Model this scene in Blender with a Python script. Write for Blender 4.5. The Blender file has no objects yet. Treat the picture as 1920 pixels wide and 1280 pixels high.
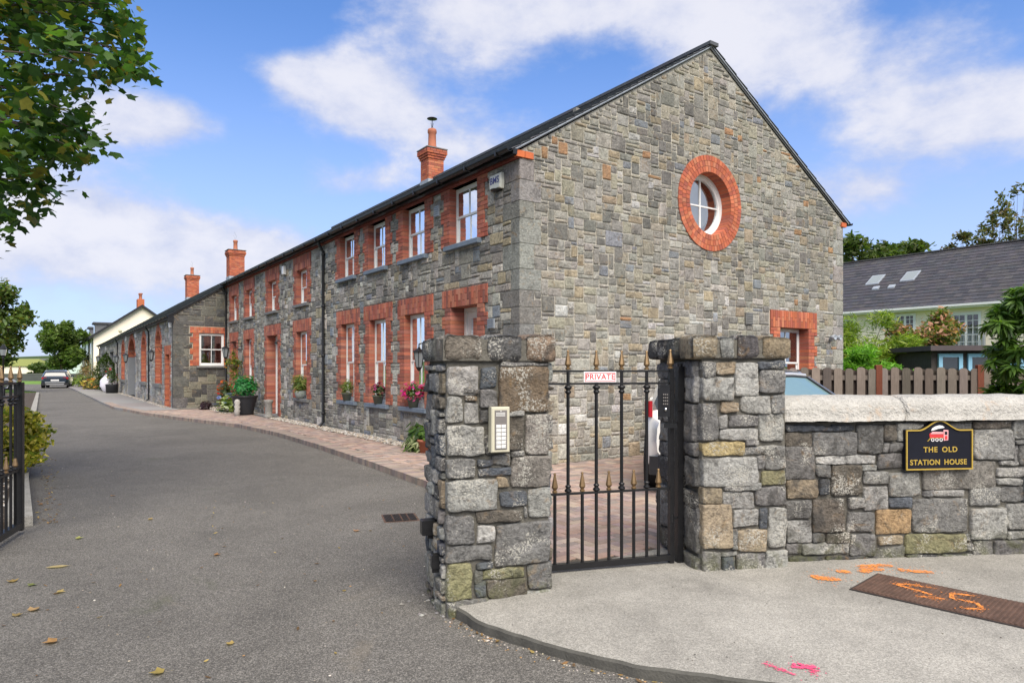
import bpy, math, random
import numpy as np
from mathutils import Vector, Matrix, noise
from mathutils.geometry import tessellate_polygon, delaunay_2d_cdt

PI = math.pi
R = random.Random(11)
scene = bpy.context.scene
COL = scene.collection

# ------------------------------------------------------------------ camera
cam_data = bpy.data.cameras.new("camera")
cam_data.lens = 24.0
cam_data.sensor_width = 36.0
cam_data.shift_y = 0.0271
cam_data.clip_end = 3000.0
cam = bpy.data.objects.new("camera", cam_data)
COL.objects.link(cam)
cam.location = (0, 0, 1.6)
cam.rotation_euler = (PI / 2, 0, 0)
scene.camera = cam

# ------------------------------------------------------------------ exposure
scene.view_settings.view_transform = 'Standard'
scene.view_settings.look = 'None'
scene.view_settings.gamma = 1.0
scene.view_settings.use_curve_mapping = False
scene.view_settings.exposure = 1.14
scene.cycles.max_bounces = 6
scene.cycles.diffuse_bounces = 3
scene.cycles.transparent_max_bounces = 12

# ------------------------------------------------------------------ node helpers
class N:
    """small helper round a node tree"""
    def __init__(s, tree):
        s.t = tree; s.n = tree.nodes; s.l = tree.links
    def new(s, kind, **kw):
        n = s.n.new(kind)
        for k, v in kw.items(): setattr(n, k, v)
        return n
    def put(s, sock, v):
        if hasattr(v, 'is_output') or isinstance(v, bpy.types.NodeSocket): s.l.new(v, sock)
        else: sock.default_value = v
    def math(s, op, a, b=None, c=None, clamp=False):
        n = s.new('ShaderNodeMath', operation=op); n.use_clamp = clamp
        s.put(n.inputs[0], a)
        if b is not None: s.put(n.inputs[1], b)
        if c is not None: s.put(n.inputs[2], c)
        return n.outputs[0]
    def vmath(s, op, a, b=None):
        n = s.new('ShaderNodeVectorMath', operation=op)
        s.put(n.inputs[0], a)
        if b is not None: s.put(n.inputs[1], b)
        return n.outputs[0]
    def mix(s, f, a, b, mode='MIX'):
        n = s.new('ShaderNodeMix', data_type='RGBA', blend_type=mode)
        s.put(n.inputs[0], f); s.put(n.inputs[6], a); s.put(n.inputs[7], b)
        return n.outputs[2]
    def ramp(s, f, lo, hi, smooth=True):
        n = s.new('ShaderNodeMapRange', interpolation_type='SMOOTHSTEP' if smooth else 'LINEAR')
        s.put(n.inputs[0], f); n.inputs[1].default_value = lo; n.inputs[2].default_value = hi
        return n.outputs[0]
    def noise(s, vec, scale, detail=3.0, rough=0.5, dist=0.0):
        n = s.new('ShaderNodeTexNoise'); s.put(n.inputs['Vector'], vec)
        n.inputs['Scale'].default_value = scale; n.inputs['Detail'].default_value = detail
        n.inputs['Roughness'].default_value = rough; n.inputs['Distortion'].default_value = dist
        return n.outputs['Fac']
    def voro(s, vec, scale, feature='F1', out='Distance'):
        n = s.new('ShaderNodeTexVoronoi', feature=feature); s.put(n.inputs['Vector'], vec)
        n.inputs['Scale'].default_value = scale
        return n.outputs[out]
    def pos(s):
        return s.new('ShaderNodeNewGeometry').outputs['Position']
    def scalev(s, v, xyz):
        n = s.new('ShaderNodeVectorMath', operation='MULTIPLY'); s.put(n.inputs[0], v); n.inputs[1].default_value = xyz
        return n.outputs[0]
    def attr(s, name, out='Color'):
        n = s.new('ShaderNodeAttribute', attribute_name=name)
        return n.outputs[out]

def col4(c): return (c[0], c[1], c[2], 1.0)

# ------------------------------------------------------------------ sky and sun
SUN_EL, SUN_AZ = math.radians(50), math.radians(160)      # azimuth clockwise from +Y
world = bpy.data.worlds.new("World"); scene.world = world; world.use_nodes = True
world.node_tree.nodes.clear()
k = N(world.node_tree)
sky = k.new('ShaderNodeTexSky', sky_type='NISHITA'); sky.sun_disc = False
sky.sun_elevation = SUN_EL; sky.sun_rotation = SUN_AZ
sky.air_density = 1.0; sky.dust_density = 0.7; sky.ozone_density = 2.5
dirv = k.new('ShaderNodeTexCoord').outputs['Generated']
sep = k.new('ShaderNodeSeparateXYZ'); k.put(sep.inputs[0], dirv)
dx, dy, dz = sep.outputs
el = k.math('ARCSINE', dz)
az = k.math('ARCTAN2', dx, dy)
# clouds: where the big ones stand (azimuth, elevation in degrees, widths, weight), edges broken by noise
CLOUDS = [(-12.5, 21.5, 5.2, 3.2, 1.15), (-18, 22.3, 2.8, 1.5, 0.8), (-3, 27, 7.5, 3.6, 1.0), (10, 28.5, 9, 4.4, 1.0), (20, 25.5, 8, 3.6, 0.85), (-5, 18.5, 5, 2.2, 0.6), (-13.5, 15, 4.5, 1.5, 0.75), (15, 21, 6, 3, .5),
          (28, 20, 8, 4, 0.7), (26, 13, 6.5, 2.2, 0.75), (-31, 17.5, 4.2, 2.3, 1.05), (-26, 18.0, 3.2, 1.8, .8), (-35, 10, 9, 3.6, .9), (-21, 9, 8, 3.2, .8),
          (38, 17, 6, 2.5, .8), (-40, 31, 5, 2, .3), (62, 30, 14, 7, .8), (-75, 34, 18, 8, .8), (-66, 19, 14, 7, 1.0), (95, 15, 20, 9, 1.0), (-120, 35, 25, 9, .8),
          (120, 28, 25, 9, .8), (175, 32, 22, 9, .8), (-165, 30, 20, 9, .8)]
nb = k.noise(k.vmath('MULTIPLY', dirv, (1, 1, 1.7)), 3.2, 7.0, 0.58, 0.25)
nf = k.noise(k.vmath('MULTIPLY', dirv, (1, 1, 1.6)), 11.0, 6.0, 0.6, 0.1)
cov = None
for (a, e, wa, we, wt) in CLOUDS:
    u = k.math('MULTIPLY', k.math('SUBTRACT', az, math.radians(a)), 1 / math.radians(wa))
    v = k.math('MULTIPLY', k.math('SUBTRACT', el, math.radians(e)), 1 / math.radians(we))
    q = k.math('ADD', k.math('MULTIPLY', u, u), k.math('MULTIPLY', v, v))
    g = k.math('MULTIPLY', k.math('EXPONENT', k.math('MULTIPLY', q, -0.9)), wt)
    cov = g if cov is None else k.math('ADD', cov, g)
cov = k.math('MINIMUM', cov, 1.15)
haze_band = k.math('MULTIPLY', k.ramp(el, 0.36, 0.0), 0.62)
cov = k.math('ADD', cov, k.math('MULTIPLY', haze_band, 0.45))
over = k.math('MAXIMUM', k.ramp(el, .62, .95), k.math('MULTIPLY', k.ramp(dy, .1, -.5), .8))     # broken cloud overhead and behind
cov = k.math('MAXIMUM', cov, k.math('MULTIPLY', over, 1.0))
dens = k.math('ADD', cov, k.math('ADD', k.math('MULTIPLY', k.math('SUBTRACT', nb, 0.5), 2.1), k.math('MULTIPLY', k.math('SUBTRACT', nf, 0.5), 1.0)))
cloud = k.ramp(dens, 0.27, 0.92)
shade = k.ramp(k.math('ADD', dens, k.math('MULTIPLY', k.math('SUBTRACT', nf, .5), 1.1)), 0.35, 1.35)
ccol = k.mix(shade, (3.1, 3.4, 4.5, 1), (4.7, 4.7, 5.1, 1))
hz = k.math('MULTIPLY', k.ramp(el, 0.5, -0.02), 0.7)
blue = k.mix(1.0, sky.outputs[0], (0.66, 0.88, 1.20, 1), 'MULTIPLY')
skyc = k.mix(hz, blue, (3.5, 3.8, 5.1, 1))
bgc = k.mix(k.math('MULTIPLY', cloud, 0.93), skyc, ccol)
bg = k.new('ShaderNodeBackground'); k.put(bg.inputs[0], bgc); bg.inputs[1].default_value = 0.085
wo = k.new('ShaderNodeOutputWorld'); k.l.new(bg.outputs[0], wo.inputs[0])

sl = bpy.data.lights.new("sun", 'SUN'); sl.energy = 2.8; sl.angle = math.radians(55); sl.color = (1.0, 0.925, 0.81)
sun = bpy.data.objects.new("sun", sl); COL.objects.link(sun)
sd = Vector((math.sin(SUN_AZ) * math.cos(SUN_EL), math.cos(SUN_AZ) * math.cos(SUN_EL), math.sin(SUN_EL)))
sun.rotation_euler = sd.to_track_quat('Z', 'Y').to_euler()

# ------------------------------------------------------------------ materials
MATS = {}
def mat(name, build):
    if name in MATS: return MATS[name]
    m = bpy.data.materials.new(name); m.use_nodes = True; m.node_tree.nodes.clear()
    k = N(m.node_tree); o = k.new('ShaderNodeOutputMaterial')
    s = build(k); k.l.new(s, o.inputs[0]); MATS[name] = m
    return m
def bsdf(k, color, rough=0.8, metal=0.0, bump=None, strength=0.5, dist=0.01, spec=0.4, trans=None, coat=0.0):
    b = k.new('ShaderNodeBsdfPrincipled')
    k.put(b.inputs['Base Color'], color if not isinstance(color, tuple) else col4(color))
    k.put(b.inputs['Roughness'], rough); b.inputs['Metallic'].default_value = metal
    b.inputs['Specular IOR Level'].default_value = spec
    if coat: b.inputs['Coat Weight'].default_value = coat
    if bump is not None:
        n = k.new('ShaderNodeBump'); n.inputs['Strength'].default_value = strength; n.inputs['Distance'].default_value = dist
        k.put(n.inputs['Height'], bump); k.l.new(n.outputs[0], b.inputs['Normal'])
    return b.outputs[0]
def plain(name, c, rough=0.6, metal=0.0, var=0.15, scale=8.0, bump=0.0, coat=0.0, spec=0.4):
    def f(k):
        p = k.pos(); n = k.noise(p, scale, 4, .6); n2 = k.noise(p, scale * 9, 3, .6)
        v = k.math('ADD', k.math('MULTIPLY', k.math('SUBTRACT', n, .5), var * 3), k.math('MULTIPLY', k.math('SUBTRACT', n2, .5), var * 1.5))
        f_ = k.math('ADD', 1.0, v)
        cc = k.mix(1.0, col4(c), f_, 'MULTIPLY')
        return bsdf(k, cc, k.math('ADD', rough, k.math('MULTIPLY', k.math('SUBTRACT', n2, .5), .25), clamp=True), metal,
                    n2 if bump else None, bump, .004, coat=coat, spec=spec)
    return mat(name, f)

def stone_mat(name, lichen, dark, bumpd, contrast, moss=0.0, fscale=1.0):
    """stone whose own colour comes from the per-stone attribute, with grain, lichen and dirt"""
    def f(k):
        p = k.pos(); c = k.attr('tint')
        n1 = k.noise(p, 7 * fscale, 5, .62, .6); n2 = k.noise(p, 38 * fscale, 5, .68, .3); n3 = k.noise(p, 160 * fscale, 2, .6)
        nb = k.noise(p, 0.9, 3, .5)
        f_ = k.math('ADD', 1.0, k.math('ADD', k.math('MULTIPLY', k.math('SUBTRACT', n1, .5), contrast * 1.5), k.math('MULTIPLY', k.math('SUBTRACT', n2, .5), contrast * 1.8)))
        f_ = k.math('MAXIMUM', f_, 0.18)
        c1 = k.mix(1.0, c, f_, 'MULTIPLY')
        # dark weathering patches
        dk = k.math('MULTIPLY', k.ramp(k.math('ADD', n1, k.math('MULTIPLY', nb, .6)), .80, 1.02), dark)
        c2 = k.mix(dk, c1, (0.055, 0.052, 0.048, 1))
        st = k.ramp(k.noise(k.scalev(p, (2.2, 2.2, .35)), 1.6, 4, .6), .50, .72)
        c2 = k.mix(k.math('MULTIPLY', st, .38), c2, (0.085, 0.08, 0.07, 1))
        # warm iron stains
        w = k.math('MULTIPLY', k.ramp(k.noise(p, 8 * fscale, 5, .65, 1.0), .56, .74), .5)
        c2 = k.mix(w, c2, (0.30, 0.19, 0.085, 1))
        # pale lichen specks: amount varies from patch to patch
        amt = k.math('MULTIPLY', k.ramp(k.noise(p, 4.2, 3, .5), .42, .68), lichen)
        sp = k.ramp(k.math('ADD', k.noise(p, 75 * fscale, 4, .7), k.math('MULTIPLY', amt, .16)), .60, .69)
        sp2 = k.ramp(k.math('ADD', k.noise(p, 30 * fscale, 6, .8, .5), k.math('MULTIPLY', amt, .10)), .66, .74)
        l = k.math('MULTIPLY', k.math('MAXIMUM', sp, sp2), k.math('MINIMUM', k.math('MULTIPLY', amt, 1.6), .85))
        c3 = k.mix(l, c2, (0.50, 0.48, 0.42, 1))
        if moss:
            z = k.new('ShaderNodeSeparateXYZ'); k.put(z.inputs[0], p)
            mz = k.math('MULTIPLY', k.ramp(z.outputs[2], .42, .0), k.ramp(n1, .42, .62))
            c3 = k.mix(k.math('MULTIPLY', mz, moss), c3, (0.12, 0.13, 0.035, 1))
        h = k.math('ADD', k.math('MULTIPLY', n1, 1.1), k.math('ADD', k.math('MULTIPLY', n2, .75), k.math('MULTIPLY', n3, .18)))
        return bsdf(k, c3, .88, 0, h, 1.0, bumpd, spec=.3)
    return mat(name, f)
M_PIER = stone_mat('pier_stone', .92, .85, .040, 1.25, moss=.5)
M_STONE = stone_mat('house_stone', .26, .6, .03, 1.15, fscale=.8)
M_STONE_F = stone_mat('front_house_stone', .40, .6, .03, 1.15, fscale=.8)

def mortar(name, c, sc=30):
    def f(k):
        p = k.pos(); n = k.noise(p, sc, 6, .8); n1 = k.noise(p, 7, 5, .7)
        cc = k.mix(1.0, col4(c), k.math('ADD', .35, k.math('ADD', k.math('MULTIPLY', n, .75), k.math('MULTIPLY', n1, .6))), 'MULTIPLY')
        return bsdf(k, cc, .95, 0, k.math('ADD', n, n1), 1.0, .03, spec=.15)
    return mat(name, f)
M_MORTAR = mortar('lime_mortar', (.52, .485, .41))
M_MORTAR_F = mortar('weathered_mortar', (.38, .36, .32))
M_MORTAR_D = mortar('dark_mortar', (.19, .178, .15), 45)

def f_brick(k):
    p = k.pos(); c = k.attr('tint'); n = k.noise(p, 55, 5, .7); n1 = k.noise(p, 3, 4, .6)
    f_ = k.math('ADD', .55, k.math('ADD', k.math('MULTIPLY', n, .6), k.math('MULTIPLY', n1, .35)))
    c = k.mix(1.0, c, f_, 'MULTIPLY')
    c = k.mix(k.math('MULTIPLY', k.ramp(k.noise(p, 16, 5, .7), .60, .75), .25), c, (.45, .38, .32, 1))
    return bsdf(k, c, .85, 0, n, .6, .004, spec=.25)
M_BRICK = mat('red_brick', f_brick)
M_BMORTAR = mortar('brick_mortar', (.36, .25, .19), 60)

def f_tint(k):
    p = k.pos(); c = k.attr('tint'); n = k.noise(p, 40, 4, .7); n1 = k.noise(p, 5, 4, .6)
    c = k.mix(1.0, c, k.math('ADD', .6, k.math('ADD', k.math('MULTIPLY', n, .5), k.math('MULTIPLY', n1, .3))), 'MULTIPLY')
    return bsdf(k, c, .82, 0, n, .5, .004, spec=.3)
M_TINT = mat('tinted_masonry', f_tint)

def f_paver(k):
    p = k.pos(); c = k.attr('tint'); n = k.noise(p, 90, 3, .7); n1 = k.noise(p, 1.6, 5, .65); n2 = k.noise(p, 9, 4, .6)
    c = k.mix(1.0, c, k.math('ADD', .35, k.math('ADD', k.math('MULTIPLY', n, .65), k.math('MULTIPLY', n2, .65))), 'MULTIPLY')
    c = k.mix(k.math('MULTIPLY', k.ramp(n1, .5, .72), .5), c, (.26, .23, .20, 1))
    return bsdf(k, c, .85, 0, n, .6, .004, spec=.3)
M_PAVER = mat('block_paver', f_paver)

def f_asphalt(k):
    p = k.pos(); n = k.noise(p, .45, 6, .62, .8); n1 = k.noise(p, 3.2, 5, .7, .4); g = k.noise(p, 70, 3, .8)
    cell = k.voro(p, 135, out='Color'); sx = k.new('ShaderNodeSeparateXYZ'); k.put(sx.inputs[0], cell)
    cell2 = k.voro(p, 230, out='Color'); sy = k.new('ShaderNodeSeparateXYZ'); k.put(sy.inputs[0], cell2)
    agg = k.math('ADD', k.math('POWER', sx.outputs[0], 2.2), k.math('MULTIPLY', k.math('POWER', sy.outputs[1], 3.0), .8))
    base = k.math('ADD', .040, k.math('ADD', k.math('MULTIPLY', n, .105), k.math('MULTIPLY', n1, .05)))
    v = k.math('MULTIPLY', base, k.math('ADD', .52, k.math('MULTIPLY', agg, 1.12)))
    v = k.math('MULTIPLY', v, k.math('ADD', .45, k.math('MULTIPLY', g, .95)))
    cc = k.new('ShaderNodeCombineColor'); k.put(cc.inputs[0], k.math('MULTIPLY', v, 1.07)); k.put(cc.inputs[1], v); k.put(cc.inputs[2], k.math('MULTIPLY', v, .89))
    dust = k.math('MULTIPLY', k.ramp(k.noise(p, .8, 6, .7, 1.0), .60, .74), .35)
    c = k.mix(dust, cc.outputs[0], (.19, .16, .12, 1))
    moss = k.math('MULTIPLY', k.math('MULTIPLY', k.ramp(k.noise(p, .7, 5, .7, .5), .60, .70), k.ramp(g, .42, .62)), .6)
    c = k.mix(moss, c, (.045, .06, .018, 1))
    return bsdf(k, c, .85, 0, k.math('ADD', g, k.math('MULTIPLY', sx.outputs[0], .6)), .8, .006, spec=.3)
M_ASPHALT = mat('asphalt', f_asphalt)

def f_conc(k):
    p = k.pos(); n = k.noise(p, .8, 6, .62, .6); n1 = k.noise(p, 5, 5, .7); g = k.noise(p, 60, 4, .85)
    cell = k.voro(p, 170, out='Color'); sx = k.new('ShaderNodeSeparateXYZ'); k.put(sx.inputs[0], cell)
    base = k.math('ADD', .04, k.math('ADD', k.math('MULTIPLY', n, .28), k.math('MULTIPLY', n1, .19)))
    v = k.math('MULTIPLY', base, k.math('ADD', .68, k.math('MULTIPLY', sx.outputs[0], .55)))
    v = k.math('MULTIPLY', v, k.math('ADD', .55, k.math('MULTIPLY', g, .9)))
    dk = k.ramp(k.noise(p, 28, 3, .6), .70, .74); v = k.math('MULTIPLY', v, k.math('SUBTRACT', 1.0, k.math('MULTIPLY', dk, .6)))
    cc = k.new('ShaderNodeCombineColor'); k.put(cc.inputs[0], k.math('MULTIPLY', v, 1.05)); k.put(cc.inputs[1], v); k.put(cc.inputs[2], k.math('MULTIPLY', v, .89))
    stain = k.math('MULTIPLY', k.ramp(k.noise(p, 1.3, 6, .7, 1.2), .58, .74), .45)
    c = k.mix(stain, cc.outputs[0], (.12, .115, .095, 1))
    return bsdf(k, c, .9, 0, k.math('ADD', g, k.math('MULTIPLY', n1, .6)), .9, .005, spec=.25)
M_CONC = mat('concrete', f_conc)

def f_granite(k):
    p = k.pos(); g = k.noise(p, 120, 3, .8); n = k.noise(p, 5, 5, .65); b = k.noise(p, 40, 3, .6)
    v = k.math('ADD', .13, k.math('ADD', k.math('MULTIPLY', n, .30), k.math('MULTIPLY', b, .20)))
    v = k.math('SUBTRACT', v, k.math('MULTIPLY', k.ramp(g, .56, .68), .22))
    cc = k.new('ShaderNodeCombineColor'); k.put(cc.inputs[0], k.math('MULTIPLY', v, 1.04)); k.put(cc.inputs[1], v); k.put(cc.inputs[2], k.math('MULTIPLY', v, .91))
    c = k.mix(k.math('MULTIPLY', k.ramp(k.noise(p, 3.5, 4, .7), .58, .7), .45), cc.outputs[0], (.45, .30, .18, 1))
    return bsdf(k, c, .85, 0, k.math('ADD', b, k.math('MULTIPLY', n, 1.5)), 1.0, .018, spec=.3)
M_GRANITE = mat('granite_coping', f_granite)

def f_slate(k):
    p = k.pos(); c = k.attr('tint'); n = k.noise(p, 9, 5, .65); sp = k.ramp(k.noise(p, 14, 3, .7), .68, .73)
    c = k.mix(1.0, c, k.math('ADD', .5, n), 'MULTIPLY')
    sp3 = k.ramp(k.noise(p, 5.5, 5, .75, .4), .66, .70)
    c = k.mix(k.math('MULTIPLY', k.math('MAXIMUM', sp, sp3), .5), c, (.38, .38, .35, 1))
    return bsdf(k, c, .6, 0, n, .5, .006, spec=.4)
M_SLATE = mat('roof_slate', f_slate)

def f_glass(k):
    lw = k.new('ShaderNodeFresnel'); lw.inputs[0].default_value = 2.1
    g = k.new('ShaderNodeBsdfGlossy'); g.inputs['Roughness'].default_value = .02; g.inputs['Color'].default_value = (.9, .95, 1, 1)
    n = k.new('ShaderNodeBump'); n.inputs['Strength'].default_value = .25; n.inputs['Distance'].default_value = .02
    k.put(n.inputs['Height'], k.noise(k.pos(), 1.6, 2)); k.l.new(n.outputs[0], g.inputs['Normal'])
    t = k.new('ShaderNodeBsdfTransparent'); t.inputs[0].default_value = (.82, .86, .86, 1)
    m = k.new('ShaderNodeMixShader'); k.l.new(k.math('MINIMUM', k.math('MULTIPLY', lw.outputs[0], 2.7), .95), m.inputs[0]); k.l.new(t.outputs[0], m.inputs[1]); k.l.new(g.outputs[0], m.inputs[2])
    return m.outputs[0]
M_GLASS = mat('window_glass', f_glass)

def f_leaf(k):
    p = k.pos(); c = k.attr('tint'); n = k.noise(p, 30, 3, .6)
    c = k.mix(1.0, c, k.math('ADD', .6, k.math('MULTIPLY', n, .8)), 'MULTIPLY')
    d = k.new('ShaderNodeBsdfPrincipled'); k.put(d.inputs['Base Color'], c); d.inputs['Roughness'].default_value = .5; d.inputs['Specular IOR Level'].default_value = .35
    t = k.new('ShaderNodeBsdfTranslucent'); k.put(t.inputs[0], k.mix(1.0, c, (1.5, 1.7, .7, 1), 'MULTIPLY'))
    m = k.new('ShaderNodeMixShader'); m.inputs[0].default_value = .38; k.l.new(d.outputs[0], m.inputs[1]); k.l.new(t.outputs[0], m.inputs[2])
    return m.outputs[0]
M_LEAF = mat('leaf', f_leaf)

def f_wood(k):
    p = k.pos(); c = k.attr('tint'); q = k.scalev(p, (9, 9, .9)); n = k.noise(q, 5, 5, .7, .6); kn = k.noise(p, 6, 3, .6)
    c = k.mix(1.0, c, k.math('ADD', .35, k.math('ADD', k.math('MULTIPLY', n, .9), k.math('MULTIPLY', kn, .4))), 'MULTIPLY')
    return bsdf(k, c, .9, 0, n, .7, .006, spec=.2)
M_WOOD = mat('weathered_wood', f_wood)

M_WHITE = plain('white_paint', (.78, .78, .76), .35, var=.05, scale=3)
M_BLACK = plain('black_iron_paint', (.012, .012, .013), .32, var=.3, scale=20, bump=.3)
M_BLACKP = plain('black_plastic', (.02, .02, .022), .45, var=.2)
M_BRONZE = plain('bronze_paint', (.23, .15, .075), .38, metal=.55, var=.3, scale=25)
M_GUTTER = plain('black_gutter', (.014, .014, .016), .35, var=.2, scale=4)
M_SILL = plain('grey_painted_sill', (.16, .20, .25), .6, var=.2, scale=9)
M_SILLC = plain('concrete_sill', (.17, .17, .165), .8, var=.3, scale=12, bump=.5)
M_GREYP = plain('grey_paint', (.20, .21, .225), .6, var=.12, scale=5)
M_BARK = plain('bark', (.085, .068, .05), .95, var=.5, scale=14, bump=1.0)
M_CREAM = plain('cream_render', (.88, .79, .64), .9, var=.06, scale=1.2, bump=.3)
M_OFFW = plain('white_render', (.74, .74, .72), .9, var=.05, scale=1.2, bump=.3)
M_BEIGE = plain('beige_metal', (.52, .49, .37), .45, var=.08, scale=10)
M_PANELG = plain('grey_panel', (.17, .155, .145), .4, var=.08, scale=20)
M_BUTTON = plain('ivory_button', (.70, .69, .66), .4, var=.06, scale=60)
M_RED = plain('red_paint', (.55, .04, .045), .45, var=.08)
M_GOLD = plain('gold_paint', (.52, .36, .07), .42, metal=.35, var=.15, scale=40)
M_SIGNB = plain('sign_black', (.010, .011, .018), .6, var=.2, spec=.15)
M_SIGNW = plain('sign_white', (.80, .78, .78), .4, var=.04)
M_PINK = plain('pale_pink_paint', (.70, .35, .36), .5, var=.1)
M_PURPLE = plain('blue_lettering', (.06, .06, .22), .5)
M_RUST = plain('rusty_iron', (.105, .062, .045), .8, metal=.2, var=.5, scale=14, bump=.6)
M_IRON = plain('dark_cast_iron', (.05, .042, .04), .6, metal=.4, var=.35, scale=20, bump=.5)
M_DRAINSHADE = plain('drain_shade_black', (.012, .011, .01), .9)
M_ROOMW = plain('room_wall', (.20, .19, .17), .9)
M_CURTAIN = plain('net_curtain', (.40, .37, .33), .9, var=.12, scale=6)
M_LBLUE = plain('light_blue_paint', (.25, .48, .66), .5, var=.08)
M_SHEDW = plain('dark_shed_timber', (.06, .05, .045), .8, var=.3, scale=10)
M_TERRA = plain('terracotta', (.36, .13, .075), .85, var=.2, scale=10)
M_POT = plain('dark_planter', (.022, .023, .027), .5, var=.2)
M_POTG = plain('grey_green_pot', (.12, .13, .10), .8, var=.3)
M_LEAD = plain('lead_flashing', (.30, .33, .37), .6, var=.2)
M_TYRE = plain('tyre_rubber', (.02, .02, .02), .85, var=.2)
M_RIM = plain('alloy_rim', (.45, .45, .46), .3, metal=.9, var=.05)
M_CARGLASS = plain('car_glass', (.02, .026, .028), .04, var=.02, coat=.5, spec=.9)
M_SCREEN = plain('tinted_windscreen', (.16, .25, .26), .06, var=.05, coat=.8, spec=.9)
M_TAIL = plain('red_tail_lamp', (.38, .008, .018), .12, var=.05, coat=.8)
M_CHROME = plain('chrome', (.62, .62, .63), .15, metal=1.0, var=.03)
M_CLEARG = plain('lantern_glass', (.22, .24, .25), .12, var=.05, coat=.5)
M_CARW = plain('white_car_paint', (.74, .73, .69), .25, var=.02, coat=1.0)
M_CARN = plain('dark_blue_car_paint', (.016, .026, .045), .22, var=.05, coat=1.0)
M_CARG = plain('grey_car_paint', (.10, .11, .125), .25, metal=.5, var=.05, coat=1.0)
M_CARS = plain('silver_car_paint', (.55, .56, .58), .25, metal=.3, var=.05, coat=1.0)
M_SOIL = plain('soil', (.06, .045, .032), .95, var=.4, scale=20, bump=1.0)
def spray_mat(name, c):
    def f(k):
        p = k.pos(); n = k.noise(p, 55, 4, .8); n2 = k.noise(p, 9, 3, .6)
        d = bsdf(k, k.mix(1.0, col4(c), k.math('ADD', .6, k.math('MULTIPLY', n, .8)), 'MULTIPLY'), .9, 0, n, .8, .004, spec=.2)
        t = k.new('ShaderNodeBsdfTransparent'); m = k.new('ShaderNodeMixShader')
        k.put(m.inputs[0], k.ramp(k.math('ADD', n, k.math('MULTIPLY', n2, .35)), .56, .74)); k.l.new(t.outputs[0], m.inputs[1]); k.l.new(d, m.inputs[2]); return m.outputs[0]
    return mat(name, f)
M_SPRAYO = spray_mat('orange_spray_paint', (.72, .25, .06))
M_SPRAYP = spray_mat('pink_spray_paint', (.70, .08, .18))
def f_grass(k):
    p = k.pos(); n = k.noise(p, .4, 5, .65); n2 = k.noise(p, 12, 4, .7)
    c = k.mix(n, (.05, .10, .018, 1), (.12, .18, .03, 1)); c = k.mix(1.0, c, k.math('ADD', .5, n2), 'MULTIPLY')
    return bsdf(k, c, .95, 0, n2, .6, .03, spec=.1)
M_GRASS = mat('grass', f_grass)
def f_hill(k):
    p = k.pos(); n = k.noise(p, .05, 6, .65)
    return bsdf(k, k.mix(n, (.04, .065, .03, 1), (.08, .11, .05, 1)), 1.0, spec=.0)
M_HILL = mat('distant_woods', f_hill)

# ------------------------------------------------------------------ object helpers
def link(o, parent=None):
    COL.objects.link(o)
    if parent is not None: o.parent = parent
    return o
def props(o, label=None, cat=None, group=None, kind=None):
    if label: o['label'] = label
    if cat: o['category'] = cat
    if group: o['group'] = group
    if kind: o['kind'] = kind
    return o
def empty(name, loc=(0, 0, 0), rz=0.0, parent=None, **kw):
    o = bpy.data.objects.new(name, None); o.empty_display_size = .2
    o.location = loc; o.rotation_euler = (0, 0, rz); link(o, parent)
    return props(o, **kw)
def copy_tree(o, parent=None):
    c = o.copy(); COL.objects.link(c)
    if parent is not None: c.parent = parent
    for ch in list(o.children): copy_tree(ch, c)
    return c

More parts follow.
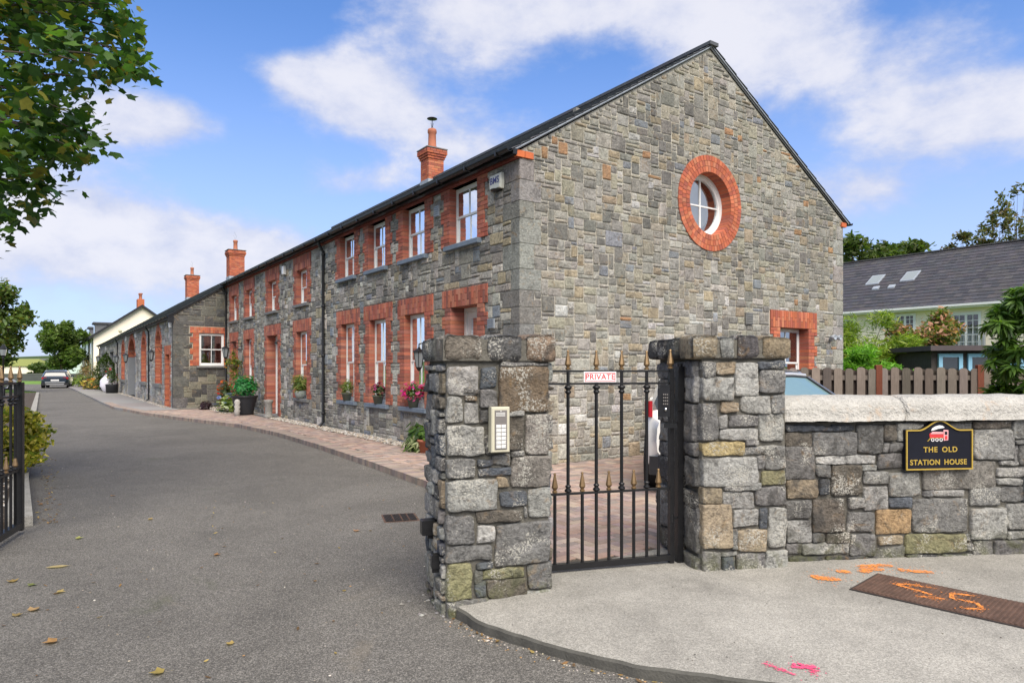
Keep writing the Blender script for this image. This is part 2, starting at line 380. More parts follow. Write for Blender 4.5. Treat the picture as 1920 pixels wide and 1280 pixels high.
class MB:
    """collects vertices and faces, builds ONE mesh object"""
    def __init__(s, frame=None):
        s.v = []; s.f = []; s.t = []; s.m = []; s.sm = []; s.frame = frame
    def add(s, vs, fs, tint=None, mi=0, smooth=False):
        b = len(s.v); fr = s.frame
        s.v.extend([fr(*p) for p in vs] if fr else [tuple(p) for p in vs])
        for f in fs:
            s.f.append([b + i for i in f]); s.t.append(tint); s.m.append(mi); s.sm.append(smooth)
        return s
    def box(s, x0, y0, z0, x1, y1, z1, tint=None, mi=0, skip=()):
        vs = [(x0, y0, z0), (x1, y0, z0), (x1, y1, z0), (x0, y1, z0), (x0, y0, z1), (x1, y0, z1), (x1, y1, z1), (x0, y1, z1)]
        fs = [(3, 2, 1, 0), (4, 5, 6, 7), (0, 1, 5, 4), (1, 2, 6, 5), (2, 3, 7, 6), (3, 0, 4, 7)]
        return s.add(vs, [f for i, f in enumerate(fs) if i not in skip], tint, mi)
    def bbox(s, x0, y0, z0, x1, y1, z1, c=.004, tint=None, mi=0):
        """box with chamfered vertical-to-top edges (top face n = z1)"""
        vs = [(x0, y0, z0), (x1, y0, z0), (x1, y1, z0), (x0, y1, z0), (x0, y0, z1 - c), (x1, y0, z1 - c), (x1, y1, z1 - c), (x0, y1, z1 - c),
              (x0 + c, y0 + c, z1), (x1 - c, y0 + c, z1), (x1 - c, y1 - c, z1), (x0 + c, y1 - c, z1)]
        fs = [(0, 1, 5, 4), (1, 2, 6, 5), (2, 3, 7, 6), (3, 0, 4, 7), (4, 5, 9, 8), (5, 6, 10, 9), (6, 7, 11, 10), (7, 4, 8, 11), (8, 9, 10, 11)]
        return s.add(vs, fs, tint, mi)
    def prism(s, poly, z0, z1, tint=None, mi=0):
        n = len(poly); vs = [(x, y, z0) for x, y in poly] + [(x, y, z1) for x, y in poly]
        fs = [list(range(n))[::-1], list(range(n, 2 * n))] + [(i, (i + 1) % n, n + (i + 1) % n, n + i) for i in range(n)]
        return s.add(vs, fs, tint, mi)
    def tube(s, pts, r, n=8, tint=None, mi=0, cap=True, smooth=True):
        pts = [Vector(p) for p in pts]; rs = r if isinstance(r, (list, tuple)) else [r] * len(pts)
        vs = []; fs = []; prev = None
        for i, p in enumerate(pts):
            d = (pts[min(i + 1, len(pts) - 1)] - pts[max(i - 1, 0)])
            d = d.normalized() if d.length > 1e-9 else Vector((0, 0, 1))
            a = (prev - d * prev.dot(d)) if prev is not None else d.cross(Vector((0, 0, 1)) if abs(d.z) < .9 else Vector((1, 0, 0)))
            if a.length < 1e-6: a = d.orthogonal()
            a.normalize(); prev = a; b = d.cross(a)
            for j in range(n):
                t = 2 * PI * j / n; vs.append(p + (a * math.cos(t) + b * math.sin(t)) * rs[i])
        for i in range(len(pts) - 1):
            for j in range(n):
                fs.append((i * n + j, i * n + (j + 1) % n, (i + 1) * n + (j + 1) % n, (i + 1) * n + j))
        s.add(vs, fs, tint, mi, smooth)
        if cap: s.add(vs[:n], [list(range(n))[::-1]], tint, mi); s.add(vs[-n:], [list(range(n))], tint, mi)
        return s
    def lathe(s, prof, c=(0, 0, 0), n=16, tint=None, mi=0, smooth=True, axis='z', wob=None):
        vs = []; m = len(prof)
        for j in range(n):
            t = 2 * PI * j / n; ct, st = math.cos(t), math.sin(t)
            for (r, z) in prof:
                if axis == 'z': q = (c[0] + r * ct, c[1] + r * st, c[2] + z)
                elif axis == 'x': q = (c[0] + z, c[1] + r * ct, c[2] + r * st)
                else: q = (c[0] + r * st, c[1] + z, c[2] + r * ct)
                vs.append(q)
        fs = [(j * m + i, ((j + 1) % n) * m + i, ((j + 1) % n) * m + i + 1, j * m + i + 1) for j in range(n) for i in range(m - 1)]
        return s.add(vs, fs, tint, mi, smooth)
    def build(s, name, mats, parent=None, mesh_only=False, **kw):
        me = bpy.data.meshes.new(name); me.from_pydata(s.v, [], s.f)
        for m in (mats if isinstance(mats, (list, tuple)) else [mats]): me.materials.append(m)
        if any(s.m): me.polygons.foreach_set('material_index', s.m)
        if any(s.sm): me.polygons.foreach_set('use_smooth', s.sm)
        if any(t is not None for t in s.t):
            at = me.attributes.new('tint', 'FLOAT_COLOR', 'FACE')
            arr = np.ones((len(s.f), 4), dtype=np.float32)
            arr[:, :3] = [t if t is not None else (.3, .3, .3) for t in s.t]
            at.data.foreach_set('color', arr.ravel())
        me.update()
        if mesh_only: return me
        o = bpy.data.objects.new(name, me); link(o, parent)
        return props(o, **kw)

def rnd(a, b): return R.uniform(a, b)
def jit(c, v=.12, hue=.04):
    f = 1 + R.uniform(-v, v)
    return tuple(max(.004, x * f * (1 + R.uniform(-hue, hue))) for x in c)

# ------------------------------------------------------------------ stones
PAL = {'g': (.20, .195, .185), 'l': (.33, .325, .30), 'd': (.085, .083, .08), 'B': (.15, .13, .105), 'b': (.19, .14, .095), 't': (.32, .26, .18),
       'T': (.34, .23, .12), 'y': (.25, .235, .13), 'Y': (.42, .34, .17), 's': (.10, .11, .125), 'w': (.42, .41, .38), 'o': (.23, .21, .185)}
def rr_outline(x0, y0, x1, y1, K, j, rc, rg):
    """irregular rounded rectangle, K points per side"""
    cx, cy = (x0 + x1) / 2, (y0 + y1) / 2; hx, hy = (x1 - x0) / 2, (y1 - y0) / 2
    pts = []
    cs = [(x0, y0), (x1, y0), (x1, y1), (x0, y1)]
    cj = [(rg.uniform(-j, j), rg.uniform(-j, j)) for _ in range(4)]
    for i in range(4):
        a = cs[i]; b = cs[(i + 1) % 4]; ja = cj[i]; jb = cj[(i + 1) % 4]
        for q in range(K):
            L = abs(b[0] - a[0]) + abs(b[1] - a[1]); e = min(.3, rc / max(L, .01))
            tt = 0 if K == 1 else e + (1 - 2 * e) * q / (K - 1)
            x = a[0] + ja[0] + (b[0] + jb[0] - a[0] - ja[0]) * tt + rg.uniform(-j, j) * .35
            y = a[1] + ja[1] + (b[1] + jb[1] - a[1] - ja[1]) * tt + rg.uniform(-j, j) * .35
            pts.append((x, y))
    return pts
def stone(mb, x0, y0, x1, y1, out, tint, rg, K=2, j=.006, back=-.03, rings=(1,), rc=.011):
    pts = rr_outline(x0, y0, x1, y1, K, j, rc, rg)
    n = len(pts); cx = sum(p[0] for p in pts) / n; cy = sum(p[1] for p in pts) / n
    hx, hy = (x1 - x0) / 2, (y1 - y0) / 2
    def inset(p, d):
        dx, dy = p[0] - cx, p[1] - cy
        return (cx + dx * max(0, 1 - d / hx), cy + dy * max(0, 1 - d / hy))
    lv = [(0, back), (0, out * .45), (min(.014, hy * .4), out * rg.uniform(.8, .95))]
    vs = []
    for (d, z) in lv:
        for p in pts:
            q = inset(p, d); vs.append((q[0], q[1], z + (rg.uniform(-.003, .003) if z > 0 else 0)))
    cz = out * rg.uniform(.9, 1.35); vs.append((cx + rg.uniform(-.2, .2) * hx, cy + rg.uniform(-.2, .2) * hy, cz))
    fs = []
    for l in range(len(lv) - 1):
        for i in range(n): fs.append((l * n + i, l * n + (i + 1) % n, (l + 1) * n + (i + 1) % n, (l + 1) * n + i))
    b = (len(lv) - 1) * n
    for i in range(n): fs.append((b + i, b + (i + 1) % n, len(vs) - 1))
    mb.add(vs, fs, tint)
def rock(mb, x0, y0, x1, y1, out, tint, rg, seed, back=-.05, j=.010, wrap=None):
    """near stone: fine displaced face with rounded arrises; wrap = shape callback for corner stones"""
    w, h = x1 - x0, y1 - y0
    nx = max(4, min(14, int(w / .03))); ny = max(4, min(12, int(h / .03)))
    cj = [(rg.uniform(-j, j), rg.uniform(-j, j)) for _ in range(4)]
    vs = []; fs = []; br = min(.009, h * .15, w * .15); tilt = rg.uniform(-.25, .25); tlt2 = rg.uniform(-.25, .25)
    us = [0, br / w * .45, br / w * 1.3] + [i / (nx - 1) for i in range(1, nx - 1) if 1.6 * br / w < i / (nx - 1) < 1 - 1.6 * br / w] + [1 - br / w * 1.3, 1 - br / w * .45, 1]
    ws = [0, br / h * .45, br / h * 1.3] + [i / (ny - 1) for i in range(1, ny - 1) if 1.6 * br / h < i / (ny - 1) < 1 - 1.6 * br / h] + [1 - br / h * 1.3, 1 - br / h * .45, 1]
    def put(u, v, edge):
        bx = (1 - u) * (1 - v) * cj[0][0] + u * (1 - v) * cj[1][0] + u * v * cj[2][0] + (1 - u) * v * cj[3][0]
        by = (1 - u) * (1 - v) * cj[0][1] + u * (1 - v) * cj[1][1] + u * v * cj[2][1] + (1 - u) * v * cj[3][1]
        e = min(u * w, (1 - u) * w, v * h, (1 - v) * h)
        p = Vector((x0 + u * w, y0 + v * h, seed * 3.7))
        nn = noise.noise(p * 8) * .014 + noise.noise(p * 22) * .009 + noise.noise(p * 47) * .004
        fq = noise.voronoi(p * 6.5)[0]; nn += (fq[1] - fq[0] - .22) * .016
        wob = noise.noise(Vector((p.x * 13, p.y * 13, seed))) * .012
        t = min(1, e / br); prof = math.sqrt(max(0, 1 - (1 - t) ** 2))
        z = out * (.25 + .75 * prof) + nn * (.4 + .6 * prof) + ((u - .5) * tilt + (v - .5) * tlt2) * out * prof
        # pull the corners in so that the outline is rounded
        cx_, cy_ = (abs(u - .5) * 2) ** 6, (abs(v - .5) * 2) ** 6
        rr = .006 * cx_ * cy_
        return (x0 + u * w + bx + wob - math.copysign(rr, u - .5), y0 + v * h + by + wob - math.copysign(rr, v - .5), z if not edge else back)
    grid = [[put(u, v, False) for u in us] for v in ws]
    A, B = len(us), len(ws)
    for r_ in grid: vs += r_
    for b in range(B - 1):
        for a in range(A - 1): fs.append((b * A + a, b * A + a + 1, (b + 1) * A + a + 1, (b + 1) * A + a))
    ring = [(0, a) for a in range(A)] + [(b, A - 1) for b in range(1, B)] + [(B - 1, a) for a in range(A - 2, -1, -1)] + [(b, 0) for b in range(B - 2, 0, -1)]
    base = len(vs)
    for (b, a) in ring:
        p = grid[b][a]; vs.append((p[0], p[1], back))
    m = len(ring)
    for i in range(m):
        b0, a0 = ring[i]; b1, a1 = ring[(i + 1) % m]
        fs.append((base + i, base + (i + 1) % m, b1 * A + a1, b0 * A + a0))
    mb.add(vs, fs, tint, 0, True)

def rubble(x0, y0, x1, y1, cw, ch, free, rg, big=1.0):
    """snecked rubble: rectangles of whole cells; free(x,y) says whether a cell may hold stone"""
    nx = int(round((x1 - x0) / cw)); ny = int(round((y1 - y0) / ch))
    occ = [[not free(x0 + (i + .5) * cw, y0 + (j + .5) * ch) for i in range(nx)] for j in range(ny)]
    out = []
    HS = [1] * 4 + [2] * 8 + [3] * int(3 * big) + [4] * int(1.2 * big)
    for j in range(ny):
        for i in range(nx):
            if occ[j][i]: continue
            h = rg.choice(HS); w = max(1, int(round(h * rg.uniform(.75, 2.1) + rg.uniform(0, 1.5)))) if h < 3 else max(2, int(h * rg.uniform(.7, 1.6)))
            if h == 1: w = rg.choice([2, 3, 3, 4, 5])
            w = min(w, nx - i); h = min(h, ny - j)
            ww = 0
            while ww < w and not occ[j][i + ww]: ww += 1
            w = ww; hh = 1
            while hh < h and all(not occ[j + hh][i + q] for q in range(w)): hh += 1
            h = hh
            # avoid leaving a one-cell slot
            if i + w < nx and not occ[j][i + w] and (i + w + 1 >= nx or occ[j][i + w + 1]):
                if all(not occ[j + q][i + w] for q in range(h)): w += 1
            for a in range(h):
                for b in range(w): occ[j + a][i + b] = True
            out.append((x0 + i * cw, y0 + j * ch, x0 + (i + w) * cw, y0 + (j + h) * ch))
    return out

def emit(pieces, name, material, parent, eye, limit=300, fill_name=None, frame=None):
    """pieces = list of (key distance, callable(mb)); the nearest become parts of their own, the rest one joined part"""
    pieces.sort(key=lambda q: q[0])
    for d, fn in pieces[:limit]:
        mb = MB(frame); fn(mb); mb.build(name, material, parent)
    if pieces[limit:]:
        mb = MB(frame)
        for d, fn in pieces[limit:]: fn(mb)
        mb.build(fill_name or (name + '_infill'), material, parent, kind='stuff')

def flat_poly(mb, outer, holes=(), frame3=None, tint=None, mi=0):
    """filled polygon with holes in 2D, mapped by frame3(x, y)"""
    loops = [[Vector((x, y, 0)) for x, y in outer]] + [[Vector((x, y, 0)) for x, y in h] for h in holes]
    flat = [p for l in loops for p in l]
    tris = tessellate_polygon(loops)
    mb.add([frame3(p.x, p.y) for p in flat], [tuple(t) for t in tris], tint, mi)

LEFT_PIER = [(-0.03,1.65,0.24,1.82,'B'),(0.28,1.65,0.51,1.82,'d'),(0.51,1.65,0.55,1.82,'g'),(0.55,1.65,0.73,1.83,'b'),(-0.01,1.43,0.21,1.62,'w'),(0.22,1.48,0.33,1.61,'s'),(0.35,1.32,0.70,1.62,'b'),(-0.02,1.26,0.10,1.42,'l'),(0.12,1.39,0.20,1.43,'b'),(0.12,1.25,0.21,1.38,'w'),(-0.01,1.04,0.25,1.23,'l'),(0.25,1.03,0.28,1.16,'d'),(0.30,1.06,0.52,1.28,'B'),(0.54,1.03,0.70,1.30,'o'),(0.31,1.29,0.52,1.32,'l'),(-0.01,0.90,0.19,1.02,'g'),(0.20,0.97,0.31,1.01,'s'),(0.31,0.97,0.43,1.04,'g'),(0.21,0.90,0.43,0.95,'s'),(0.44,0.81,0.72,1.01,'o'),(0.43,1.02,0.53,1.05,'g'),(-0.01,0.68,0.34,0.88,'l'),(0.34,0.82,0.42,0.89,'t'),(0.36,0.69,0.54,0.78,'s'),(0.56,0.60,0.73,0.80,'l'),(0.20,0.59,0.51,0.67,'B'),(0.53,0.61,0.55,0.68,'g'),(-0.01,0.47,0.18,0.65,'g'),(0.20,0.47,0.32,0.58,'w'),(0.33,0.30,0.72,0.58,'g'),(-0.01,0.35,0.30,0.45,'g'),(-0.01,0.11,0.17,0.34,'y'),(0.20,0.30,0.30,0.33,'s'),(0.19,0.21,0.24,0.29,'g'),(0.19,0.11,0.26,0.20,'s'),(0.24,0.22,0.52,0.29,'y'),(0.27,0.09,0.54,0.21,'B'),(0.55,0.12,0.73,0.29,'g'),(0.54,0.06,0.72,0.11,'l'),(-0.01,-0.02,0.27,0.10,'g'),(0.28,0.01,0.53,0.08,'g'),(0.54,-0.02,0.72,0.05,'g')]
RIGHT_PIER = [(-0.02,1.54,0.10,1.67,'g'),(0.11,1.56,0.25,1.65,'t'),(0.26,1.40,0.44,1.65,'w'),(0.44,1.60,0.65,1.66,'s'),(0.45,1.42,0.65,1.59,'g'),(-0.01,1.36,0.24,1.54,'w'),(0.14,1.27,0.28,1.35,'t'),(0.30,1.27,0.54,1.40,'l'),(0.55,1.27,0.65,1.40,'g'),(-0.03,1.07,0.12,1.34,'g'),(0.13,1.16,0.19,1.25,'l'),(0.21,1.17,0.44,1.25,'g'),(0.14,1.07,0.44,1.15,'w'),(0.45,1.06,0.65,1.27,'l'),(-0.01,0.95,0.33,1.06,'Y'),(0.34,1.03,0.44,1.07,'g'),(0.34,0.96,0.49,1.02,'g'),(-0.01,0.73,0.44,0.94,'l'),(0.49,0.84,0.67,1.03,'g'),(0.44,0.85,0.49,0.95,'g'),(0.47,0.73,0.67,0.83,'y'),(0.17,0.69,0.30,0.72,'g'),(0.30,0.69,0.46,0.74,'l'),(-0.01,0.60,0.15,0.72,'t'),(0.17,0.55,0.41,0.68,'l'),(0.42,0.57,0.67,0.71,'g'),(-0.00,0.26,0.23,0.59,'t'),(0.24,0.42,0.44,0.55,'l'),(0.45,0.40,0.51,0.55,'s'),(0.52,0.25,0.67,0.55,'l'),(0.23,0.25,0.27,0.41,'g'),(0.28,0.23,0.51,0.39,'t'),(0.00,0.07,0.14,0.24,'g'),(0.16,0.08,0.25,0.20,'s'),(0.27,0.07,0.49,0.21,'g'),(0.50,0.04,0.69,0.23,'l'),(0.14,0.21,0.26,0.24,'g')]
RIGHT_PIER_SIDE = [(0.06,1.52,0.39,1.67,'g'),(0.41,1.54,0.79,1.67,'g'),(0.06,1.33,0.32,1.51,'B'),(0.34,1.39,0.54,1.52,'B'),(0.57,1.35,0.80,1.54,'w'),(0.06,1.16,0.43,1.32,'g'),(0.46,1.05,0.78,1.33,'g'),(0.09,1.00,0.43,1.15,'l'),(0.06,0.88,0.56,0.99,'g'),(0.59,0.94,0.80,1.04,'g'),(0.09,0.68,0.60,0.87,'d'),(0.63,0.71,0.81,0.93,'g'),(0.32,0.55,0.80,0.67,'d'),(0.04,0.48,0.29,0.63,'g'),(0.06,0.29,0.56,0.49,'g'),(0.59,0.22,0.82,0.56,'g'),(0.06,0.13,0.56,0.28,'B'),(0.37,0.02,0.82,0.18,'g'),(0.04,-0.01,0.32,0.08,'g')]
FRONT_WALL = [(0.07,1.11,0.45,1.16,'s'),(0.46,1.12,0.65,1.16,'s'),(0.67,0.94,0.88,1.16,'g'),(0.89,1.03,1.00,1.16,'B'),(0.07,1.00,0.29,1.10,'B'),(0.30,0.93,0.66,1.10,'g'),(0.89,0.95,0.94,1.01,'g'),(0.95,0.94,1.06,1.01,'g'),(1.01,1.03,1.24,1.17,'l'),(0.06,0.74,0.32,1.00,'g'),(0.33,0.85,0.82,0.92,'w'),(0.71,0.80,0.83,0.84,'l'),(0.85,0.81,1.05,0.93,'g'),(0.33,0.75,0.44,0.85,'g'),(0.45,0.61,0.70,0.85,'B'),(0.72,0.69,0.93,0.79,'l'),(0.35,0.62,0.43,0.73,'s'),(0.08,0.59,0.34,0.73,'t'),(0.94,0.59,1.21,0.78,'l'),(1.24,0.64,1.87,0.86,'o'),(0.73,0.49,0.93,0.67,'l'),(0.59,0.50,0.73,0.59,'l'),(0.95,0.50,1.14,0.58,'s'),(1.24,0.59,1.31,0.63,'g'),(1.32,0.58,1.59,0.63,'l'),(0.07,0.43,0.28,0.58,'g'),(0.30,0.32,0.56,0.58,'B'),(0.59,0.32,0.81,0.47,'g'),(0.83,0.29,1.13,0.49,'T'),(1.15,0.29,1.62,0.56,'g'),(1.65,0.50,1.91,0.64,'g'),(1.65,0.22,1.96,0.48,'l'),(0.08,0.25,0.28,0.42,'l'),(0.30,0.25,0.38,0.32,'g'),(0.41,0.24,0.60,0.31,'B'),(0.61,0.13,0.82,0.30,'g'),(0.85,0.21,1.06,0.27,'t'),(1.08,0.13,1.60,0.28,'y'),(0.08,0.16,0.20,0.24,'g'),(0.21,0.15,0.60,0.24,'l'),(0.10,0.06,0.38,0.14,'d'),(0.41,0.06,0.77,0.13,'d'),(0.80,0.07,1.07,0.19,'g'),(1.09,0.07,1.37,0.12,'d'),(1.39,0.06,1.67,0.11,'g'),(1.61,0.22,1.65,0.27,'g'),(1.61,0.14,1.67,0.20,'g'),(1.68,0.06,1.85,0.21,'g'),(1.86,0.05,2.26,0.21,'g'),(1.68,0.87,2.03,1.11,'l'),(2.04,0.82,2.07,0.98,'g'),(2.08,0.83,2.26,0.98,'g'),(1.91,0.82,2.07,0.86,'w'),(1.89,0.73,2.22,0.80,'l'),(1.88,0.66,2.10,0.71,'l'),(1.93,0.53,2.11,0.64,'g'),(2.12,0.52,2.37,0.71,'s'),(1.98,0.30,2.26,0.51,'l'),(1.98,0.22,2.22,0.28,'l'),(2.03,1.04,2.26,1.19,'l'),(2.04,0.99,2.26,1.03,'g'),(1.68,1.12,2.01,1.18,'B'),(1.26,1.08,1.65,1.17,'g'),(1.25,0.88,1.65,1.06,'g'),(1.07,0.88,1.23,1.02,'g')]
# ================================================================== THE SETTING
HX, HY, HA = 0.124, 10.6, math.atan2(0.5664, 0.8241)       # front corner of the stone house, its heading
TX, TY = math.cos(HA), math.sin(HA)
def W(t, s, z=0.0):                                          # house coordinates -> world
    return (HX + TX * t - TY * s, HY + TY * t + TX * s, z)
def L(x, y):                                                 # world -> house coordinates
    return ((x - HX) * TX + (y - HY) * TY, -(x - HX) * TY + (y - HY) * TX)
EYE = L(0, 0) + (1.6,)
def dist_h(t, s, z): return math.dist((t, s, z), EYE)

# ground to the horizon, asphalt, drive
mb = MB(); mb.add([(-1500, -200, -.03), (1500, -200, -.03), (1500, 2500, -.03), (-1500, 2500, -.03)], [(0, 1, 2, 3)]); mb.build('ground', M_GRASS, kind='structure')
mb = MB()
far_a, far_b = W(-6.25, 62), W(6, 62)
apts = [(-30, -16), (30, -16), (30, 7.2), (9, 7.2), (4, 11), W(2, 0)[:2], W(.5, 60)[:2], (-30, 74), (-62, 74), W(-6.3, 50)[:2], W(-6.3, 7)[:2], W(-6.25, -.1)[:2], (-8, 5.0), (-30, 5.0)]
flat_poly(mb, apts, (), lambda x, y: (x, y, 0.0)); mb.build('asphalt_drive', M_ASPHALT, kind='structure')
# distant wooded rise
mb = MB(); pts = []
rg = random.Random(3)
n = 90
for i in range(n):
    a = math.radians(-75 + 150 * i / (n - 1)); r = 520
    h = 9 + 5 * noise.noise(Vector((i * .13, 0, 0))) + 2.5 * noise.noise(Vector((i * .7, 3, 0)))
    pts.append((math.sin(a) * r, math.cos(a) * r, h))
vs = [(x * .8, y * .8, -.1) for x, y, h in pts] + [(x, y, h) for x, y, h in pts] + [(x * 1.3, y * 1.3, -.1) for x, y, h in pts]
fs = [(i, i + 1, n + i + 1, n + i) for i in range(n - 1)] + [(n + i, n + i + 1, 2 * n + i + 1, 2 * n + i) for i in range(n - 1)]
mb.add(vs, fs, None, 0, True); mb.build('distant_hills', M_HILL, kind='structure')

# concrete apron in front of the piers, with its worn kerb edge
KERB = [(-.34, 4.40), (-.2, 4.19), (-.06, 4.06), (.27, 3.80), (.64, 3.57), (.95, 3.44), (1.4, 3.33), (2.0, 3.26), (2.8, 3.22), (4.0, 3.22), (6, 3.22), (9, 3.25)]
apron = KERB + [(9, 7), (4.5, 6.4), (2.2, 5.9), (1.3, 5.75), (.2, 5.02), (-.1, 4.8), (-.33, 4.5)]
def apron_z(x, y):
    ky = 3.22 + max(0, (0.95 - x)) * .75
    return .055 + .048 * min(1, max(0, (y - ky - .06) / .5)) + .003 * noise.noise(Vector((x, y, 0)))
def inpoly(x, y, P):
    c = False; j = len(P) - 1
    for i in range(len(P)):
        if (P[i][1] > y) != (P[j][1] > y) and x < (P[j][0] - P[i][0]) * (y - P[i][1]) / (P[j][1] - P[i][1]) + P[i][0]: c = not c
        j = i
    return c
kf = []
for i in range(len(KERB) - 1):
    for q in range(8):
        t = q / 8; x = KERB[i][0] * (1 - t) + KERB[i + 1][0] * t; y = KERB[i][1] * (1 - t) + KERB[i + 1][1] * t
        kf.append((x + .008 * noise.noise(Vector((x * 9, y * 9, 1))), y + .010 * noise.noise(Vector((x * 8, y * 8, 5)))))
kf.append(KERB[-1])
outer = kf + apron[len(KERB):]
inner = [(x, y) for x in np.arange(-.3, 9, .22) for y in np.arange(3.3, 6.9, .22) if inpoly(x, y, apron) and inpoly(x, y - .06, apron)]
res = delaunay_2d_cdt([Vector(p) for p in outer + inner], [], [list(range(len(outer)))], 1, 1e-5)
mb = MB(); mb.add([(v.x, v.y, apron_z(v.x, v.y)) for v in res[0]], [list(f) for f in res[2]], None, 0, True)
ap = mb.build('concrete_pavement', M_CONC, kind='structure')
mb = MB(); m = len(kf)
vs = []
for x, y in kf:
    z = apron_z(x, y); vs += [(x, y, z - .0005), (x - .012, y - .016, z - .010), (x - .016, y - .02, -.02)]
mb.add(vs, [(3 * i + a, 3 * (i + 1) + a, 3 * (i + 1) + a + 1, 3 * i + a + 1) for i in range(m - 1) for a in (0, 1)], None, 0, False)
mb.build('kerb_face', plain('dark_kerb', (.075, .072, .062), .9, var=.4, scale=9, bump=1.0), ap)  # kerb face coloured darker than the slab top

# block paving: courtyard and footpath, in house coordinates
PK = [(-1.85, -.45), (-1.70, 1.8), (-1.56, 4.8), (-1.5, 7.9), (-1.68, 10.9), (-2.05, 12.6), (-2.6, 15.1), (-3.2, 18.2), (-3.79, 23.3), (-3.93, 35.9), (-4.2, 55), (-4.35, 68)]
yard_w = [(-.55, 6.3), (-.36, 4.95), (-.1, 5.02), (.2, 5.03), (1.3, 5.66), (2.2, 5.75), (4.5, 6.0), (8.2, 6.3), (10.2, 12.5), (9.2, 16.5)]
yard_l = [L(x, y) for x, y in yard_w] + [(9.3, -.1), (0, 0)]
paved = PK[:8] + [(-2.0, 19.4), (0, 19.4), (0, 0)] 
full = [PK[0]] + PK[1:8] + [(-3.3, 20.2), (-1.9, 20.2), (0, 20.2), (0, 0), (9.3, 0)] + [L(x, y) for x, y in reversed(yard_w)]
pv = empty('block_paving', (HX, HY, 0), HA, kind='structure')
mb = MB(); flat_poly(mb, full, (), lambda x, y: (x, y, .088)); mb.build('bedding_sand', mortar('paving_joint', (.16, .14, .115), 60), pv, kind='structure')
def kerb_dist(t, s):
    best = 9
    for (a, b) in zip(PK[:-1], PK[1:]):
        dx, dy = b[0] - a[0], b[1] - a[1]; u = max(0, min(1, ((t - a[0]) * dx + (s - a[1]) * dy) / (dx * dx + dy * dy)))
        best = min(best, math.hypot(t - a[0] - u * dx, s - a[1] - u * dy))
    return best
def gravel_w(s): return .38 if s < 9.5 else (.42 if s < 16 else 1.0)
PCOL = [(.34, .235, .19), (.30, .21, .17), (.36, .27, .22), (.27, .205, .175), (.38, .29, .235), (.25, .20, .18), (.33, .25, .22)]
pieces = []; rg = random.Random(5); u0 = .104
def add_paver(t0, s0, t1, s1):
    c = jit(rg.choice(PCOL), .14); dz = rg.uniform(-.0015, .0025)
    x, y, _ = W((t0 + t1) / 2, (s0 + s1) / 2); d = math.hypot(x, y)
    # pavers hidden behind the piers and the front wall go last
    if x > 0 and x / max(y, .1) > .24: d += 30
    if -.16 < x / y < .05 and y < 12 and x > -1.4: d += 15
    pieces.append((d, lambda m, a=(t0 + .003, s0 + .003, .04, t1 - .003, s1 - .003, .1 + dz, .004, c): m.bbox(*a)))
for i in range(-45, 110):
    for j in range(-75, 185):
        q = (i - j) % 4
        if q not in (0, 3): continue
        t0, s0 = i * u0, j * u0
        t1, s1 = (t0 + 2 * u0, s0 + u0) if q == 0 else (t0 + u0, s0 + 2 * u0)
        cs = [(t0, s0), (t1, s0), (t1, s1), (t0, s1)]
        if not all(inpoly(a, b, full) for a, b in cs): continue
        tm, sm = (t0 + t1) / 2, (s0 + s1) / 2
        if sm > -.4 and kerb_dist(tm, sm) < .33 and tm < -.5: continue
        if sm > 0 and tm > -gravel_w(sm): continue
        if sm > 13: 
            if rg.random() < 2: 
                pass
        add_paver(t0, s0, t1, s1)
emit(pieces, 'paver', M_PAVER, pv, None, 300, 'paver_field')
# kerb of upright blocks along the footpath, border course behind it
kb = empty('footpath_kerb', (HX, HY, 0), HA, kind='structure')
pieces = []; acc = []
for (a, b) in zip(PK[:9], PK[1:10]):
    n = int(math.dist(a, b) / .107)
    for q in range(n): acc.append((a[0] + (b[0] - a[0]) * q / n, a[1] + (b[1] - a[1]) * q / n, math.atan2(b[1] - a[1], b[0] - a[0])))
acc = acc[:260]
for (t, s, an) in acc:
    c = jit(rg.choice([(.24, .185, .16), (.28, .22, .18), (.21, .175, .155), (.30, .24, .20)]), .12)
    ct, st = math.cos(an), math.sin(an)
    def fn(m, t=t, s=s, ct=ct, st=st, c=c, dz=rg.uniform(-.002, .002), dn=rg.uniform(-.003, .003)):
        old = m.frame; m.frame = lambda x, y, z: (t + ct * x - st * (y + dn), s + st * x + ct * (y + dn), z + dz)
        m.bbox(.003, -.21, -.03, .104, 0, .102, .008, c); m.bbox(.003, -.32, .04, .104, -.214, .1, .004, jit(c, .1)); m.frame = old
    x, y, _ = W(t, s); pieces.append((math.hypot(x, y), fn))
emit(pieces, 'kerb_block', M_PAVER, kb, None, 260)
# concrete footpath in front of the low wing, laid in bays
cp = empty('concrete_footpath', (HX, HY, 0), HA, kind='structure')
bay = [(-3.27, 19.6, 22.5), (-3.75, 22.5, 26), (-3.85, 26, 30), (-3.9, 30, 34), (-3.93, 34, 38), (-4.0, 38, 43), (-4.05, 43, 48), (-4.1, 48, 54), (-4.2, 54, 60), (-4.3, 60, 68)]
for i, (k0, a, b) in enumerate(bay):
    k1 = bay[i + 1][0] if i + 1 < len(bay) else -4.35
    m_ = MB(); c = jit((.23, .225, .21), .08)
    m_.prism([(k0, a + .01), (-1.95 if a > 20 else -1.9, a + .01), (-1.95, b - .01), (k1, b - .01)], -.02, .095, c); m_.build('paving_slab', M_TINT, cp)
m_ = MB(); m_.prism([(-3.45, 20.3), (-.02, 20.3), (-.02, 20.5), (-3.5, 20.5)], -.02, .09, (.22, .21, .2)); m_.build('paving_slab', M_TINT, cp)

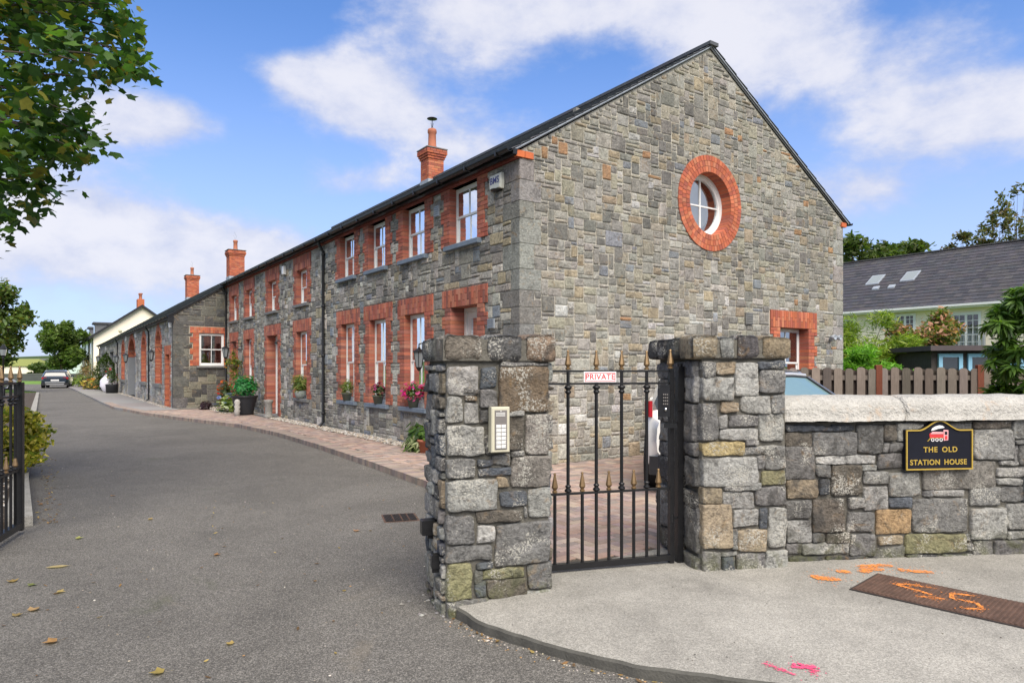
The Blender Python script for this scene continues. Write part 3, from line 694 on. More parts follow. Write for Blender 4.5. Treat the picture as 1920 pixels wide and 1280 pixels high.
# gravel along the foot of the walls
def pebbles(name, spots, parent=None, r=(.014, .032), pal=None):
    V = []; Fc = []; T = []
    ph = [(0, 0, 1)] + [(math.cos(a), math.sin(a), .15) for a in (0, 1.26, 2.51, 3.77, 5.03)] + [(0, 0, -.6)]
    pf = [(0, 1 + i, 1 + (i + 1) % 5) for i in range(5)] + [(6, 1 + (i + 1) % 5, 1 + i) for i in range(5)]
    m_ = MB()
    for (x, y, z) in spots:
        a = rg.uniform(0, 6.28); rr = rg.uniform(*r); e = rg.uniform(.6, 1.3); hh = rg.uniform(.45, .8)
        vs = [(x + rr * (p[0] * math.cos(a) * e - p[1] * math.sin(a)) * rg.uniform(.85, 1.1), y + rr * (p[0] * math.sin(a) * e + p[1] * math.cos(a)), z + p[2] * rr * hh) for p in ph]
        m_.add(vs, pf, jit(rg.choice(pal), .2), 0, False)
    return m_.build(name, M_TINT, parent, kind='stuff')
GP = [(.42, .38, .32), (.32, .29, .25), (.5, .46, .40), (.24, .2, .17), (.45, .36, .27), (.55, .53, .5)]
sp = []
for i in range(5200):
    s = rg.uniform(.1, 20.3); w = gravel_w(s) * rg.uniform(.8, 1.15)
    if 12.9 < s < 14.7: continue
    sp.append((-rg.uniform(.02, w), s, .1 + rg.uniform(-.004, .012)))
for i in range(700):
    sp.append((-rg.uniform(1.96, 2.25), rg.uniform(20.6, 44), .1))
gb = MB(); gb.prism([(-.36, 0), (-.02, 0), (-.02, 20.3), (-1.1, 20.3), (-1.0, 16.3), (-.4, 15.8)], .05, .093, (.2, .17, .14)); 
gr = gb.build('gravel_bed', M_TINT, None, kind='structure'); gr.location = (HX, HY, 0); gr.rotation_euler = (0, 0, HA)
pebbles('gravel', sp, gr, pal=GP)

# left border: concrete kerb, soil, gravel
lk = MB(); lk.prism([(-6.42, -.12), (-6.19, -.12), (-6.27, 3), (-6.30, 8), (-6.3, 46), (-6.45, 46), (-6.5, 8)], -.03, .10, None)
o = lk.build('border_kerb', M_CONC, None, kind='structure'); o.location = (HX, HY, 0); o.rotation_euler = (0, 0, HA)
sb = MB(); sb.prism([(-12, -.6), (-6.41, -.14), (-6.46, 46), (-12, 46)], -.02, .07, None)
o = sb.build('border_bed', M_SOIL, None, kind='structure'); o.location = (HX, HY, 0); o.rotation_euler = (0, 0, HA)
pebbles('border_gravel', [W(-rg.uniform(6.45, 7.3), rg.uniform(-.3, 6), .075) for _ in range(900)], pal=GP)

# ================================================================== STONE HOUSE
house = empty('stone_house', (HX, HY, 0), HA, label='long two storey grey stone house with a gable wall and round brick window', cat='house')
HZ = 5.0; RT, RZ = 4.46, 7.82; TW = 9.11
FAC = lambda x, y, n: (-n, x, y)
GAB = lambda x, y, n: (x, -n, y)
def circ(cx, cy, r, n=64, a0=0): return [(cx + r * math.cos(a0 + 2 * PI * i / n), cy + r * math.sin(a0 + 2 * PI * i / n)) for i in range(n)]

# openings: x0, x1, z0, z1, lintel height, sill kind, recess
UP_A = [(1.23, 2.18, 3.82, 4.87, 0), (3.17, 4.13, 3.82, 4.87, 0), (5.01, 5.93, 3.82, 4.87, 0), (6.79, 7.73, 3.82, 4.87, 0)]
LO_A = [(3.17, 4.06, .84, 2.70, .33), (4.98, 5.88, .84, 2.70, .33), (6.78, 7.65, .84, 2.70, .33)]
UP_B = [(10.31, 11.24, 3.46, 4.45, .40), (13.37, 14.31, 3.46, 4.45, .40), (16.39, 17.29, 3.46, 4.45, .40), (18.72, 19.66, 3.46, 4.45, .40)]
LO_B = [(10.31, 11.28, .77, 2.68, .34), (16.44, 17.30, .77, 2.68, .34)]
DOORS = [(1.23, 2.14, .10, 2.71, .32), (13.19, 14.44, .12, 2.69, .34), (18.78, 19.60, .12, 2.68, .34)]
ALLF = UP_A + LO_A + UP_B + LO_B + DOORS
def tooth(k, wide=.33, nar=.22): return nar if (k // 3) % 2 else wide
def in_surround(x, y, ops):
    for (a, b, z0, z1, lh) in ops:
        if y < z0 - .085 or y > z1 + lh: continue
        if y > z1 and a - .33 < x < b + .33: return True
        if z0 - .085 < y < z0 + .0 and a - .12 < x < b + .12: return True
        w = tooth(int((y - z0) / .075))
        if y >= z0 and a - w < x < b + w: return True
    return False
# wall bodies
def rect(a, b, c, d): return [(a, c), (b, c), (b, d), (a, d)]
mb = MB(); flat_poly(mb, rect(0, 20.52, -.05, HZ), [rect(a, b, z0, z1 if lh else 4.87) for a, b, z0, z1, lh in ALLF], lambda x, y: (0, x, y))
mb.build('front_wall', M_MORTAR_F, house)
GW = (6.68, 7.71, 1.0, 2.48, .36)
CW = (4.463, 4.78)
gable_poly = [(0, -.05), (TW, -.05), (TW, HZ), (RT, RZ - .07), (0, HZ)]
mb = MB(); flat_poly(mb, gable_poly, [circ(CW[0], CW[1], .62), rect(*GW[:4])], lambda x, y: (x, 0, y))
mb.build('gable_wall', M_MORTAR, house)
mb = MB(); mb.add([(TW, 0, -.05), (TW, 62, -.05), (TW, 62, HZ), (TW, 0, HZ)], [(0, 1, 2, 3)]); mb.build('rear_wall', M_MORTAR, house)
mb = MB()
mb.box(.55, .5, .08, 8.6, 20, .1); mb.box(.42, .4, 2.85, 8.7, 20, 2.95); mb.box(.42, .4, 4.96, 8.7, 20, 4.99)
mb.box(3.2, .45, .1, 3.3, 20, 4.95)
for s in (2.7, 6.4, 9.2, 12.3, 15.2, 18.1): mb.box(.42, s, .1, 3.2, s + .08, 4.95)
mb.box(3.3, 2.6, .1, 8.7, 2.7, 7.2)
mb.build('inner_walls', M_ROOMW, house)
# stones of the gable
rg = random.Random(21)
def gable_free(x, y):
    if y > HZ - .02:
        if x < RT and y > HZ + (x) * (RZ - HZ - .1) / RT - .03: return False
        if x >= RT and y > HZ + (TW - x) * (RZ - HZ - .1) / (TW - RT) - .03: return False
    if math.hypot(x - CW[0], y - CW[1]) < .86: return False
    if in_surround(x, y, [GW]): return False
    return True
GQ = []; z = .066; kq = 0
rq = random.Random(4)
while z < 4.80:
    h = min(rq.choice([.264, .33, .396, .33, .396]), 4.87 - z); GQ.append((z, z + h, kq % 2)); z += h; kq += 1
def quoin_w(y, side):
    for a, b, q in GQ:
        if a <= y < b:
            if side == 'g': return .408 if q else .272
            return .234 if q else .468
    return 0
def tan_prob(x, y):
    p = noise.noise(Vector((x * .5, y * .5, 7)))
    return p
def gab_col(x, y):
    r = rg.random(); b = noise.noise(Vector((x * .35, y * .45, 2)))
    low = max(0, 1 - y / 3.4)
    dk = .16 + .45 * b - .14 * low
    if r < .014: c = (.29, .17, .09)
    elif r < .10 + .08 * b: c = (.26, .215, .15)
    elif r < .30: c = (.26, .24, .185)
    elif r < .32 + .09 * low: c = (.36, .35, .325)
    elif r < .32 + .09 * low + max(.04, dk): c = (.158, .152, .135)
    elif r < .84: c = (.235, .225, .195)
    elif r < .87: c = (.18, .19, .20)
    else: c = (.29, .275, .24)
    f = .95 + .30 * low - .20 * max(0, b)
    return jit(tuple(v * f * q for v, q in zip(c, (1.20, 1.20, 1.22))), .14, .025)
rects = rubble(0, 0, 9.12, 7.8, .068, .066, lambda x, y: y > .02 and quoin_w(y, 'g') <= x and x <= TW - (quoin_w(y, 'g') if y < 4.85 else 0) and gable_free(x, y), rg, 1.25)
pieces = []
for (a, b, c, d) in rects:
    xm, ym = (a + c) / 2, (b + d) / 2; g_ = .0072
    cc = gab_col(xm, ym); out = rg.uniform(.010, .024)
    pr = min(1.0, ((c - a) * (d - b)) / .02)
    key = dist_h(xm, 0, ym) - 3.0 * pr + (30 if ym < 1.2 and xm > 2.4 else 0)
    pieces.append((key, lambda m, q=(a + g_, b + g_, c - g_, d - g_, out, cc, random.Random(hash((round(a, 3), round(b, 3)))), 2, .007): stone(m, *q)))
for (z0, z1, q) in GQ:      # far corner quoins
    w = .40 if q else .26
    pieces.append((20, lambda m, w=w, z0=z0, z1=z1: stone(m, TW - w, z0 + .005, TW, z1 - .005, .022, jit((.29, .28, .255), .08), rg, 2, .004)))
emit(pieces, 'stone', M_STONE, house, None, 170, 'gable_stones', GAB)
# front stones
def fac_col(x, y):
    r = rg.random(); b = noise.noise(Vector((x * .35, y * .5, 12)))
    if r < .10: c = (.25, .215, .15)
    elif r < .15: c = (.15, .165, .185)
    elif r < .30: c = (.115, .112, .105)
    elif r < .50 + .1 * b: c = (.27, .26, .235)
    elif r < .58: c = (.33, .32, .29)
    else: c = (.20, .192, .17)
    return jit(tuple(v * q for v, q in zip(c, (1.55, 1.53, 1.50))), .15, .03)
rects = rubble(0, 0, 20.52, 4.87, .078, .066, lambda x, y: y > .02 and quoin_w(y, 'f') <= x and not in_surround(x, y, ALLF), rg, 1.15)
pieces = []
for (a, b, c, d) in rects:
    xm, ym = (a + c) / 2, (b + d) / 2; cc = fac_col(xm, ym); out = rg.uniform(.010, .026)
    if d > 4.86: d = 4.865
    key = dist_h(0, xm, ym) - 2.2 * min(1, (c - a) * (d - b) / .02)
    if ym < 1.2 and xm < 3: key += 20
    K = 2 if xm < 12 else 1
    pieces.append((key, lambda m, q=(a + .0065, b + .0065, c - .0065, d - .0065, out, cc, random.Random(hash((round(a, 3), round(b, 3), 1))), K, .008): stone(m, *q)))
emit(pieces, 'stone', M_STONE_F, house, None, 100, 'front_stones', FAC)
# dressed corner quoins, one block showing on both faces
for (z0, z1, q) in GQ:
    a, b = (.407, .233) if q else (.271, .467); g_ = .006; p_ = .014; c = jit((.24, .235, .22), .14)
    m_ = MB()
    x0, y0, x1, y1 = -p_, -p_, a - g_, b - g_
    e = .008
    prof = [(x1, y0), (x0 + e, y0), (x0, y0 + e), (x0, y1), (x1, y1)]
    m_.prism(prof, z0 + g_, z1 - g_, c); m_.build('quoin', M_STONE, house)
# ---- brick surrounds
BCOL = [(.42, .12, .06), (.38, .105, .055), (.46, .145, .075), (.35, .10, .06), (.43, .16, .09), (.30, .09, .06)]
BCOLF = [(.40, .125, .08), (.34, .105, .07), (.44, .155, .095), (.30, .10, .07), (.44, .18, .12), (.25, .10, .08), (.37, .14, .10)]
bricks = []; bmort = {}
def surround(frame, key, op, recess, cols, dist, sides=(1, 1), tag_=''):
    a, b, z0, z1, lh = op
    mm = bmort.setdefault(key, MB(frame))
    def br(x0, y0, n0, x1, y1, n1):
        c = jit(rg.choice(cols), .13, .05)
        bricks.append((dist((x0 + x1) / 2, (y0 + y1) / 2), frame, (x0, y0, n0, x1, y1, n1, .003, c)))
    nc = int(math.ceil((z1 - z0) / .075 - .2)); ch = (z1 - z0) / nc
    for k_ in range(nc):
        y0, y1 = z0 + k_ * ch + .004, z0 + (k_ + 1) * ch - .004
        w = tooth(k_)
        for sd_ in (0, 1):
            if not sides[sd_]: continue
            pr = .030 + rg.uniform(-.002, .002)
            segs = [(.004, w - .002)] if w < .25 else ([(.004, .102), (.112, .326)] if k_ % 2 else [(.004, .216), (.226, .326)])
            if w < .25 and k_ % 2: segs = [(.004, .104), (.113, .218)]
            for i, (p, q) in enumerate(segs):
                nn = -recess - .03 if i == 0 else 0
                p_ = 0.0 if i == 0 else p
                if sd_ == 0: br(a - q, y0, nn, a - p_, y1, pr)
                else: br(b + p_, y0, nn, b + q, y1, pr)
    w = .325
    if sides[0]: mm.box(a - .215, z0, -recess - .02, a - .004, z1, .021); 
    if sides[1]: mm.box(b + .004, z0, -recess - .02, b + .215, z1, .021)
    if lh:
        n = int(round((b - a + .65) / .076)); st = (b - a + .65) / n
        for i in range(n):
            x0 = a - .325 + i * st + .004; x1 = x0 + st - .008; pr = .030 + rg.uniform(-.002, .002)
            if i % 2: cut = z1 + min(.215, lh - .10)
            else: cut = z1 + max(lh - .217, .1)
            br(x0, z1 + .003, -recess - .03 if a - .02 < (x0 + x1) / 2 < b + .02 else 0, x1, cut - .004, pr); br(x0, cut + .004, 0, x1, z1 + lh - .003, pr)
        mm.box(a - .32, z1 + .006, -recess - .02, b + .32, z1 + lh - .006, .021)
df = lambda x, y: dist_h(0, x, y); dg = lambda x, y: dist_h(x, 0, y)
for op in UP_A + LO_A + UP_B + LO_B: surround(FAC, 'f', op, .11, BCOLF, df)
for op in DOORS: surround(FAC, 'f', op, .26, BCOLF, df)
surround(GAB, 'g', GW, .2, BCOL, dg)
# round window: three rings of headers and a deep reveal
ringb = []
for k_, (r0, r1) in enumerate([(.600, .702), (.710, .806), (.814, .912)]):
    n = int(2 * PI * (r0 + r1) / 2 / .078)
    for i in range(n):
        a0 = 2 * PI * (i + .06 + .5 * (k_ % 2)) / n; a1 = 2 * PI * (i + .94 + .5 * (k_ % 2)) / n
        c = jit(rg.choice(BCOL), .12, .05); nn = -.24 if k_ == 0 else 0; pr = .034 + rg.uniform(-.002, .002)
        vs = []
        for nz in (nn, pr):
            for (r_, aa) in ((r0, a0), (r1, a0), (r1, a1), (r0, a1)): vs.append((CW[0] + r_ * math.cos(aa), CW[1] + r_ * math.sin(aa), nz))
        ringb.append((0, vs, c))
BF = [(0, 1, 2, 3), (4, 5, 6, 7), (0, 1, 5, 4), (1, 2, 6, 5), (2, 3, 7, 6), (3, 0, 4, 7)]
mm = bmort['g']
n = 64
for i in range(n):
    a0, a1 = 2 * PI * i / n, 2 * PI * (i + 1) / n
    vs = [(CW[0] + r_ * math.cos(aa), CW[1] + r_ * math.sin(aa), nz) for nz in (-.23, .024) for (r_, aa) in ((.604, a0), (.908, a0), (.908, a1), (.604, a1))]
    mm.add(vs, [(4, 5, 6, 7), (0, 4, 7, 3), (1, 5, 6, 2)])
pieces = [(f_d, (lambda m, fr=fr, ar=ar: (setattr(m, 'frame', fr), m.bbox(*ar)))) for (f_d, fr, ar) in bricks]
pieces += [(0, (lambda m, vs=vs, c=c: (setattr(m, 'frame', GAB), m.add(vs, BF, c)))) for (_, vs, c) in ringb]
emit(pieces, 'brick', M_BRICK, house, None, 300, 'brick_surrounds')
bmort['f'].build('front_brick_joints', M_BMORTAR, house, kind='stuff'); bmort['g'].build('gable_brick_joints', M_BMORTAR, house, kind='stuff')
# moulded brick course under the eave
m_ = MB(); 
for row, (z0, z1, pr) in enumerate([(4.872, 4.925, .07), (4.930, 4.985, .10)]):
    s = -.02 + .11 * row
    while s < 20.5:
        m_.bbox(s + .003, z0, -.02, min(s + .222, 20.52) - .003, z1, pr, .004, jit(rg.choice([(.20, .055, .045), (.17, .048, .042), (.23, .065, .05)]), .1)); s += .225
m_.v = [FAC(*p) for p in m_.v]; m_.build('eaves_brick_course', M_BRICK, house)
m_ = MB(); 
for i in range(2): m_.box(-.10 + i * .17, -.045, 4.885, .06 + i * .17 , .02, 4.985, jit((.52, .13, .05), .1))
m_.box(TW - .1, -.045, 4.87, TW + .09, .02, 4.97, (.48, .12, .05)); m_.build('brick_kneeler', M_BRICK, house)

# ---- windows
def bar(m, x0, y0, n0, x1, y1, n1): m.box(x0, y0, n0, x1, y1, n1)
def sash(parent, frame, a, b, z0, z1, rec, sill='paint', curtain=0.0, cols=2, rows=1, sill_over=.12, pane_backing=0.0, frame_w=.042):
    m = MB(frame); fw = frame_w; n0, n1 = -rec - .10, -rec
    m.box(a, z0, n0, a + fw, z1, n1); m.box(b - fw, z0, n0, b, z1, n1); m.box(a + fw, z1 - fw, n0, b - fw, z1, n1); m.box(a + fw, z0, n0, b - fw, z0 + fw * 1.3, n1)
    mid = (z0 + z1) / 2; x0, x1 = a + fw, b - fw; y0, y1 = z0 + fw * 1.3, z1 - fw
    # stiles and rails of the two sashes, the upper one further out
    sw = .035
    for (p, q, nn) in ((mid - .018, y1, -rec - .006), (y0, mid + .018, -rec - .030)):
        m.box(x0, p, nn - .035, x0 + sw, q, nn); m.box(x1 - sw, p, nn - .035, x1, q, nn)
        m.box(x0 + sw, q - .036, nn - .035, x1 - sw, q, nn); m.box(x0 + sw, p, nn - .035, x1 - sw, p + .036, nn)
    w = m.build('window', M_WHITE, parent)
    for (p, q, nn) in ((mid + .018, y1 - .036, -rec + .008), (y0 + .036, mid - .018, -rec - .016)):
        gw = (x1 - x0 - 2 * sw) / cols
        for c in range(cols):
            g = MB(frame); g.box(x0 + sw + c * gw + .001, p, nn - .022, x0 + sw + (c + 1) * gw - .001, q, nn - .016); g.build('pane', M_GLASS, w)
        for c in range(1, cols):
            g = MB(frame); xx = x0 + sw + c * gw; g.box(xx - .010, p, nn - .034, xx + .010, q, nn - .003); g.build('glazing_bar', M_WHITE, w)
    if sill:
        g = MB(frame); sm = M_SILL if sill == 'paint' else M_SILLC
        g.bbox(a - sill_over, z0 - .085, -rec - .02, b + sill_over, z0 - .002, .10, .006); g.build('sill', sm, w)
    if curtain:
        for sd_ in (0, 1):
            g = MB(frame); nW = 14; wd = (b - a) * curtain
            vs = []; 
            for i in range(nW + 1):
                xx = (a + fw + wd * i / nW) if sd_ else (b - fw - wd * i / nW)
                for zz in (z0 + .08, z1 - .08): vs.append((xx, zz, -rec - .22 + .025 * math.sin(i * 1.9)))
            g.add(vs, [(2 * i, 2 * i + 2, 2 * i + 3, 2 * i + 1) for i in range(nW)], None, 0, True); g.build('curtain', M_CURTAIN, w)
    if pane_backing:  # drawn blind of an ordinary sash
        g = MB(frame); g.box(a + fw, z1 - (z1 - z0) * pane_backing, -rec - .20, b - fw, z1 - .05, -rec - .19); g.build('pane_backing', M_CURTAIN, w)
    return w
for op in UP_A: sash(house, FAC, op[0], op[1], op[2], op[3] - .01, .11, 'paint', .16)
for op in LO_A: sash(house, FAC, op[0], op[1], op[2], op[3], .11, 'paint', .28, sill_over=.14)
for op in UP_B: sash(house, FAC, op[0], op[1], op[2], op[3], .11, 'c', .2, 1, sill_over=.2)
for op in LO_B: sash(house, FAC, op[0], op[1], op[2], op[3], .11, 'c', .35, 1, sill_over=.2)
sash(house, GAB, GW[0], GW[1], GW[2], GW[3], .2, 'c', .25)
# heads of the upper windows run to the brick course: timber soffit
# doors
def door(parent, frame, a, b, z0, z1, rec, glazed=True, colour=None, name='door'):
    m = MB(frame); n0, n1 = -rec - .1, -rec; fw = .07
    m.box(a, z0, n0, a + fw, z1, n1); m.box(b - fw, z0, n0, b, z1, n1); m.box(a + fw, z1 - fw, n0, b - fw, z1, n1)
    leaf_n = n1 - .03; x0, x1 = a + fw + .004, b - fw - .004; y1 = z1 - fw - .004; st = .11
    if glazed:
        g0 = z0 + 1.3
        m.box(x0, z0 + .01, leaf_n - .05, x1, g0, leaf_n); m.box(x0, g0, leaf_n - .05, x0 + st, y1, leaf_n); m.box(x1 - st, g0, leaf_n - .05, x1, y1, leaf_n); m.box(x0 + st, y1 - st, leaf_n - .05, x1 - st, y1, leaf_n)
    else:
        m.box(x0, z0 + .01, leaf_n - .05, x1, y1, leaf_n)
        for (p, q) in ((.12, .75), (.85, 1.35), (1.45, 2.2)):
            if z0 + q < y1: m.box(x0 + st, z0 + p, leaf_n, x1 - st, z0 + q, leaf_n + .008)
    d = m.build(name, colour or M_WHITE, parent)
    if glazed:
        g = MB(frame); g.box(x0 + st, g0, leaf_n - .03, x1 - st, y1 - st, leaf_n - .024); g.build('pane', M_GLASS, d)
    g = MB(frame); g.tube([(x0 + .05, z0 + 1.0, leaf_n), (x0 + .05, z0 + 1.0, leaf_n + .05), (x0 + .15, z0 + 1.0, leaf_n + .05)], .01, 6); g.build('handle', M_CHROME, d)
    return d
door(house, FAC, *DOORS[0][:4], .26); door(house, FAC, *DOORS[1][:4], .26, False); door(house, FAC, *DOORS[2][:4], .24, True)
m_ = MB(FAC); m_.bbox(13.0, .05, -.3, 14.62, .14, .38, .01); m_.build('door_step', M_SILLC, house)
# round window
m = MB(GAB); n = 48
def ring_box(m, r0, r1, n0, n1, n=48, c=CW):
    vs = []; fs = []
    for i in range(n):
        a = 2 * PI * i / n
        for (r_, z_) in ((r0, n0), (r1, n0), (r1, n1), (r0, n1)): vs.append((c[0] + r_ * math.cos(a), c[1] + r_ * math.sin(a), z_))
    for i in range(n):
        j = (i + 1) % n
        for q in range(4): fs.append((4 * i + q, 4 * j + q, 4 * j + (q + 1) % 4, 4 * i + (q + 1) % 4))
    m.add(vs, fs)
ring_box(m, .545, .604, -.30, -.19); ring_box(m, .50, .545, -.28, -.215)
rw = m.build('round_window', M_WHITE, house)
g = MB(GAB); g.box(CW[0] - .015, CW[1] - .5, -.265, CW[0] + .015, CW[1] + .5, -.232); g.build('glazing_bar', M_WHITE, rw)
g = MB(GAB); g.box(CW[0] - .5, CW[1] - .013, -.262, CW[0] - .016, CW[1] + .013, -.234); g.box(CW[0] + .016, CW[1] - .013, -.262, CW[0] + .5, CW[1] + .013, -.234); g.build('glazing_bar', M_WHITE, rw)
g = MB(GAB); g.add([(x, y, -.25) for x, y in circ(CW[0], CW[1], .505, 40)], [list(range(40))]); g.build('pane', M_GLASS, rw)
# cream disc added behind the round glass: sky reflection put into its colour
g = MB(GAB); bl = [(x, y) for x, y in circ(CW[0] - .17, CW[1], .50, 40)]; g.prism(bl, -.31, -.30); g.build('pane_backing', plain('cream_reflection', (.85, .82, .74), .7, var=.03), rw)
# ---- roof
def roof_slope(name, p0, p1, s0, s1, cols, dist=None, parent=None, tile=(.30, .21), th=.012, limit=0, stagger=.5, thick=.05):
    """slates laid in courses from eave p0=(t,z) to ridge p1"""
    dt, dz_ = p1[0] - p0[0], p1[1] - p0[1]; Ls = math.hypot(dt, dz_); ut, uz = dt / Ls, dz_ / Ls; nt, nz = -uz, ut
    if nz < 0: nt, nz = -nt, -nz
    n = int(Ls / tile[1]); pcs = []
    for r_ in range(n + 1):
        a = r_ * tile[1]; b = min(a + tile[1] * 1.02, Ls)
        if b - a < .03: continue
        s = s0 - (tile[0] * stagger if r_ % 2 else 0)
        while s < s1:
            x0, x1 = max(s, s0) + .002, min(s + tile[0], s1) - .002; s += tile[0]
            if x1 - x0 < .03: continue
            l0, l1 = .022 + rg.uniform(0, .004), .004
            vs = []
            for (aa, off) in ((a, l0 - th), (b, l1 - th * .5), (b, l1), (a, l0)):
                for xx in (x0, x1): vs.append((p0[0] + ut * aa + nt * off, xx, p0[1] + uz * aa + nz * off))
            c = jit(rg.choice(cols), .15)
            pcs.append(((dist((p0[0] + ut * a, x0, p0[1] + uz * a)) if dist else 0), lambda m, vs=vs, c=c: m.add(vs, [(0, 1, 7, 6), (6, 7, 5, 4), (0, 6, 4, 2), (1, 3, 5, 7)], c)))
    emit(pcs, name, M_SLATE, parent, None, limit, name + '_courses')
SC = [(.095, .10, .11), (.075, .08, .09), (.11, .112, .12), (.085, .088, .09)]
def roof_body(parent, e0, rid, e1, s0, s1, th=.05, name='roof_deck'):
    m = MB()
    prof = [e0, rid, e1, (e1[0] - .02, e1[1] - th), (rid[0], rid[1] - th * 1.2), (e0[0] + .02, e0[1] - th)]
    vs = [(t, s, z) for s in (s0, s1) for t, z in prof]; n = len(prof)
    m.add(vs, [list(range(n)), list(range(n, 2 * n))] + [(i, (i + 1) % n, n + (i + 1) % n, n + i) for i in range(n)], None)
    return m.build(name, plain('roof_deck', (.03, .031, .034), .8, var=.2), parent)
E0, RD, E1 = (-.17, 4.975), (RT, 7.81), (TW + .17, 4.975)
roof_body(house, E0, RD, E1, -.06, 20.5, .035)
roof_slope('slate', (E0[0] - .03, E0[1] - .015), RD, -.08, 20.52, SC, parent=house, limit=0)
roof_slope('rear_slate', (E1[0] + .03, E1[1] - .015), RD, -.08, 20.52, SC, parent=house, limit=0, tile=(.6, .4))
m_ = MB()
for i in range(46): m_.prism([(RT - .12, -.12 + i * .45 + .004), (RT + .12, -.12 + i * .45 + .004), (RT + .12, -.12 + (i + 1) * .45 - .004), (RT - .12, -.12 + (i + 1) * .45 - .004)], RD[1] - .03, RD[1] + .035, jit((.07, .072, .078), .1))
m_.build('ridge_tiles', M_SLATE, house)
# pale cement fillet along the verge
m_ = MB()
for (p, q) in ((E0, RD), (E1, RD)):
    m_.add([(p[0], -.063, p[1] - .03), (q[0], -.063, q[1] - .035), (q[0], -.063, q[1] - .012), (p[0], -.063, p[1] - .005), (p[0], -.02, p[1] - .05), (q[0], -.02, q[1] - .055)], [(0, 1, 2, 3), (0, 1, 5, 4)])
m_.build('verge_fillet', M_LEAD, house)
def gutter(parent, t, z, s0, s1, r=.062, out=True):
    m = MB(); n = 8; vs = []
    for s in (s0, s1):
        for i in range(n + 1):
            a = PI + PI * i / n; vs.append((t + r * math.cos(a), s, z + r * math.sin(a)))
        for i in range(n + 1):
            a = PI * 2 - PI * i / n; vs.append((t + (r - .006) * math.cos(a), s, z + (r - .006) * math.sin(a)))
    k_ = 2 * (n + 1); m.add(vs, [(i, (i + 1) % k_, k_ + (i + 1) % k_, k_ + i) for i in range(k_)] + [list(range(k_)), list(range(k_, 2 * k_))], None, 0, False)
    g = m.build('gutter', M_GUTTER, parent)
    m = MB(); s = s0 + .3
    while s < s1: m.box(t - r - .006, s, z - r - .008, t + r + .06, s + .03, z + .01); s += .95
    m.build('gutter_bracket', M_GUTTER, g, kind='stuff')
    return g
gutter(house, -.245, 4.985, -.08, 20.4); gutter(house, TW + .245, 4.985, -.08, 20.4)
m_ = MB(); m_.box(-.175, -.07, 4.90, -.10, 20.45, 4.985); m_.build('fascia', M_GUTTER, house)
def downpipe(parent, t, s, ztop, zbot, off=.06, neck=.17):
    m = MB(); m.tube([(t - neck, s, ztop + .02), (t - neck, s, ztop - .1), (t - off, s, ztop - .28), (t - off, s, zbot + .12), (t - off - .10, s, zbot + .02)], .038, 10)
    for zz in (ztop - .35, ztop - 1.7, ztop - 3.0, zbot + .35):
        if zz > zbot: m.lathe([(.038, -.03), (.048, -.025), (.048, .025), (.038, .03)], (t - off, s, zz), 10); m.box(t - off, s - .05, zz - .015, t, s + .05, zz + .015)
    return m.build('downpipe', M_GUTTER, parent)
downpipe(house, 0, 8.86, 4.95, .10); downpipe(house, 0, 20.36, 4.95, .10)
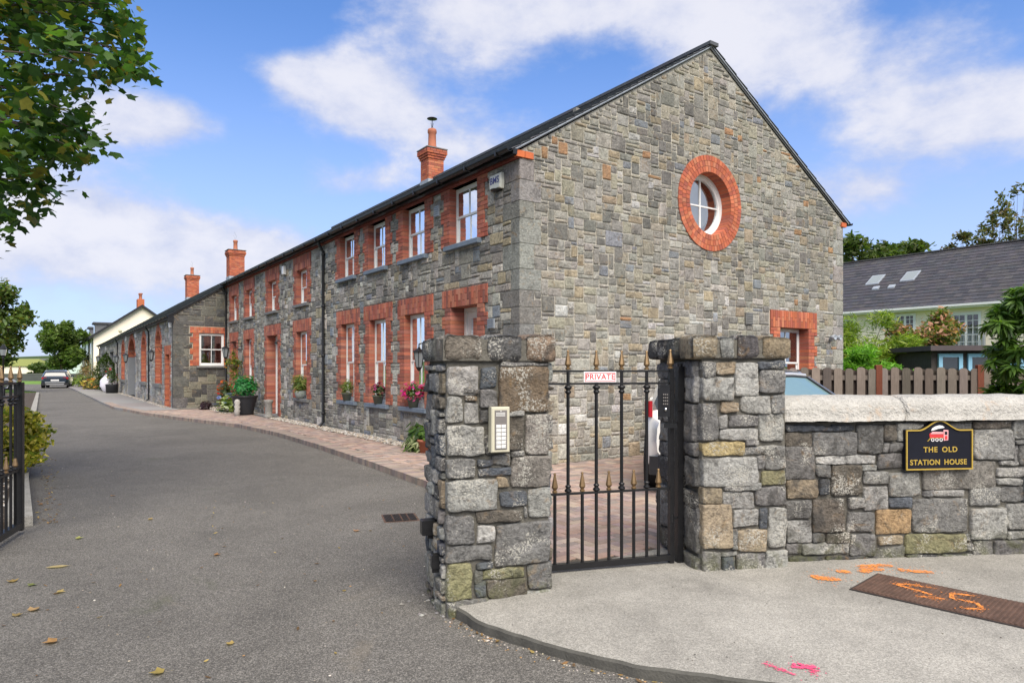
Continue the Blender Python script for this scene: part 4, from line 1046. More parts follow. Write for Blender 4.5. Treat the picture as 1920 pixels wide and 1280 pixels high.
def chimney(parent, s, zb, h, wt, ws, pot='cowl', col=BCOL, t=RT):
    m = MB(); z = zb - .5; k_ = 0; top = zb + h
    course = .075
    pcs = []
    def layer(z, ex, off):
        x0, x1, y0, y1 = t - wt / 2 - ex, t + wt / 2 + ex, s - ws / 2 - ex, s + ws / 2 + ex
        for (c0, c1, fixed, ax) in ((x0, x1, y0, 'x'), (x0, x1, y1 - .1, 'x'), (y0 + .1, y1 - .1, x0, 'y'), (y0 + .1, y1 - .1, x1 - .1, 'y')):
            p = c0 + (0 if not off else -.11)
            while p < c1 - .01:
                a, b = max(p, c0) + .003, min(p + .22, c1) - .003; p += .225
                if b - a < .02: continue
                c = jit(rg.choice(col), .12, .05)
                if ax == 'x': m.box(a, fixed, z + .004, b, fixed + .1, z + course - .004, c)
                else: m.box(fixed, a, z + .004, fixed + .1, b, z + course - .004, c)
    while z < top - .001:
        rem = (top - z) / course
        ex = 0
        if rem <= 5.01: ex = .03
        if rem <= 4.01: ex = .06
        if rem <= 3.01: ex = .09
        if rem <= 1.01: ex = .05
        layer(z, ex, k_ % 2); z += course; k_ += 1
    ch = m.build('chimney', M_BRICK, parent)
    m = MB(); m.box(t - wt / 2 + .01, s - ws / 2 + .01, zb - .55, t + wt / 2 - .01, s + ws / 2 - .01, top - .005); m.build('chimney_core', M_BMORTAR, ch)
    m = MB(); m.box(t - wt / 2 - .10, s - ws / 2 - .10, top, t + wt / 2 + .10, s + ws / 2 + .10, top + .03); m.lathe([(.26, 0), (.16, .09), (0, .1)], (t, s, top + .03), 12); m.build('chimney_cap', M_SILLC, ch)
    m = MB(); m.box(t - wt / 2 - .02, s - ws / 2 - .02, zb - .5, t + wt / 2 + .02, s + ws / 2 + .02, zb + .02); m.build('flashing', M_LEAD, ch)
    m = MB(); m.lathe([(.15, 0), (.16, .05), (.135, .09), (.125, .48), (.15, .52), (.15, .60), (.13, .64), (.10, .64), (.10, .3)], (t, s, top + .08), 16); m.build('chimney_pot', M_TERRA, ch)
    zt = top + .72
    if pot == 'cowl':
        m = MB(); 
        for i in range(3):
            a = 2.09 * i; m.tube([(t + .10 * math.cos(a), s + .10 * math.sin(a), zt - .05), (t + .02 * math.cos(a), s + .02 * math.sin(a), zt + .08), (t + .05 * math.cos(a), s + .05 * math.sin(a), zt + .22)], .006, 5)
        m.tube([(t, s, zt + .06), (t, s, zt + .36)], .012, 6); m.lathe([(.0, .03), (.10, .02), (.17, -.01), (.17, -.02), (0, -.01)], (t, s, zt + .36), 14); m.build('rain_cowl', M_BLACK, ch)
    else:
        m = MB(); m.tube([(t, s, zt - .1), (t + .05, s, zt + .3), (t - .06, s, zt + .55)], .008, 5); m.tube([(t, s, zt), (t - .12, s, zt + .3)], .006, 5); m.build('wire_guard', M_LEAD, ch)
    return ch
chimney(house, 11.35, 7.75, 1.02, .56, .56, 'cowl')

# vents, alarm boxes
def vent(parent, frame, x, y, w=.22, h=.22, n0=.01, mt=M_LEAD):
    m = MB(frame); m.box(x - w / 2, y - h / 2, n0, x + w / 2, y + h / 2, n0 + .022)
    for i in range(5): yy = y - h / 2 + h * (i + .5) / 5; m.box(x - w / 2 + .015, yy - .006, n0 + .022, x + w / 2 - .015, yy + .010, n0 + .034)
    return m.build('air_vent', mt, parent)
vent(house, GAB, 5.62, 2.62, .22, .24, .03, M_SILLC); vent(house, FAC, 2.66, 4.55, .2, .2, .02); vent(house, FAC, 8.28, 2.55, .2, .2, .02); vent(house, FAC, .78, 2.35, .2, .16, .02)
def text_on(parent, name, s, size, material, mat4, ext=.001, sx=1.0, bold=.0, space=1.0):
    cu = bpy.data.curves.new(name, 'FONT'); cu.body = s; cu.size = size; cu.align_x = 'CENTER'; cu.align_y = 'CENTER'; cu.extrude = ext; cu.offset = bold; cu.space_character = space
    cu.materials.append(material)
    o = bpy.data.objects.new(name, cu); link(o, parent); o.matrix_local = mat4 @ Matrix.Diagonal((sx, 1, 1, 1)); return o
def wall_mat(px, py, pz, xdir, ndir=None):
    x = Vector(xdir).normalized(); y = Vector((0, 0, 1)); n = x.cross(y)
    m = Matrix((x, y, n)).transposed().to_4x4(); m.translation = (px, py, pz); return m
al = empty('alarm_box', W(0, .58, 4.62), HA, label='off white alarm box with BMS lettering high at the corner of the stone house', cat='alarm box')
m = MB(lambda x, y, n: (-n, x, y)); 
prof = [(-.16, -.12), (.16, -.12), (.175, -.02), (.16, .13), (-.16, .13), (-.175, -.02)]
vs = [(x, y, .02) for x, y in prof] + [(x, y, .07) for x, y in prof] + [(x * .88, y * .88, .095) for x, y in prof]
m.add(vs, [(i, (i + 1) % 6, 6 + (i + 1) % 6, 6 + i) for i in range(6)] + [(6 + i, 6 + (i + 1) % 6, 12 + (i + 1) % 6, 12 + i) for i in range(6)] + [list(range(12, 18))]); m.build('casing', plain('aged_white_plastic', (.62, .62, .54), .4, var=.06), al)
m = MB(lambda x, y, n: (-n, x, y)); m.lathe([(.0, -.03), (.10, -.02), (.11, 0)], (0, -.12, .05), 12, axis='y'); m.build('strobe_lens', M_BLACKP, al)
# text faces -t: reading direction is -s
text_on(al, 'lettering', 'BMS', .15, M_PURPLE, wall_mat(-.098, 0, .02, (0, -1, 0)), .001, 1.0, .002)
def alarm(s, t, z, label):
    a = empty('alarm_box', W(t, s, z), HA, label=label, cat='alarm box')
    m = MB(lambda x, y, n: (-n, x, y)); m.bbox(-.09, -.13, .0, .09, .13, .09, .02); m.build('casing', M_WHITE, a); m = MB(lambda x, y, n: (-n, x, y)); m.bbox(-.05, -.15, .0, .05, -.13, .05, .005); m.build('strobe_lens', M_BLACKP, a)
alarm(12.35, -.03, 4.6, 'white alarm box below the gutter between two upper windows of the stone house')
# security light on the gable
sl_ = empty('security_light', W(8.55, -.03, 2.28), HA, label='grey security lamp on the gable near its right hand corner', cat='lamp')
m = MB(); m.lathe([(.0, 0), (.05, .0), (.05, -.05), (.02, -.06)], (0, 0, 0), 10, axis='y'); m.tube([(0, -.05, 0), (-.1, -.12, 0)], .012, 6); m.build('bracket', M_LEAD, sl_)
for q in (-1, 1):
    m = MB(); m.lathe([(0, .06), (.045, .05), (.06, -.06), (.055, -.06), (0, -.02)], (q * .11, -.13, .03), 12, axis='y'); m.build('lamp_head', M_LEAD, sl_)

# ================================================================== LOW WING
wing = empty('stone_cottage', (HX, HY, 0), HA, label='low single storey stone wing with arched brick windows beyond the tall house', cat='house')
S0, WT, WE = 20.52, -1.94, 3.74
FW = lambda x, y, n: (WT - n, x, y)
END = lambda x, y, n: (x, S0 - n, y)
sl_w = (7.8 - WE) / (RT - WT)
WOP = [(21.42, 22.40, .08, 2.20, .36)]
ARCH = [(23.85, 25.35, .98, 2.52, 'A'), (28.96, 30.6, .98, 2.5, 'B'), (33.7, 37.1, .09, 2.3, 'D'), (39.5, 41.3, .95, 2.4, 'C')]
RECT = [(47.5, 50.8, .09, 2.85), (56, 59.3, .09, 2.8)]
def arch_poly(a, b, z0, zs, n=14, gro=0.0, ratio=None):
    r = (b - a) / 2 + gro; cx = (a + b) / 2; ry = ratio * (1 + gro / ((b - a) / 2)) if ratio else r
    return [(a - gro, z0), (b + gro, z0)] + [(cx + r * math.cos(PI * i / n), zs + ry * math.sin(PI * i / n)) for i in range(n + 1)]
ARY = {'A': .76, 'B': .74, 'D': 1.02, 'C': .80}
mb = MB(); flat_poly(mb, rect(S0, 61.5, -.05, WE), [rect(*WOP[0][:4])] + [arch_poly(a, b, z0, zs, ratio=ARY[k_]) for a, b, z0, zs, k_ in ARCH] + [rect(*r_) for r_ in RECT], lambda x, y: FW(x, y, 0)); mb.build('front_wall', M_MORTAR_F, wing)
EW = (-1.03, -.10, 1.74, 3.03, .24)
mb = MB(); flat_poly(mb, [(WT, -.05), (0, -.05), (0, WE - .03 - WT * sl_w), (WT, WE - .03)], [rect(*EW[:4])], lambda x, y: END(x, y, 0)); mb.build('end_wall', mortar('pale_pointing', (.34, .31, .25)), wing)
mb = MB(); mb.box(WT + .45, S0 + .4, 2.95, 8, 61, 3.0); mb.box(.8, S0 + .05, .1, .9, 61, 3.0); mb.box(WT + .4, S0 + .4, .05, .8, 61, .09)
for s in (23.1, 27, 32, 38, 45, 54): mb.box(WT + .4, s, .1, .8, s + .1, 2.95)
mb.build('inner_walls', M_ROOMW, wing)
mb = MB(); mb.add([(WT, 61.5, 0), (TW, 61.5, 0), (TW, 61.5, HZ), (RT, 61.5, 7.75), (WT, 61.5, WE)], [(0, 1, 2, 3, 4)]); mb.build('far_wall', M_MORTAR_F, wing)
def in_wing(x, y):
    if y < .05 or y > WE: return False
    if in_surround(x, y, WOP): return False
    for a, b, z0, zs, k_ in ARCH:
        r = (b - a) / 2; cx = (a + b) / 2
        if k_ == 'D':
            if y < zs and a - .05 < x < b + .05: return False
        elif z0 - .1 < y < zs and a - .3 < x < b + .3: return False
        if y >= zs and (((x - cx) / (r + .28)) ** 2 + ((y - zs) / (ARY[k_] + .28)) ** 2) < 1: return False
    for a, b, z0, z1 in RECT:
        if a - .03 < x < b + .03 and y < z1 + .2: return False
    return True
def wing_col():
    return jit(rg.choice([(.40, .385, .35), (.33, .32, .30), (.47, .455, .42), (.27, .26, .245), (.39, .35, .28), (.35, .35, .345)]), .14)
rects = rubble(S0, 0, 61.5, 3.75, .13, .094, lambda x, y: in_wing(x, y) and not (x < S0 + .32), rg, 1.0)
pieces = []
for (a, b, c, d) in rects:
    cc = wing_col(); g_ = .006
    pieces.append((dist_h(WT, (a + c) / 2, (b + d) / 2), lambda m, q=(a + g_, b + g_, c - g_, min(d, WE) - g_, rg.uniform(.015, .04), cc, random.Random(hash((round(a, 2), round(b, 2), 3))), 1, .012): stone(m, *q)))
emit(pieces, 'stone', M_STONE, wing, None, 120, 'front_stones', FW)
for i in range(9):
    m_ = MB(); z0 = .1 + i * .405; m_.prism([(WT - .02, S0 - .018), (WT + (.36 if i % 2 else .5), S0 - .018), (WT + (.36 if i % 2 else .5), S0 + .1), (WT + .05, S0 + .1), (WT + .05, S0 + .3), (WT - .02, S0 + .3)], z0 + .004, min(z0 + .40, 3.70), jit((.105, .102, .096), .12)); m_.build('quoin', M_STONE_F, wing)
def end_free(x, y):
    if y < .05 or y > WE + (x - WT) * sl_w - .08 or x > -.03: return False
    if y < 3.74 and y > .1 and x < WT + (.36 if int((y - .1) / .405) % 2 else .5) - .03: return False
    return not in_surround(x, y, [EW])
rects = rubble(WT, 0, .03, 5.1, .11, .10, end_free, rg, 2.0)
pieces = []
for (a, b, c, d) in rects:
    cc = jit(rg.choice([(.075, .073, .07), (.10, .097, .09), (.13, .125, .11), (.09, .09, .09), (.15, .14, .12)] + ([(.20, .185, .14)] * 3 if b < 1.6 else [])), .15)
    pieces.append((dist_h((a + c) / 2, S0, b), lambda m, q=(a + .006, b + .006, c - .006, d - .006, rg.uniform(.012, .03), cc, random.Random(hash((round(a, 2), round(b, 2), 4))), 2, .007): stone(m, *q)))
emit(pieces, 'stone', M_STONE_F, wing, None, 150, 'end_stones', END)
bricks = []; bmort = {}
surround(END, 'e', EW, .06, BCOL, lambda x, y: dist_h(x, S0, y), (1, 0)); surround(FW, 'w', WOP[0], .42, BCOL, lambda x, y: dist_h(WT, x, y))
# bricks right of the end window, up to the corner
for k_ in range(17):
    y0 = 1.74 + k_ * .0759; bricks.append((30, END, (-.098, y0 + .004, -.09, -.004, y0 + .072, .03, .003, jit(rg.choice(BCOL), .12))))
for (a, b, z0, zs, k_) in ARCH:
    rec = .34 if k_ == 'D' else .2; r = (b - a) / 2; cx = (a + b) / 2; ry = ARY[k_]
    mm = bmort.setdefault('w', MB(FW))
    if k_ != 'D':
        nc = int((zs - z0) / .075)
        for q in range(nc):
            y0 = z0 + q * (zs - z0) / nc; w = tooth(q, .3, .2)
            for sgn, e in ((-1, a), (1, b)):
                x0, x1 = sorted((e, e + sgn * w)); bricks.append((dist_h(WT, e, y0), FW, (x0, y0 + .004, -rec - .03, x1, y0 + .071, .03, .003, jit(rg.choice(BCOL), .12, .05))))
        mm.box(a - .19, z0, -rec - .02, a - .004, zs, .02); mm.box(b + .004, z0, -rec - .02, b + .19, zs, .02)
    n = int(PI * (r + .15) / .085)
    for i in range(n):
        a0, a1 = PI * (i + .06) / n, PI * (i + .94) / n; c = jit(rg.choice(BCOL), .12, .05)
        vs = [(cx + (r + e) * math.cos(aa), zs + (ry + e) * math.sin(aa), nz) for nz in (-rec - .03, .032) for (e, aa) in ((0, a0), (.27, a0), (.27, a1), (0, a1))]
        ringb_ = (dist_h(WT, cx, zs), vs, c); bricks.append((ringb_[0], FW, ('ring', vs, c)))
        a0, a1 = PI * i / n, PI * (i + 1) / n
        vs = [(cx + (r + e) * math.cos(aa), zs + (ry + e) * math.sin(aa), nz) for nz in (-rec - .02, .022) for (e, aa) in ((.004, a0), (.265, a0), (.265, a1), (.004, a1))]
        mm.add(vs, [(4, 5, 6, 7), (0, 4, 7, 3)])
pieces = [(d_, (lambda m, fr=fr, ar=ar: (setattr(m, 'frame', fr), m.add(ar[1], BF, ar[2]) if ar[0] == 'ring' else m.bbox(*ar)))) for (d_, fr, ar) in bricks]
emit(pieces, 'brick', M_BRICK, wing, None, 120, 'brick_surrounds')
for k_ in bmort: bmort[k_].build('brick_joints', M_BMORTAR, wing, kind='stuff')
sash(wing, END, *EW[:4], .05, 'c', 0, 2, pane_backing=.30, sill_over=.10, frame_w=.055)
# vase on the inner sill of the end window
m = MB(); m.lathe([(0, 0), (.07, .01), (.075, .1), (.03, .2), (.045, .23)], (-.42, S0 + .25, 1.8), 12); 
for i in range(14): a = rg.uniform(0, 6.28); m.lathe([(0, .03), (.03, 0), (0, -.03)], (-.42 + .09 * math.cos(a), S0 + .25, 2.1 + .07 * math.sin(a)), 6)
v = m.build('flower_vase', M_CURTAIN); v.location = (HX, HY, 0); v.rotation_euler = (0, 0, HA); props(v, 'white vase of pale flowers behind the glass of the low wing end window', 'vase')
for (a, b, z0, zs, k_) in ARCH:
    rec = .2; r = (b - a) / 2; cx = (a + b) / 2
    if k_ == 'D':
        m = MB(FW); pl = arch_poly(a + .02, b - .02, z0, zs, ratio=ARY[k_] - .01); vs = [(x, y, -.40) for x, y in pl] + [(x, y, -.34) for x, y in pl]; n = len(pl)
        m.add(vs, [list(range(n, 2 * n)), list(range(n))] + [(i, (i + 1) % n, n + (i + 1) % n, n + i) for i in range(n)]); d_ = m.build('carriage_door', plain('dark_teal_door', (.03, .045, .05), .5, var=.1), wing)
        for q in range(9):
            x = a + .3 + q * (b - a - .6) / 8; m = MB(FW); m.box(x - .012, z0 + .05, -.339, x + .012, zs + .4, -.328); m.build('door_board', M_BLACKP, d_)
        m = MB(FW); m.box(b - .0, z0, -.34, b + .012, zs, .012); m.box(a - .012, z0, -.34, a, zs, .012); m.box(b + .012, z0, .0, b + .2, zs, .03); m.box(a - .2, z0, .0, a - .012, zs, .03); m.build('painted_reveal', M_GREYP, wing)
    else:
        m = MB(FW); n = 16
        for (g0, g1) in ((-.0, -.07),):
            oa = arch_poly(a, b, z0, zs, n, 0, ARY[k_]); ob = arch_poly(a, b, z0 + .06, zs, n, -.07, ARY[k_])
            k2 = len(oa); vs = [(x, y, -rec) for x, y in oa] + [(x, y, -rec) for x, y in ob] + [(x, y, -rec - .06) for x, y in ob] + [(x, y, -rec - .06) for x, y in oa]
            m.add(vs, [(i, (i + 1) % k2, k2 + (i + 1) % k2, k2 + i) for i in range(k2)] + [(k2 + i, k2 + (i + 1) % k2, 2 * k2 + (i + 1) % k2, 2 * k2 + i) for i in range(k2)])
        w_ = m.build('window', M_WHITE, wing)
        m = MB(FW); m.box(cx - .015, z0 + .06, -rec - .04, cx + .015, zs + ARY[k_] - .06, -rec - .01); m.box(a + .06, zs - .6, -rec - .042, b - .06, zs - .56, -rec - .012); m.box(a + .06, zs, -rec - .042, b - .06, zs + .03, -rec - .012); m.build('glazing_bar', M_WHITE, w_)
        m = MB(FW); pl = arch_poly(a + .05, b - .05, z0 + .05, zs, ratio=ARY[k_] - .04); m.add([(x, y, -rec - .03) for x, y in pl], [list(range(len(pl)))]); m.build('pane', M_GLASS, w_)
        m = MB(FW); m.bbox(a - .25, z0 - .15, -rec, b + .25, z0 - .003, .12, .01); m.build('sill', M_SILLC, w_)
door(wing, FW, *WOP[0][:4], .4, False)
for (a, b, z0, z1) in RECT:
    m = MB(FW); m.box(a, z0, -.35, b, z1, -.28); d_ = m.build('garage_door', plain('brown_door', (.07, .045, .03), .6, var=.2), wing)
    for q in range(12):
        x = a + .1 + q * (b - a - .2) / 11; m = MB(FW); m.box(x - .01, z0 + .05, -.279, x + .01, z1 - .1, -.268); m.build('door_board', M_BLACKP, d_)
    m = MB(FW); m.bbox(a - .2, z1, -.3, b + .2, z1 + .18, .04, .01); m.build('lintel', M_SILLC, wing)
    m = MB(FW); m.box(a - .02, z0, -.3, a, z1, .01); m.box(b, z0, -.3, b + .02, z1, .01); m.build('reveal', M_GREYP, wing)
WE0 = (WT - .16, WE - .06 + .0)
WR = (RT, 7.80)
roof_body(wing, WE0, WR, E1, 20.44, 61.7)
roof_slope('slate', (WE0[0] - .03, WE0[1] - .015), WR, 20.40, 61.8, SC, parent=wing, tile=(.45, .3))
gutter(wing, WT - .24, WE - .08, 20.45, 61.6); m_ = MB(); m_.box(WT - .18, 20.47, WE - .18, WT - .02, 61.5, WE - .09); m_.build('fascia', M_GUTTER, wing)
m_ = MB(); m_.prism([(WT - .2, 20.46), (WT - .0, 20.46), (WT, 20.51), (WT - .2, 20.51)], WE - .34, WE - .05); m_.build('barge_end', M_GUTTER, wing)
for s in (27.54, 43.9, 61.3): downpipe(wing, WT, s, WE - .1, .09)
chimney(wing, 39.2, 7.70, 1.75, .95, .95, 'wire'); chimney(wing, 55.2, 7.70, 1.9, .95, .95, 'wire')
alarm(20.95, WT - .02, 3.36, 'white alarm box under the gutter at the near end of the low wing')
alarm(32.9, WT - .02, 3.42, 'white alarm box right of the big arched doorway'); alarm(38.0, WT - .02, 3.42, 'white alarm box left of the big arched doorway')
alarm(54.0, WT - .02, 3.3, 'white alarm box above the garage doors at the far end of the low wing')
# ================================================================== PIERS, FRONT WALL, GATES
def nrm2(d):
    l = math.hypot(*d); return (d[0] / l, d[1] / l)
def face_frame(P, d):                          # x along d, y up, n outwards (to the right-hand side of d seen from above -> towards the viewer)
    d = nrm2(d); nx, ny = d[1], -d[0]
    return lambda x, y, n: (P[0] + d[0] * x + nx * n, P[1] + d[1] * x + ny * n, y)
def stones_on(parent, table, P, d, out=.045, lo=-9, seed=1, xmin=-9, xmax=99, scale=1.0):
    fr = face_frame(P, d); rg_ = random.Random(seed)
    for i, (a, b, c, e, k_) in enumerate(table):
        if a < xmin or c > xmax: continue
        w, h = c - a, e - b
        g_ = -.003
        m = MB(fr); rock(m, a + g_, b + g_, c - g_, e - g_, out * rg_.uniform(.7, 1.2) * scale, jit(PAL[k_], .16, .012), rg_, seed * 100 + i, back=-.06, j=.007)
        m.build('stone', M_PIER, parent)
def random_face(parent, P, d, x0, x1, y0, y1, seed, name='stone', big=True, stuff=False):
    rg_ = random.Random(seed); fr = face_frame(P, d)
    rr = rubble(x0, y0, x1, y1, .06, .05, lambda x, y: True, rg_, 2.2)
    mm = MB(fr)
    for i, (a, b, c, e) in enumerate(rr):
        k_ = rg_.choice('gggllBdtgsw'); m = mm if stuff else MB(fr)
        rock(m, a + .006, b + .006, c - .006, e - .006, .035 * rg_.uniform(.7, 1.2), jit(PAL[k_], .15), rg_, seed * 77 + i, -.04, .006)
        if not stuff: m.build(name, M_PIER, parent)
    if stuff: mm.build('rear_stones', M_PIER, parent, kind='stuff')
def core_box(parent, P, d, w, dep, z0, z1, name='mortar_core', material=None):
    """mortar body with an uneven face; P = front left corner, d = along the front"""
    d = nrm2(d); nb = (-d[1], d[0]); m = MB()
    cs = [(P[0] + d[0] * x + nb[0] * y, P[1] + d[1] * x + nb[1] * y) for x, y in ((0, 0), (w, 0), (w, dep), (0, dep))]
    m.prism(cs, z0, z1); return m.build(name, material or M_MORTAR_D, parent)

# ---- left pier
LPd = nrm2((.694, .23)); LPn = (-LPd[1], LPd[0]); LPP = (-.423, 4.41); LW_, LD = .715, .56
def lp(x, y): return (LPP[0] + LPd[0] * x + LPn[0] * y, LPP[1] + LPd[1] * x + LPn[1] * y)
pier = empty('stone_pier', (LPP[0], LPP[1], 0), 0, label='free standing stone gate pier with a cream intercom panel on its front', cat='pier')
pier_p = pier; off = (pier.location.x, pier.location.y)
core_box(None, lp(.0, .0), LPd, LW_ - .01, LD - .02, -.05, 1.72).parent = None
def shift_parent(o, root):
    o.parent = root; o.matrix_parent_inverse = Matrix.Translation(-Vector(root.location))
class Par:
    """collects the meshes built in world coordinates and hands them to a root"""
    def __init__(s, root): s.root = root; s.before = set(bpy.data.objects)
    def __enter__(s): s.before = set(bpy.data.objects); return s
    def __exit__(s, *a):
        for o in set(bpy.data.objects) - s.before:
            if o.parent is None and o is not s.root: o.parent = s.root; o.matrix_parent_inverse = Matrix.Translation(-Vector(s.root.location))
for o in [o for o in bpy.data.objects if o.name.startswith('mortar_core')]: o.parent = pier; o.matrix_parent_inverse = Matrix.Translation(-Vector(pier.location))
with Par(pier):
    body = [q for q in LEFT_PIER if q[3] < 1.64] + [(.22, 1.35, .34, 1.465, 'g'), (.22, 1.245, .285, 1.335, 'd'), (.11, 1.44, .21, 1.47, 'g'), (.36, 1.62, .70, 1.645, 'g'), (.0, 1.03, .02, 1.04, 'g')][:4]
    body = [(max(q[0], .0), q[1], min(q[2], LW_), q[3], q[4]) for q in body]
    stones_on(None, body, LPP, LPd, .030, seed=1)
    # left side (runs from the back to the front corner), right side and back
    random_face(None, lp(0, LD), (-LPn[0], -LPn[1]), .0, LD - .0, -.02, 1.63, 31)
    random_face(None, lp(LW_ - .01, 0), LPn, .0, LD, .05, 1.63, 32, stuff=True)
    random_face(None, lp(LW_ - .01, LD - .02), (-LPd[0], -LPd[1]), .0, LW_ - .01, .05, 1.63, 33, stuff=True)
    # cap: rough blocks overhanging a little
    m = MB(); m.prism([lp(-.03, -.03), lp(LW_ + .03, -.03), lp(LW_ + .03, LD + .03), lp(-.03, LD + .03)], 1.655, 1.795); m.build('cap_mortar', M_MORTAR_D)
    def cap_block(P, dd, x0, x1, z0, z1, tint, seed, depth=.20, out=.03):
        """one rough cap stone: rounded block with displaced faces"""
        m = MB(face_frame(P, dd)); rg_ = random.Random(seed)
        nx, ny, nz = 8, 5, 5; w = x1 - x0
        vs = {}; V = []; Fc = []
        def pt(i, j, k_):
            key = (i, j, k_)
            if key in vs: return vs[key]
            u, v, w_ = i / nx * 2 - 1, j / ny * 2 - 1, k_ / nz * 2 - 1
            def sq(a, b, c): return a * (1 - .055 * b * b * (abs(a) > .99)) 
            L_ = max(1e-6, (abs(u) ** 7 + abs(v) ** 7 + abs(w_) ** 7) ** (1 / 7)); f_ = 1 / L_ if L_ > 1 else 1
            x = (x0 + x1) / 2 + u * f_ * w / 2; y = (z0 + z1) / 2 + v * f_ * (z1 - z0) / 2; n_ = out - depth / 2 + w_ * f_ * depth / 2
            q = Vector((x, y, n_ + seed)); d_ = .012
            x += noise.noise(q * 9) * d_; y += noise.noise(q * 9 + Vector((7, 0, 0))) * d_ + noise.noise(q * 22) * .006; n_ += noise.noise(q * 9 + Vector((0, 9, 0))) * d_ + noise.noise(q * 25) * .007
            vs[key] = len(V); V.append((x, y, n_)); return vs[key]
        for a in range(nx):
            for b in range(ny):
                for k_ in (0, nz): Fc.append((pt(a, b, k_), pt(a + 1, b, k_), pt(a + 1, b + 1, k_), pt(a, b + 1, k_)))
        for a in range(nx):
            for b in range(nz):
                for k_ in (0, ny): Fc.append((pt(a, k_, b), pt(a + 1, k_, b), pt(a + 1, k_, b + 1), pt(a, k_, b + 1)))
        for a in range(ny):
            for b in range(nz):
                for k_ in (0, nx): Fc.append((pt(k_, a, b), pt(k_, a + 1, b), pt(k_, a + 1, b + 1), pt(k_, a, b + 1)))
        m.add(V, Fc, tint, 0, True); return m.build('cap_stone', M_PIER)
    for i, (x0, x1, c) in enumerate([(-.03, .245, 'B'), (.255, .52, 'd'), (.53, .755, 'b')]):
        cap_block(LPP, LPd, x0, x1, 1.65, 1.825 + .005 * i, jit(tuple(v * 1.35 for v in PAL[c]), .05), 41 + i, .26, .045)
    for i, (x0, x1) in enumerate([(-.04, .16), (.17, .36)]):
        cap_block(lp(0, LD), (-LPn[0], -LPn[1]), x0, x1, 1.66, 1.815, jit(tuple(v * 1.4 for v in PAL['d']), .1), 51 + i, .2, .05)
    for i, (x0, x1) in enumerate([(.17, .42), (.43, .60)]): cap_block(lp(LW_, 0), LPn, x0, x1, 1.66, 1.82, jit(PAL['B'], .1), 61 + i, .3, .04)
# ---- intercom on the left pier
ic_f = face_frame(LPP, LPd)
ic = empty('intercom_panel', ic_f(.276, 1.06, .06), math.atan2(LPd[1], LPd[0]), label='cream framed intercom panel with twelve name buttons on the left gate pier', cat='intercom')
# local: x along the face, y into the pier, z up
def lb(m, x0, z0, x1, z1, n0, n1, c=.003): m.frame = lambda x, y, n: (x, -n, y); m.bbox(x0, z0, n0, x1, z1, n1, c)
m = MB(); lb(m, 0, 0, .125, .295, -.04, .030, .006); m.build('frame', M_BEIGE, ic)
m = MB(); lb(m, .022, .02, .105, .275, .028, .034, .001); m.build('fascia', M_PANELG, ic)
for r_ in range(6):
    for c_ in range(2):
        m = MB(); x0 = .030 + c_ * .035; z0 = .028 + r_ * .0262; lb(m, x0, z0, x0 + .0315, z0 + .0215, .033, .040, .002)
        b_ = m.build('name_button', M_BUTTON, ic)
        tx = text_on(b_, 'number', str((5 - r_) * 2 + c_ + 1), .011, M_PANELG, wall_mat(x0 + (.006 if c_ == 0 else .025), -.0405, z0 + .011, (1, 0, 0)), .0002)
m = MB(); 
for i in range(8):
    for j in range(3): lb(m, .031 + i * .0078, .235 + j * .009, .031 + i * .0078 + .005, .235 + j * .009 + .0065, .033, .0365, .0005)
m.build('speaker_grille', M_BUTTON, ic)
m = MB(); m.lathe([(0, -.037), (.0035, -.036), (.004, -.033)], (.063, 0, .268), 8, axis='y'); m.build('call_light', M_BUTTON, ic)

# black gate stops on the left face of the left pier
for (zz, dd_, lab) in ((.48, .03, 'square black steel gate catch plate on the side of the left pier'), (.29, .06, 'small dark lower bracket under the catch plate on the left pier')):
    sf = face_frame(lp(0, LD), (-LPn[0], -LPn[1])); o_ = empty('gate_catch', sf(LD * .52 if zz > .4 else LD * .78, zz, .04), math.atan2(-LPn[1], -LPn[0]), label=lab, cat='gate catch')
    m = MB(); w = .085 if zz > .4 else .06; m.frame = lambda x, y, n: (x, -n, y); m.bbox(-w / 2 + .0, -.0, -.02, w / 2, .10 if zz > .4 else .09, .075 if zz > .4 else .035, .004); m.build('plate', M_BLACK, o_)
    m = MB(); m.frame = lambda x, y, n: (x, -n, y); m.box(-.012, -.03, -.02, .012, -.002, .03); m.build('lug', M_BLACK, o_)

